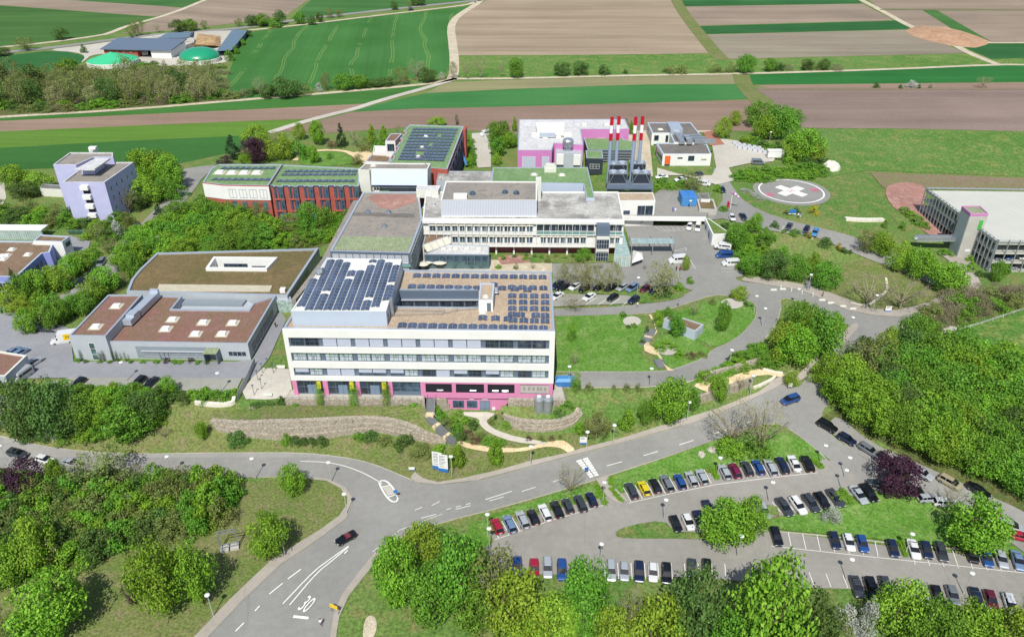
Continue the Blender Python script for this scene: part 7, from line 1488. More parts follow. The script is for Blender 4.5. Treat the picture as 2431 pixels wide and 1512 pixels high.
def plants(area, items, default='R', share=False):
    """items: u, v of the foot, v of the top, crown width in view pixels, kind"""
    items = [(i + (default,))[:5] if len(i) == 4 else i for i in items]; by = {}
    for it in sorted(items, key=lambda i: (i[0], i[1])): by.setdefault(it[4], []).append(it)
    for k, lst in by.items():
        K_ = KIND[k]
        for i, (u, vb, vt, w_, _) in enumerate(lst):
            x, y, z = G(u, vb); sc_ = SCALE(x, y, z + 2); w = w_/sc_
            h = max(.6, (ZAT(vt, y + w*.12) - z)*.97)
            nv = K_['v']; c, t = nv[(i + len(PLANT)) % len(nv)]; r_ = random.Random(len(PLANT)*13 + 5)
            if share: lb = K_['desc'] + ' ' + area
            elif len(lst) == 1: lb = K_['desc'] + ' ' + area
            else: lb = '%s from left, %s %s' % (ordw(i), K_['desc'], area)
            if t is None:
                o = bpy.data.objects.new(K_['name'], c); COL.objects.link(o)
            else:
                o = bpy.data.objects.new(K_['name'], None); COL.objects.link(o); a = bpy.data.objects.new('crown', c); b = bpy.data.objects.new('trunk', t)
                for q in (a, b): COL.objects.link(q); q.parent = o
            o.location = (x, y, z); o.scale = (w*r_.uniform(1., 1.12), w*r_.uniform(.95, 1.1), h); o.rotation_euler[2] = r_.uniform(0, 6.28)
            tag(o, lb, K_['cat'], (K_['desc'] + 's ' + area) if len(lst) > 1 else None); PLANT.append(o)
def inpoly(u, v, poly):
    c = False
    for i in range(len(poly)):
        a, b = poly[i], poly[i-1]
        if (a[1] > v) != (b[1] > v) and u < (b[0]-a[0])*(v-a[1])/(b[1]-a[1]) + a[0]: c = not c
    return c
def thicket(area, poly, spacing, w, hpx, kinds, seed=1, share=True, vs=.62):
    r_ = random.Random(seed); us = [p[0] for p in poly]; vv = [p[1] for p in poly]; pts = []
    for _ in range(4000):
        u, v = r_.uniform(min(us), max(us)), r_.uniform(min(vv), max(vv))
        if inpoly(u, v, poly) and all(math.hypot(u-a, (v-b)/vs) > spacing for a, b in pts): pts.append((u, v))
    plants(area, [(u, v, v - r_.uniform(*hpx), r_.uniform(*w), r_.choice(kinds)) for u, v in pts], share=share)
# --- lower left
plants('on the lower left meadow', [(135,1497,1362,150),(398,1455,1280,108),(472,1425,1292,96),(643,1316,1214,92,'R'),(697,1172,1104,62,'R')])
plants('at the lower left edge', [(103,1350,1224,80,'Y'),(20,1385,1292,75,'Y'),(378,1335,1300,42,'p'),(322,1432,1365,36,'P'),(18,1512,1440,60,'O'),(60,1530,1470,60,'W')])
plants('along the lower edge of the left road', [(75,1172,1090,92,'P'),(145,1158,1087,42,'R'),(250,1160,1064,140,'O'),(205,1165,1095,70,'B'),(320,1160,1100,60,'B')])
thicket('in the dense thicket below the left road', [(0,1160),(120,1180),(240,1165),(400,1160),(520,1160),(545,1180),(525,1240),(440,1270),(350,1290),(270,1305),(215,1335),(150,1350),(0,1395)], 30, (58,84), (48,72), 'sSdoosSod', 2)
plants('in the thicket below the left road', [(320,1215,1165,50,'W'),(300,1150,1120,40,'W'),(170,1190,1150,50,'y'),(500,1225,1140,75,'S'),(460,1240,1160,70,'s')])
# --- hedge slope on the left
plants('on the bank above the left road', [(75,1035,905,105,'D'),(140,1035,898,105,'D'),(185,1028,935,70,'D'),(305,1040,953,105,'G'),(345,1005,928,75,'D'),(215,1022,930,75,'G'),(255,1015,935,60,'R'),(275,938,905,22,'Y'),(402,938,891,38,'R'),(392,1040,1012,32,'B'),(484,1043,998,27,'R')])
plants('at the left end of the bank', [(18,1000,928,48,'W'),(128,1042,1008,36,'W'),(20,930,900,50,'Y')])
thicket('along the bank of the staff parking', [(0,940),(200,935),(390,940),(380,1000),(330,1030),(180,1045),(60,1045),(0,1020)], 30, (45,60), (28,46), 'sSds', 5)
thicket('in the hedge of the staff parking', [(180,932),(380,936),(560,938),(555,952),(400,956),(180,950)], 20, (30,40), (16,24), 'sSd', 6)
plants('against the grey office building', [(195,857,826,7),(239,858,833,7),(248,858,828,7),(271,858,829,8),(281,858,829,8),(300,858,833,7)], 'k')
plants('in the white stone bed of the office building', [(185,860,850,16,'s'),(205,862,852,12,'d'),(238,862,853,14,'s'),(262,862,855,14,'d'),(312,862,855,14,'d'),(340,863,855,16,'s'),(372,863,852,16,'s'),(398,862,848,16,'p'),(415,863,852,18,'s'),(430,863,853,16,'S'),(453,861,847,17,'p'),(472,864,854,16,'s'),(492,864,855,16,'d')])
plants('at the planted bed by the motorbikes', [(72,790,731,50,'R'),(115,780,720,62,'G'),(150,765,705,45,'G'),(62,742,700,45,'Y'),(135,740,690,50,'s')])
# --- front of the main block
plants('before the glazed ground floor', [(763,976,902,21),(844,977,904,23),(920,977,900,24)], 'K')
plants('around the gabion wall', [(669,963,938,22,'d'),(703,979,958,42,'s'),(640,965,954,40,'d'),(610,965,954,36,'d'),(955,982,960,45,'s'),(985,985,955,42,'S'),(940,975,957,36,'s'),(567,1048,1022,52,'d'),(851,1043,1024,26,'s'),(960,1060,1028,44,'d'),(920,1050,1030,30,'o'),(998,1078,1050,58,'o'),(1043,1072,1052,32,'S'),(910,1052,1030,30,'o')])
plants('below the gabion wall', [(703,1055,1032,26),(722,1055,1036,20),(742,1055,1035,22),(766,1056,1032,27),(881,1043,1020,36)], 'g')
plants('in the bed beside the garden stairs', [(1035,985,960,26,'S'),(1045,1000,972,34,'s'),(1062,1020,990,36,'o'),(1078,1010,985,26,'S'),(1085,1035,1000,36,'s'),(1096,1048,1022,26,'g'),(1050,1012,990,28,'s'),(1124,1017,993,26,'d'),(1105,1005,985,26,'S'),(1110,1035,1020,28,'h'),(1140,1040,1022,30,'o'),(1160,1050,1036,36,'s'),(1130,1050,1038,30,'h'),(1185,1055,1043,34,'s'),(1176,996,979,9,'k'),(1165,1005,993,22,'o'),(1205,1012,998,26,'S'),(1090,985,970,20,'S')])
plants('on the verge below the sandy footpath', [(1087,1108,1047,45),(1176,1101,1032,42)], 'C')
plants('on the round gabion bed', [(1230,985,970,44,'s'),(1262,990,976,36,'S'),(1325,985,968,52,'d'),(1345,972,950,36,'s'),(1312,996,980,30,'S'),(1220,978,966,36,'d')])
plants('below the round gabion wall', [(1255,1045,1032,16,'h'),(1285,1048,1030,18,'o'),(1310,1046,1032,16,'h'),(1330,1040,1030,14,'o')])
plants('beside the yellow-green cone near the gabion wall', [(680,1056,1026,21,'S')])
# --- right slope
plants('on the right-hand lawns', [(1357,812,750,22,'K'),(1367,931,876,26,'K'),(1363,868,832,22,'B'),(1602,798,742,38,'G'),(1560,774,735,26,'Y'),(1580,770,728,28,'G'),(1713,786,722,34,'G'),(1755,712,677,36,'Y'),(1646,752,715,30,'B'),(1878,916,878,32,'Y')])
plants('on the slope above the main road', [(1587,1003,893,78,'R'),(1533,1003,950,40,'G'),(1640,975,922,36,'G'),(1488,1019,966,45,'C'),(1706,950,888,44,'R'),(1415,1042,978,62,'O'),(1378,1030,1000,32,'S'),(1755,930,892,28,'B')])
plants('along the lower drive', [(1398,926,906,20,'o'),(1457,922,912,12,'o'),(1487,926,908,18,'o'),(1514,928,908,18,'o')])
plants('beside the main road and crossing', [(1735,1058,955,125,'B'),(1800,1075,950,112,'B'),(1352,1176,1098,62,'B'),(1730,1075,1035,70,'S'),(1800,1080,1035,60,'s')])
thicket('in the hedge above the sandy ramp', [(1655,912),(1700,890),(1760,850),(1800,825),(1830,850),(1850,872),(1800,866),(1740,880),(1680,900)], 17, (34,46), (16,28), 'sSs', 8)
plants('around the seating circles', [(1568,832,815,30,'S'),(1585,822,808,30,'S'),(1600,832,815,22,'S'),(1612,848,828,22,'S'),(1478,752,738,20,'s'),(1492,778,770,14,'d'),(1505,776,766,18,'s'),(1535,790,772,14,'d'),(1525,815,803,14,'g'),(1720,735,712,26,'s'),(1770,725,715,18,'d'),(1640,848,835,30,'h'),(1665,845,832,26,'o'),(1690,722,705,18,'o')])
plants('at the loop drive', [(1850,850,762,70,'Y'),(1885,865,770,85,'R'),(1945,850,738,85,'G'),(1900,800,714,75,'G'),(1975,800,742,50,'R'),(1930,820,740,70,'R')])
plants('at the bend of the main road', [(2062,905,795,95,'O'),(2095,860,770,48,'Y'),(2158,833,742,66,'G'),(2040,880,800,70,'D'),(1935,905,855,40,'Y')])
plants('at the front of the right-hand wood', [(1972,918,838,72,'R'),(2012,925,840,84,'Y'),(2000,968,872,86,'R'),(2050,980,880,90,'R'),(2030,1000,905,84,'R'),(2085,1028,935,88,'R'),(2125,1045,955,84,'G'),(1968,945,888,50,'R'),(2100,1000,905,80,'R')])
thicket('in the dense right-hand wood', [(2085,960),(2110,900),(2140,868),(2200,862),(2290,870),(2370,900),(2400,960),(2440,1010),(2500,1120),(2490,1200),(2390,1160),(2310,1135),(2215,1090),(2140,1055)], 36, (76,104), (72,100), 'RGGRGDGR', 11)
plants('at the bend of the car park lane', [(2112,1165,1078,112,'P')]); plants('beside the parking lanes', [(2298,1298,1178,128,'R'),(2246,1225,1150,62,'B'),(1718,1285,1183,112,'R'),(1772,1278,1180,80,'R'),(1971,1240,1195,42,'W'),(1985,1190,1168,28,'S')])
plants('on the near side of the car park', [(940,1425,1276,105,'R'),(1003,1340,1232,88,'Y'),(1090,1445,1262,135,'G'),(1030,1470,1340,110,'G'),(1168,1470,1290,125,'O'),(1120,1490,1380,120,'G'),(1230,1515,1352,135,'Y'),(1385,1510,1322,115,'G'),(1310,1540,1405,120,'Y'),(1545,1560,1405,130,'Y'),(1640,1535,1348,130,'D'),(1798,1575,1316,170,'R'),(1905,1565,1398,120,'D'),(1485,1535,1392,66,'B'),(1450,1560,1440,90,'Y'),(2120,1500,1368,106,'Y'),(2200,1545,1420,110,'G'),(2290,1545,1425,120,'R'),(2390,1565,1438,120,'Y'),(2420,1480,1400,50,'B'),(1720,1600,1450,90,'G')])
plants('in the near car park hedge', [(2000,1500,1430,60,'W'),(2045,1510,1415,60,'W'),(1960,1550,1450,80,'O'),(2150,1560,1470,80,'s'),(1590,1580,1470,90,'s'),(1250,1560,1460,90,'S'),(1380,1580,1490,90,'s')])
for px, nm in (([(1448,1138),(1455,1170),(1475,1188)], 'a'), ([(1418,1158),(1436,1195)], 'b'), ([(1690,1118),(1702,1134)], 'c'), ([(1930,1095),(1948,1108)], 'd'), ([(2000,1165),(2020,1195)], 'e'), ([(2136,1285),(2148,1318)], 'f')):
    a = resample(px, 6); plants('in the low clipped hedge strip ' + {'a': 'right of the crossing path', 'b': 'left of the crossing path', 'c': 'between the top parking rows', 'd': 'at the top parking row end', 'e': 'in the middle parking row', 'f': 'in the sloping lawn row'}[nm], [(u, v + 2, v - 9, 17, 'S') for u, v in a], share=True)
# --- upper right slopes
plants('on the slope right of the ambulance court', [(1745,592,528,48,'G'),(1792,552,503,32,'R'),(1812,580,538,34,'s'),(1782,655,600,52,'G'),(1832,664,590,58,'D'),(1850,640,585,36,'R'),(1887,666,602,46,'G'),(1925,652,598,36,'R'),(1957,686,620,62,'G'),(1838,542,522,20,'d'),(1770,545,520,30,'S')])
thicket('on the bank right of the ambulance court', [(1715,540),(1740,545),(1790,560),(1830,570),(1810,590),(1760,600),(1745,580)], 16, (28,38), (14,24), 'sSd', 21); thicket('on the bank below the retaining wall', [(1755,605),(1800,600),(1850,620),(1850,655),(1780,655),(1760,640)], 17, (28,38), (14,26), 'sSs', 22)
plants('along the staff cars on the approach road', [(1888,558,542,26,'s'),(1915,562,550,18,'o'),(1958,582,562,34,'d'),(1930,508,484,24,'y'),(1921,566,550,17,'y'),(1990,594,576,19,'y'),(2002,600,586,16,'g'),(2017,602,592,11,'g'),(1870,510,495,22,'o'),(1890,505,492,20,'d'),(1860,552,545,16,'s')])
plants('along the road to the parking garage', [(2052,602,545,52,'O'),(2088,607,550,54,'R'),(2131,642,572,54,'Y'),(2176,662,588,60,'R'),(2243,692,618,78,'R'),(2363,668,618,32,'G'),(2100,540,520,16,'s'),(2140,545,525,18,'s')])
plants('below the parking garage', [(2057,727,655,110,'B'),(2135,734,655,112,'B')])
plants('at the garage foot', [(2303,644,620,24,'S'),(2323,655,640,24,'d'),(2243,606,590,32,'s'),(2148,505,490,30,'s'),(2163,515,500,32,'S'),(2180,532,512,34,'s'),(2195,540,525,28,'s'),(2300,620,605,20,'S'),(2385,650,625,24,'s')])
thicket('in the tan thicket right of the bend', [(2200,745),(2240,715),(2310,700),(2431,690),(2431,725),(2330,755),(2230,780),(2190,800)], 25, (46,66), (26,42), 'ttotts', 23)
thicket('in the hedge beside the helipad', [(1745,428),(1800,432),(1860,425),(1920,425),(1965,412),(1950,400),(1860,405),(1790,410),(1750,415)], 15, (28,38), (12,20), 'sSs', 24)
plants('at the white flower bank below the helipad', [(1770,455,447,28,'W'),(1790,465,457,24,'W'),(1805,475,467,20,'W')])
plants('at the upper edge of the gravel yard', [(1743,298,262,30,'Y'),(1713,328,276,38,'Y'),(1800,300,240,62,'G'),(1845,330,250,72,'G'),(1875,300,255,55,'G'),(1815,330,270,60,'R'),(1905,378,303,80,'R'),(1875,378,325,48,'Y'),(1932,385,342,42,'Y')])
thicket('in the bushes of the gravel yard', [(1755,340),(1800,345),(1850,345),(1900,360),(1940,370),(1950,398),(1900,400),(1850,385),(1840,360),(1780,338)], 18, (30,42), (14,24), 'sSd', 25)
plants('beside the white vans', [(1640,458,408,46,'O'),(1572,440,418,34,'s'),(1590,450,430,30,'S'),(1560,452,436,26,'S'),(1620,440,426,36,'s'),(1702,455,436,20,'S'),(1690,490,478,22,'o'),(1718,500,488,26,'s')])
plants('between the two upper car park rows', [(1345,682,610,60,'U'),(1385,678,612,40,'U'),(1402,692,625,54,'U'),(1450,692,618,54,'U'),(1567,702,612,80,'U'),(1610,690,668,26,'S'),(1575,700,680,40,'d'),(1547,712,703,12,'y'),(1360,735,700,60,'B')])
plants('in the garden before the ward wing', [(1384,622,588,34,'G'),(1195,618,606,14,'s'),(1222,612,603,12,'d'),(1246,618,608,16,'S'),(1250,610,601,10,'d'),(1270,612,604,12,'d'),(1285,615,605,14,'s'),(1320,612,602,12,'o'),(1340,615,607,16,'s'),(1360,612,602,12,'d'),(1183,638,627,16,'S'),(1152,636,622,14,'d'),(1225,640,624,14,'o'),(1265,640,622,16,'B'),(1300,625,605,16,'o'),(1425,640,618,20,'B'),(1625,642,605,20,'Y'),(1637,672,655,20,'s'),(1530,640,625,14,'B')])
# --- left, garden and apartment
plants('around the lilac apartment building', [(40,447,390,66,'R'),(98,452,405,58,'Y'),(345,428,352,62,'R'),(388,432,355,60,'R'),(412,450,365,60,'R'),(290,495,428,72,'R'),(352,485,418,64,'Y'),(308,508,448,56,'B'),(395,475,420,50,'G'),(340,450,395,50,'R'),(385,536,480,40,'N'),(492,518,463,54,'G'),(325,500,455,40,'D'),(430,470,435,40,'s'),(60,470,430,60,'D')])
thicket('in the thicket below the apartment building', [(0,505),(80,500),(150,512),(260,510),(300,525),(280,560),(250,575),(200,545),(100,540),(0,535)], 24, (42,58), (24,38), 'sSdos', 31)
plants('along the left edge of the drive', [(238,580,530,46,'O'),(282,560,520,30,'W'),(265,600,565,46,'O'),(220,610,585,40,'S'),(305,535,500,36,'o'),(200,640,592,50,'R'),(175,655,605,52,'R'),(130,688,630,64,'Y'),(95,705,640,60,'R'),(60,715,650,55,'G'),(45,700,632,26,'N'),(30,738,678,62,'Y'),(100,738,690,52,'S'),(150,690,650,44,'s')])
plants('along the right edge of the drive', [(300,640,583,56,'R'),(318,660,600,44,'G'),(255,692,633,60,'R'),(225,722,660,60,'R'),(170,748,702,54,'G'),(205,745,690,50,'G'),(375,660,0,0,'s')][:-1])
thicket('in the shrubs of the left garden', [(300,600),(340,570),(410,530),(480,515),(540,520),(600,535),(660,560),(655,585),(600,600),(520,612),(420,612),(360,612),(330,640),(300,640)], 26, (48,64), (34,54), 'RGsSSG', 33)
thicket('below the red brick wing', [(620,525),(680,530),(760,540),(830,520),(815,555),(780,575),(700,585),(660,575)], 24, (38,52), (20,32), 'sSos', 34)
plants('in front of the red brick wing', [(738,550,478,50,'G'),(778,550,490,44,'G'),(590,525,470,46,'B'),(620,530,480,34,'O'),(668,590,555,38,'S'),(690,540,505,44,'B'),(800,545,510,36,'G'),(560,540,500,50,'G')])
# --- upper garden
plants('in the upper garden by the fields', [(610,348,294,52,'Y'),(680,378,315,46,'Y'),(712,332,290,26,'Y'),(757,344,283,34,'R'),(812,350,288,30,'N'),(885,348,293,24,'C'),(912,338,296,24,'C'),(555,378,316,40,'N'),(605,390,325,55,'P'),(590,392,360,38,'R'),(640,380,330,50,'Y'),(1038,298,277,38,'Y'),(1085,297,268,9,'k'),(745,388,345,26,'R'),(850,390,365,34,'o'),(785,378,362,16,'s'),(845,350,305,44,'B'),(870,360,325,36,'o'),(900,362,330,34,'s'),(710,375,330,44,'s'),(790,350,333,30,'h'),(655,345,310,36,'U'),(535,392,368,40,'p'),(945,322,295,16,'B')])
plants('beside the service road to the fields', [(1172,345,287,30,'G'),(1192,342,285,38,'G'),(1210,352,310,32,'R'),(1182,372,325,36,'G'),(1222,313,276,14,'C'),(1180,392,362,22,'Y'),(1485,308,278,14,'k'),(1497,320,285,16,'C')])
thicket('along the path past the rear brick wing', [(1108,330),(1120,335),(1122,395),(1112,398)], 9, (18,24), (12,18), 'sS', 36)
# --- field edges
plants('along the country road', [(62,120,88,42,'O'),(145,95,64,33,'D'),(330,86,44,34,'O'),(312,90,64,22,'O'),(374,78,55,24,'B'),(425,76,47,36,'D'),(450,75,45,36,'G'),(486,70,48,18,'O'),(568,64,43,18,'O'),(600,62,35,34,'D'),(625,62,33,40,'G'),(665,60,24,28,'D'),(650,65,42,40,'s'),(714,58,28,28,'G'),(740,60,36,20,'D'),(760,54,30,16,'D'),(782,44,18,19,'O'),(807,42,21,17,'O'),(937,24,3,18,'D'),(973,20,1,14,'O'),(992,14,-12,36,'D'),(5,133,112,36,'D')])
plants('along the belt before the green field', [(680,230,183,68,'D'),(757,217,195,21,'W'),(775,216,170,22,'O'),(815,214,174,46,'G'),(850,210,177,46,'G'),(885,207,185,42,'D'),(920,204,182,42,'D'),(955,201,156,36,'O'),(990,194,138,40,'B'),(1015,195,160,42,'D'),(620,233,180,36,'B'),(1048,187,170,15,'W'),(640,232,200,50,'D'),(720,225,195,44,'o'),(1076,187,145,26,'U'),(1110,189,136,28,'B'),(1140,187,129,36,'B'),(1190,184,142,18,'B')])
plants('on the meadow strip by the field path', [(1227,185,137,38,'G'),(1335,180,147,38,'D'),(1378,179,145,36,'D'),(1432,177,152,33,'d'),(1484,176,164,12,'d'),(1590,174,155,40,'o'),(1618,174,152,36,'o'),(1770,174,128,42,'G'),(1825,170,138,30,'G'),(1700,172,152,36,'o'),(1735,172,150,30,'o'),(1850,168,148,26,'D'),(1872,167,150,22,'t'),(1915,167,140,28,'D'),(1955,167,140,26,'D'),(1940,166,150,24,'o'),(1985,168,150,34,'t')])
plants('on the brown field edge', [(2080,209,195,17,'d'),(2137,210,201,12,'d'),(2163,209,189,26,'W'),(2181,210,200,12,'d'),(2208,210,199,9,'o'),(2332,210,180,32,'B')])
r_ = random.Random(5); it = []
for row, (v0, v1, n) in enumerate(((212, 200, 11), (236, 218, 12), (256, 236, 12))):
    for i in range(n): u = -10 + i*560/n + r_.uniform(-14, 14); v = v0 + (v1 - v0)*i/n + r_.uniform(-4, 4); it.append((u, v, v - r_.uniform(56, 74), r_.uniform(44, 60), r_.choice('OOUOD')))
plants('in the tall wood beside the biogas farm', it, share=True)
thicket('at the foot of the tall wood', [(0,262),(0,252),(150,245),(300,238),(450,228),(540,222),(600,225),(540,236),(300,255),(100,268)], 18, (30,44), (14,24), 'sdoSt', 41)
plants('beside the gas domes', [(165,172,137,40,'G'),(150,176,150,36,'Y'),(340,155,146,30,'s'),(365,153,144,24,'d'),(200,127,104,14,'d')]); plants('along the silage heap', [(545,145,118,22,'s'),(560,128,108,20,'s'),(575,108,92,20,'s'),(590,88,72,18,'d')])
thicket('around the green dome mound', [(390,165),(430,162),(470,162),(540,160),(540,185),(450,180),(400,185)], 17, (26,36), (8,14), 'toos', 42)

# the smallest shrubs beyond three hundred read as one mass of undergrowth
_sh = sorted([o for o in PLANT if o.name.startswith('leafy_shrub')], key=lambda o: -(o.scale[0]*o.scale[2])*SCALE(o.location[0], o.location[1], o.location[2])**2)
_mats = []; _V = []; _I = []
for o in _sh[290:]:
    me = o.data; n = len(me.vertices); co = np.empty(n*3, np.float32); me.vertices.foreach_get('co', co); co = co.reshape(-1, 4, 3)[::2]; c = co.mean(1, keepdims=True); co = c + (co - c)*1.35
    a = o.rotation_euler[2]; co = co*np.array(o.scale); x = co[:, :, 0]*math.cos(a) - co[:, :, 1]*math.sin(a); y = co[:, :, 0]*math.sin(a) + co[:, :, 1]*math.cos(a)
    _V.append(np.stack([x + o.location[0], y + o.location[1], co[:, :, 2] + o.location[2]], 2).reshape(-1, 3)); m_ = me.materials[0]
    if m_ not in _mats: _mats.append(m_)
    _I.append(np.full(len(co), _mats.index(m_), np.int32)); bpy.data.objects.remove(o)
_V = np.concatenate(_V); n = len(_V)//4; me = bpy.data.meshes.new('undergrowth'); me.vertices.add(n*4); me.vertices.foreach_set('co', _V.ravel().astype(np.float32)); me.loops.add(n*4); me.loops.foreach_set('vertex_index', np.arange(n*4, dtype=np.int32)); me.polygons.add(n); me.polygons.foreach_set('loop_start', np.arange(0, n*4, 4, dtype=np.int32))
for m_ in _mats: me.materials.append(m_)
me.polygons.foreach_set('material_index', np.concatenate(_I)); me.update(calc_edges=True); o = bpy.data.objects.new('undergrowth', me); COL.objects.link(o); tag(o, 'small green undergrowth filling the banks and thickets', 'undergrowth', kind='stuff')
# ================================================================== VEHICLES
def paint(name, h, met=.2): 
    m = NT(name); c = lin(h); m.base(c); m.rough(.28, .5, met); m.b.inputs['Coat Weight'].default_value = .6; m.b.inputs['Coat Roughness'].default_value = .08; return m.m
PC = {'white': '#d9dad8', 'black': '#15171a', 'silver': '#a3a8ad', 'dark grey': '#3a3f45', 'grey': '#6d7379', 'navy': '#1b2440', 'blue': '#244a86', 'red': '#a01c34', 'yellow': '#d6c214', 'maroon': '#5c1a2a', 'blue-grey': '#6c82a0', 'light blue': '#3f86b8', 'beige': '#a39a80', 'purple-red': '#701c42'}
PM = {k: paint('paint_' + k.replace(' ', '_').replace('-', '_'), v) for k, v in PC.items()}
M['carglass'] = glass('car_glass', '#14181d', .06, .6, .2); M['tyre'] = plain('tyre_rubber', '#1a1a1b', .8); M['rim'] = plain('alloy_rim', '#8f9296', .35, .5, .6); M['head'] = plain('headlight_glass', '#c9ced2', .15, .6); M['tail'] = plain('tail_light_red', '#7d1018', .3, .5); M['blackplastic'] = plain('black_trim', '#1c1d1f', .6); M['plate'] = plain('number_plate', '#d5d5cf', .5)
# L, W, H, belt, hood, roof front x, roof rear x, screen base x, rear screen base x (fractions of the length from the rear)
SPEC = {'hatchback': (4.1, 1.75, 1.48, .93, .88, .56, .12, .73, .015), 'estate': (4.7, 1.8, 1.48, .93, .86, .58, .10, .73, .015), 'saloon': (4.7, 1.8, 1.44, .93, .86, .57, .30, .73, .14), 'suv': (4.5, 1.85, 1.68, 1.08, 1.02, .60, .08, .75, .015), 'people carrier': (4.6, 1.85, 1.7, 1.02, .95, .62, .08, .82, .015), 'convertible': (4.1, 1.75, 1.3, .9, .86, .58, .3, .68, .26)}
def carbits(t):
    L, Wd, H, belt, hood, rf, rr, sb, rb = SPEC[t]; w = Wd/2; X = lambda s_: (s_ - .5)*L; bm_ = MB()
    st = [(0, .80, .45, belt*.82), (.015, .9, .28, belt*.97), (.08, .97, .2, belt), (.3, 1, .18, belt), (.6, 1, .18, belt*.985), (sb, 1, .18, belt*.97), (.9, .96, .2, hood*.96), (.97, .88, .26, hood*.84), (1, .74, .4, hood*.7)]
    ring = []
    for s_, k, zb, zt in st: ring += [(X(s_), -w*k*.93, zb), (X(s_), -w*k, zb + .2), (X(s_), -w*k*.985, zt*.86), (X(s_), -w*k*.88, zt), (X(s_), w*k*.88, zt), (X(s_), w*k*.985, zt*.86), (X(s_), w*k, zb + .2), (X(s_), w*k*.93, zb)]
    n = len(st); bm_.add(ring, [(i*8+k, (i+1)*8+k, (i+1)*8+(k+1) % 8, i*8+(k+1) % 8)[::-1] for i in range(n-1) for k in range(8)] + [tuple(range(8)), tuple(range((n-1)*8, n*8))[::-1]])
    gl = MB(); wi, wt = w*.87, w*.68; zt = H - .06
    if t != 'convertible':
        gl.hexa([(X(rb), -wi*.95, belt - .02), (X(sb), -wi, belt - .04), (X(sb), wi, belt - .04), (X(rb), wi*.95, belt - .02)], [(X(rr), -wt, zt), (X(rf), -wt, zt), (X(rf), wt, zt), (X(rr), wt, zt)])
        a, b = X(rr) - .04, X(rf) + .03; bm_.hexa([(a, -wt - .03, zt - .03), (b, -wt - .03, zt - .03), (b, wt + .03, zt - .03), (a, wt + .03, zt - .03)], [(a + .15, -wt*.8, H), (b - .2, -wt*.8, H), (b - .2, wt*.8, H), (a + .15, wt*.8, H)])
        for s_ in (-1, 1):
            mid = (X(rr) + X(rf))/2; 
            for xb, xt in ((mid - .05, mid - .1), (X(rb) + .25, X(rr) + .12)): bm_.hexa([(xb, s_*(wi + .005) - .02, belt - .03), (xb + .12, s_*(wi + .005) - .02, belt - .03), (xb + .12, s_*(wi + .005) + .02, belt - .03), (xb, s_*(wi + .005) + .02, belt - .03)], [(xt, s_*(wt + .01) - .02, zt), (xt + .1, s_*(wt + .01) - .02, zt), (xt + .1, s_*(wt + .01) + .02, zt), (xt, s_*(wt + .01) + .02, zt)])
    else:
        gl.hexa([(X(sb) - .05, -wi, belt - .03), (X(sb), -wi, belt - .03), (X(sb), wi, belt - .03), (X(sb) - .05, wi, belt - .03)], [(X(rf) - .05, -wt, H), (X(rf), -wt, H), (X(rf), wt, H), (X(rf) - .05, wt, H)])
    return L, w, bm_, gl, H
CAR = {}
def carparts(t):
    if t in CAR: return CAR[t]
    L, w, b, g, H = carbits(t); wh = MB(); wh.tube([(0, -.11, 0), (0, .11, 0)], .32, 14); wh.tube([(0, -.125, 0), (0, .125, 0)], .2, 10, 1)
    hd = MB(); hd.box(-.14, .14, -.2, .2, -.08, .08); tl = MB(); tl.box(-.06, .06, -.15, .15, -.1, .1); pl_ = MB(); pl_.box(-.02, .02, -.26, .26, -.06, .06)
    CAR[t] = dict(L=L, w=w, body=b, glass=g.mesh('windows', M['carglass']), wheel=wh.mesh('wheel', [M['tyre'], M['rim']]), head=hd.mesh('headlight', M['head']), tail=tl.mesh('tail_light', M['tail']), plate=pl_.mesh('number_plate', M['plate']), mats={}, H=H); return CAR[t]
CARS = []
def car(u, v, head, colour, t, label, z=None, world=None, group='parked cars', name='parked_car'):
    K = carparts(t); L, w = K['L'], K['w']
    if world: x, y, z = world
    elif z is None: x, y, z = G(u, v); 
    else: x, y = P(u, v, z)
    o = bpy.data.objects.new(name, None); COL.objects.link(o); tag(o, label, 'car', group)
    if not world and z is not None: z = z
    zz = z if world or z is None else z
    lay = .16 if world is None else .02
    if isinstance(head, tuple):
        p0, p1 = Vector(G2(u, v)), Vector(G2(u + head[0], v + head[1])); ang = math.atan2(p1.y - p0.y, p1.x - p0.x)
        d = 1.0; q = Vector((math.cos(ang), math.sin(ang)))*d; z1, z2 = hz(x + q.x, y + q.y), hz(x - q.x, y - q.y); pitch = -math.atan2(z1 - z2, 2*d) if world is None else 0
    else: ang = head; pitch = 0
    # spot seen in the picture is about the middle of the body, half a metre up
    if world is None:
        k = .55/ (CH - z); x -= x*k; y -= y*k
    o.location = (x, y, z + lay); o.rotation_euler = (0, pitch, ang)
    def sub(nm, me, loc=(0, 0, 0), rz=0):
        q = bpy.data.objects.new(nm, me); COL.objects.link(q); q.parent = o; q.location = loc; q.rotation_euler[2] = rz
    if colour not in K['mats']: K['mats'][colour] = K['body'].mesh('body', PM[colour])
    sub('body', K['mats'][colour]); sub('windows', K['glass'])
    for sx in (-.31, .31):
        for sy in (-1, 1): sub('wheel', K['wheel'], (sx*L, sy*(w - .1), .31))
    for sy in (-1, 1): sub('headlight', K['head'], (L*.462, sy*w*.62, .62)); sub('tail_light', K['tail'], (-L*.495, sy*w*.68, .74))
    sub('number_plate', K['plate'], (-L*.505, 0, .6)); CARS.append(o); return o
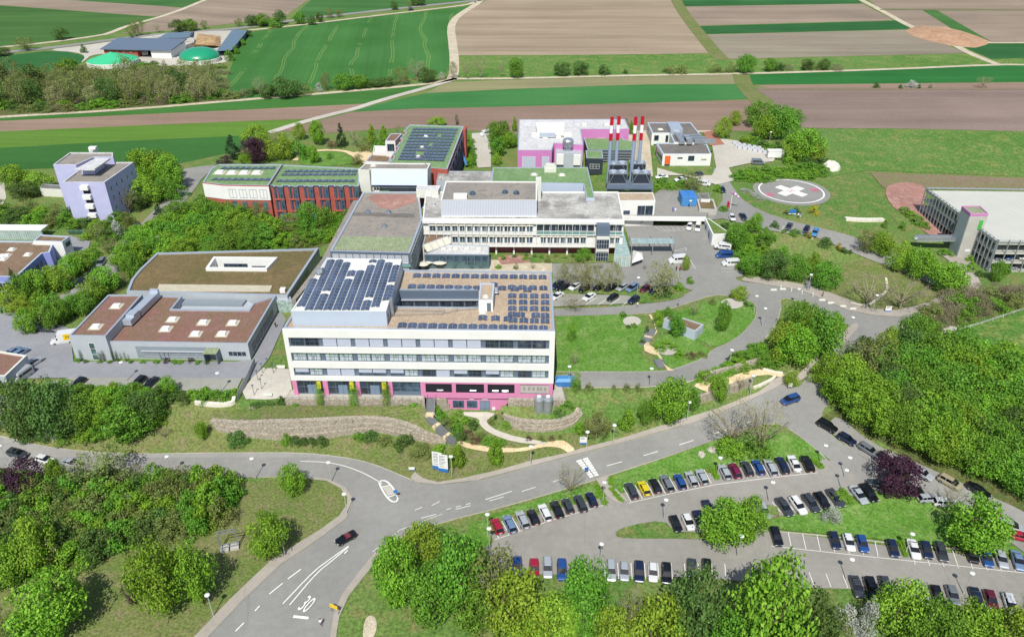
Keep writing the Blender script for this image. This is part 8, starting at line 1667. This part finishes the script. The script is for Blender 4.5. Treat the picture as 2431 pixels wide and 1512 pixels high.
def row(area, lst, head):
    """u, v, colour, type [, reversed]; label counts the cars of the row from the left"""
    for i, c in enumerate(sorted(lst, key=lambda c: c[0])):
        h = head if len(c) < 5 or c[4] is None else (c[4] if isinstance(c[4], tuple) else (-head[0], -head[1]))
        nb = [q for q in lst if q[2] == c[2] and q[3] == c[3]]; base = '%s %s' % (c[2], c[3])
        lb = '%s, %s from left, %s' % (base, ordw(i), area) if len(lst) > 1 else '%s %s' % (base, area)
        car(c[0], c[1], h, c[2], c[3], lb, group='cars in the ' + area)
row('lower hedge-side parking row', [(1180,1250,'red','hatchback'),(1210,1245,'blue-grey','estate'),(1241,1235,'silver','estate'),(1266,1228,'black','hatchback'),(1294,1218,'white','estate'),(1322,1210,'black','saloon'),(1348,1202,'dark grey','hatchback'),(1378,1196,'dark grey','estate'),(1404,1187,'navy','hatchback')], (-16,-34))
row('row left of the hedge below the lawn', [(1499,1166,'dark grey','estate'),(1529,1160,'yellow','hatchback'),(1555,1154,'black','hatchback'),(1583,1148,'grey','estate'),(1614,1144,'blue','hatchback'),(1641,1138,'silver','hatchback'),(1666,1133,'silver','hatchback')], (-16,-34))
row('top parking row right of the hedge', [(1720,1121,'silver','hatchback'),(1745,1118,'purple-red','hatchback'),(1773,1113,'dark grey','hatchback'),(1800,1110,'blue','hatchback'),(1829,1110,'silver','estate'),(1857,1105,'navy','estate'),(1885,1101,'white','saloon'),(1916,1102,'black','suv')], (-16,-33))
row('middle row by the planted island', [(1604,1245,'black','hatchback'),(1634,1241,'white','hatchback'),(1659,1233,'navy','hatchback'),(1682,1210,'navy','saloon'),(1812,1213,'silver','hatchback')], (14,30))
row('middle row above the sloping lawn', [(1862,1204,'dark grey','saloon'),(1894,1200,'white','estate'),(1925,1195,'dark grey','estate'),(1951,1188,'black','hatchback'),(1983,1183,'dark grey','saloon'),(2038,1175,'silver','saloon'),(2062,1170,'black','estate')], (20,26))
row('row below the sloping lawn', [(1843,1275,'black','estate'),(1981,1284,'navy','hatchback'),(2015,1289,'white','hatchback'),(2047,1292,'blue','hatchback'),(2119,1303,'navy','hatchback'),(2169,1305,'white','saloon'),(2199,1307,'navy','hatchback'),(2234,1311,'dark grey','estate'),(2306,1315,'black','suv'),(2342,1326,'blue','hatchback'),(2377,1329,'silver','hatchback'),(2416,1332,'blue-grey','saloon')], (12,36))
row('near parking row behind the trees', [(1228,1345,'blue','hatchback'),(1268,1350,'red','hatchback'),(1300,1348,'silver','estate'),(1334,1355,'blue','suv'),(1451,1355,'silver','estate'),(1482,1358,'silver','hatchback'),(1517,1358,'navy','estate'),(1550,1360,'white','hatchback'),(1582,1362,'black','estate'),(1642,1350,'dark grey','hatchback'),(1677,1350,'black','hatchback')], (1,38))
row('near row left of the yellow-green trees', [(2034,1394,'dark grey','saloon'),(2068,1398,'black','suv'),(2102,1392,'dark grey','hatchback'),(2186,1409,'silver','estate'),(2224,1414,'black','hatchback'),(2261,1414,'grey','hatchback'),(2318,1422,'navy','saloon'),(2352,1425,'maroon','hatchback'),(2398,1436,'white','estate')], (12,34))
row('line at the right kerb beside the wood', [(1963,1012,'black','suv'),(2010,1043,'navy','hatchback'),(2062,1069,'grey','estate'),(2102,1090,'black','hatchback'),(2187,1123,'silver','estate'),(2254,1146,'beige','people carrier'),(2322,1164,'black','saloon')], (44,26))
row('lane by the purple tree', [(2084,1150,'dark grey','estate',(-30,-6)),(2130,1157,'silver','hatchback',(36,-4)),(2165,1168,'black','suv',(46,-2)),(2202,1184,'silver','hatchback',(40,-4)),(2243,1194,'white','estate',(40,2))], (40,0))
row('right edge of the car park', [(2352,1224,'red','hatchback'),(2396,1250,'silver','people carrier'),(2420,1274,'red','saloon')], (44,10))
car(1876, 950, (-44, 14), 'blue', 'people carrier', 'blue people carrier driving down the main road past the young tree', group=None, name='moving_car')
o = car(821, 1278, (-40, 22), 'black', 'convertible', 'black open convertible driving down the main road', group=None, name='convertible_car')
mb = MB(); mb.box(-1.0, .4, -.6, .6, .80, .915); q = mb.build('interior', M['burgundy'], o); mb = MB()
for sy in (-.34, .34): mb.hexa([(-.55, sy-.22, .9), (-.4, sy-.22, .9), (-.4, sy+.22, .9), (-.55, sy+.22, .9)], [(-.7, sy-.18, 1.25), (-.6, sy-.18, 1.25), (-.6, sy+.18, 1.25), (-.7, sy+.18, 1.25)])
mb.build('seat_backs', M['rust'], o)
row('upper row under the budding trees', [(1322,678,'navy','estate'),(1337,683,'black','saloon'),(1364,682,'white','hatchback'),(1386,687,'black','hatchback'),(1421,683,'black','hatchback'),(1449,684,'black','suv'),(1476,684,'silver','hatchback'),(1501,685,'blue-grey','people carrier'),(1531,687,'maroon','hatchback'),(1553,690,'navy','hatchback')], (-30,18))
row('lower row of the upper car park', [(1322,704,'white','saloon'),(1398,706,'white','saloon'),(1454,708,'black','hatchback'),(1504,713,'navy','hatchback')], (-30,18))
row('garages of the ambulance court', [(1637,538,'white','hatchback',(-4,12)),(1657,538,'white','people carrier',(-3,14))], (0,10))
row('bridge deck approach', [(1515+200,452,'navy','hatchback',(10,14)),(1738,518,'white','hatchback',(6,14)),(1764,516,'navy','saloon',(8,12))], (0,10))
row('approach road below the helipad', [(1873,539,'dark grey','saloon'),(1914,546,'navy','hatchback'),(1935,553,'light blue','hatchback')], (-8,16))
row('yard behind the chillers', [(1571,421,'white','saloon',(-20,2)),(1616,427,'white','saloon',(-20,2)),(1656,415,'dark grey','hatchback',(-20,1))], (0, 10))
row('left drive', [(325,543,'dark grey','people carrier'),(241,625,'grey','people carrier'),(218,648,'black','estate'),(191,672,'navy','hatchback')], (-22,30))
row('staff parking of the office building', [(187,911,'black','hatchback'),(329,909,'black','estate'),(358,911,'black','saloon')], (-22,20))
row('gap beside the workshop', [(82,861,'silver','estate',(22,-14)),(50,838,'blue-grey','hatchback',(20,-12)),(32,836,'blue-grey','saloon',(20,-12))], (22,-14))
row('shade at the left end of the left road', [(42,1077,'dark grey','estate'),(107,1092,'white','hatchback'),(170,1100,'silver','saloon')], (40,10))
row('country road', [(976,24,'navy','saloon')], (20,-3)) if False else car(976, 24, (20, -3), 'navy', 'saloon', 'tiny dark car driving along the far country road', group=None, name='moving_car')
# cars seen inside the pink ground floor and the parking garage
for s_, c, t in ((33.2, 'dark grey', 'hatchback'), (40.6, 'blue-grey', 'hatchback'), (45.6, 'silver', 'hatchback'), (47.8, 'white', 'hatchback')):
    p = f(s_, -2.2, 7.05); car(0, 0, math.atan2(f.n.y, f.n.x), c, t, '%s %s parked in the pink car opening%s' % (c, t, {33.2: ' on the left', 40.6: ' in the middle', 45.6: ' on the right beside a white car', 47.8: ' at the far right'}[s_]), world=(p[0], p[1], 7.05 - .02), group='cars in the pink ground floor')
partbox(main, 'parking_floor', 'concrete', f, 30, 50, -6, -.55, 6.9, 7.02)
fg = frame(g1, g2)
for k, (s_, z, c) in enumerate(((2.6, 9.1, 'dark grey'), (5.8, 9.1, 'blue'), (9.6, 9.1, 'white'), (4.5, 6.1, 'black'), (8.2, 6.1, 'grey'))):
    p = fg(s_, -2.9, z); car(0, 0, math.atan2(fg.n.y, fg.n.x), c, 'hatchback', '%s hatchback on the %s deck of the parking garage front' % (c, 'lower' if z < 8 else 'middle'), world=(p[0], p[1], z), group='cars in the parking garage')
# vans
def van(u, v, head, colour, label, L=5.2, Wd=1.95, H=2.1, box=False, world=None, letter=None, lettercol='signyellow', panel=None):
    x, y, z = G(u, v); p0, p1 = Vector((x, y)), Vector(G2(u + head[0], v + head[1])); ang = math.atan2(p1.y - y, p1.x - x); k = .9/(CH - z); x -= x*k; y -= y*k
    o = empty('delivery_van' if box else 'parked_van', (x, y, z + .1), label, 'van', world=False); o.rotation_euler[2] = ang; w = Wd/2; X = lambda s_: (s_ - .5)*L; mb = MB()
    st = [(0, .97, .3, H*.96, H), (.03, 1, .22, H, H), (.3, 1, .2, H, H), (.68, 1, .2, H, H), (.8, .99, .2, H*.72, H*.74), (.93, .93, .22, H*.48, H*.5), (1, .82, .36, H*.4, H*.42)]
    if not box: st[3] = (.72, 1, .2, H*.99, H)
    ring = []
    for s_, k_, zb, z1, z2 in st: ring += [(X(s_), -w*k_*.96, zb), (X(s_), -w*k_, zb + .3), (X(s_), -w*k_*.97, z1*.75), (X(s_), -w*k_*.86, z1), (X(s_), w*k_*.86, z1), (X(s_), w*k_*.97, z1*.75), (X(s_), w*k_, zb + .3), (X(s_), w*k_*.96, zb)]
    n = len(st); mb.add(ring, [(i*8+q, (i+1)*8+q, (i+1)*8+(q+1) % 8, i*8+(q+1) % 8)[::-1] for i in range(n-1) for q in range(8)] + [tuple(range(8)), tuple(range((n-1)*8, n*8))[::-1]]); mb.build('body', PM[colour], o)
    g = MB(); g.hexa([(X(.80), -w*.84, H*.745), (X(.80)+.03, -w*.84, H*.735), (X(.80)+.03, w*.84, H*.735), (X(.80), w*.84, H*.745)], [(X(.70), -w*.8, H*.96), (X(.70)+.04, -w*.8, H*.965), (X(.70)+.04, w*.8, H*.965), (X(.70), w*.8, H*.96)]); g.build('windscreen', M['carglass'], o); g = MB()
    for sy in (-1, 1):
        g.box(X(.60), X(.73), sy*w*.975 - .03, sy*w*.975 + .03, H*.58, H*.82)
        if not box: g.box(X(.08), X(.56), sy*w*.975 - .03, sy*w*.975 + .03, H*.58, H*.82)
    g.build('side_windows', M['carglass'], o); K = carparts('estate')
    if box:
        b = MB(); b.box(X(-.12), X(.66), -w*1.08, w*1.08, .7, H*1.3); b.build('cargo_box', PM[colour], o)
    for sx in (-.3, .33):
        for sy in (-1, 1): q = bpy.data.objects.new('wheel', K['wheel']); COL.objects.link(q); q.parent = o; q.location = (sx*L, sy*(w - .1), .32)
    for sy in (-1, 1): q = bpy.data.objects.new('headlight', K['head']); COL.objects.link(q); q.parent = o; q.location = (L*.46, sy*w*.66, H*.4); q = bpy.data.objects.new('tail_light', K['tail']); COL.objects.link(q); q.parent = o; q.location = (-L*(.62 if box else .497), sy*w*.85, 1.0)
    if letter:
        for sy in (-1, 1):
            yy = sy*w*(1.09 if box else .99); b = MB(); b.box(X(.08 if box else .2), X(.42), yy - .02, yy + .02, H*.5, H*1.2 if box else H*.8)
            if panel: b.build('lettering_panel', M[panel], o)
            t = text_mesh(letter, 1.3 if box else 1.0, .01); t.materials.append(M['anthracite']); q = bpy.data.objects.new('lettering', t); COL.objects.link(q); q.parent = o; q.location = (X(.25 if box else .3), yy + sy*.03, H*.85 if box else H*.62); q.rotation_euler = (R(90), 0, 0 if sy < 0 else R(180))
    return o
van(150, 806, (-30, 4), 'white', 'white box van with a yellow lettered panel beside the office building', 5.6, 2.0, 2.3, True, letter='H', panel='signyellow')
van(51, 893, (-22, 18), 'silver', 'silver-grey delivery van parked along the workshop wall', 5.6, 2., 2.4)
van(49, 558, (-24, 3), 'white', 'white and blue ambulance-like van in front of the greenhouse', 5.4, 2., 2.3, letter=None)
van(1608, 618, (-24, 2), 'white', 'white high-roof van in the ambulance court beside a small yellow-green tree', 5.4, 2., 2.5)
van(1719, 605, (-26, 1), 'blue', 'blue minibus parked in the marked bays of the court', 5.0, 1.95, 2.0)
van(1734, 624, (-26, 1), 'white', 'white minibus parked below the blue minibus', 5.0, 1.95, 2.0)
van(1672, 435, (20, 3), 'white', 'white van with a letter on its side beside the budding bush', 4.6, 1.85, 1.9, letter='C')
van(1800, 385, (24, 1), 'grey', 'grey minibus in the gravel yard', 5.0, 1.95, 2.0)
van(1153, 318, (-18, 4), 'white', 'white van parked at the field end of the service road', 5.6, 2., 2.4)
van(1716, 584, (-22, 2), 'white', 'white covered trailer van at the foot of the retaining wall', 5.0, 2., 1.9)
van(340, 129, (-14, 1), 'white', 'white van in the farm yard before the farm hall', 5.6, 2., 2.3)
# ================================================================== PEOPLE
def person_mesh(stride, arms):
    me = bpy.data.meshes.new('figure'); s_ = stride
    V = [(0,0,.95),(0,.0,1.2),(0,.02,1.42),(0,.03,1.52),(0,.05,1.62),(0,.05,1.72),(-.1,0,.9),(-.1,s_*.5,.5),(-.1,s_*.9-.05,.08),(-.1,s_*.9+.12,.04),(.1,0,.9),(.1,-s_*.3,.5),(.1,-s_*.9,.09),(.1,-s_*.9+.15,.04),(-.2,0,1.42),(-.26,-arms*.3,1.15),(-.25,arms*.2,.92),(-.25,arms*.3,.83),(.2,0,1.42),(.26,arms*.2,1.15),(.25,arms*.55,.95),(.25,arms*.65,.87)]
    E_ = [(0,1),(1,2),(2,3),(3,4),(4,5),(0,6),(6,7),(7,8),(8,9),(0,10),(10,11),(11,12),(12,13),(2,14),(14,15),(15,16),(16,17),(2,18),(18,19),(19,20),(20,21)]
    rad = [.15,.14,.15,.06,.1,.09,.1,.07,.05,.04,.1,.07,.05,.04,.07,.05,.04,.035,.07,.05,.04,.035]
    me.from_pydata(V, E_, []); o = bpy.data.objects.new('figure', me); COL.objects.link(o); m = o.modifiers.new('s', 'SKIN'); m2 = o.modifiers.new('u', 'SUBSURF'); m2.levels = 1
    for i, d in enumerate(me.skin_vertices[0].data): d.radius = (rad[i], rad[i]*.85); d.use_root = i == 0
    dg = bpy.context.evaluated_depsgraph_get(); dg.update(); r_ = bpy.data.meshes.new_from_object(o.evaluated_get(dg)); bpy.data.objects.remove(o); return r_
PM2 = {}
def person(u, v, top, leg, lab, rot=0, var=0, z=None):
    key = var
    if key not in PM2: PM2[key] = person_mesh(.25 if var else .05, .25 if var else .1)
    me = PM2[key].copy(); me.materials.clear()
    for c, nm in ((top, 'shirt'), (leg, 'trousers'), ('#b98d74', 'skin')): me.materials.append(plain('cloth_' + nm + c[1:], c, .8))
    for p in me.polygons:
        c = p.center; p.material_index = 2 if c.z > 1.5 or (abs(c.x) > .2 and c.z < .98) else (1 if c.z < .98 else 0)
    x, y, zz = G(u, v); zz = z if z is not None else zz + .12
    if z is not None: x, y = P(u, v, z)
    o = bpy.data.objects.new('person', me); COL.objects.link(o); o.location = (x, y, zz); o.rotation_euler[2] = rot; tag(o, lab, 'person')
    mb = MB(); mb.lathe([(.02, 1.83), (.09, 1.8), (.115, 1.72), (.1, 1.66)], 10, (0, .04)); mb.build('hair', M['rust'], o, off=(0, 0, 0))
person(1513, 731, '#d8d8d4', '#8a8d94', 'person in white walking across the upper car park drive', .5, 1); person(1609, 728, '#8f96a3', '#4a5060', 'person in grey walking along the lawn edge', 1, 1); person(1614, 645, '#a3243c', '#2c2c34', 'person in a red top beside the planting bed at the court', 2, 1)
person(1605, 645, '#26282e', '#22242a', 'person in dark clothes left of the red-topped person', 2.2, 1); person(1597, 503, '#4a5fc0', '#3a4da0', 'person in blue work clothes on the bridge deck', 0, 0, 9.86); person(1603, 505, '#d5d8e0', '#c8ccd8', 'person in white clothes on the bridge deck', 0, 0, 9.86)
person(1952, 706, '#a02848', '#24242a', 'person with a red bag walking on the loop pavement', 1.5, 1); person(1894, 518, '#d9dcdc', '#3a4050', 'person in white beside the helipad board', 0, 0); person(1899, 518, '#5a6a90', '#c9ccd2', 'person in blue beside the helipad board', 0, 0)
person(655, 779, '#24262b', '#2a2c33', 'person in dark clothes walking in the alley', 3, 1); person(763, 1486, '#d2cfd4', '#6d3a48', 'person in white walking on the lower pavement', .4, 1)
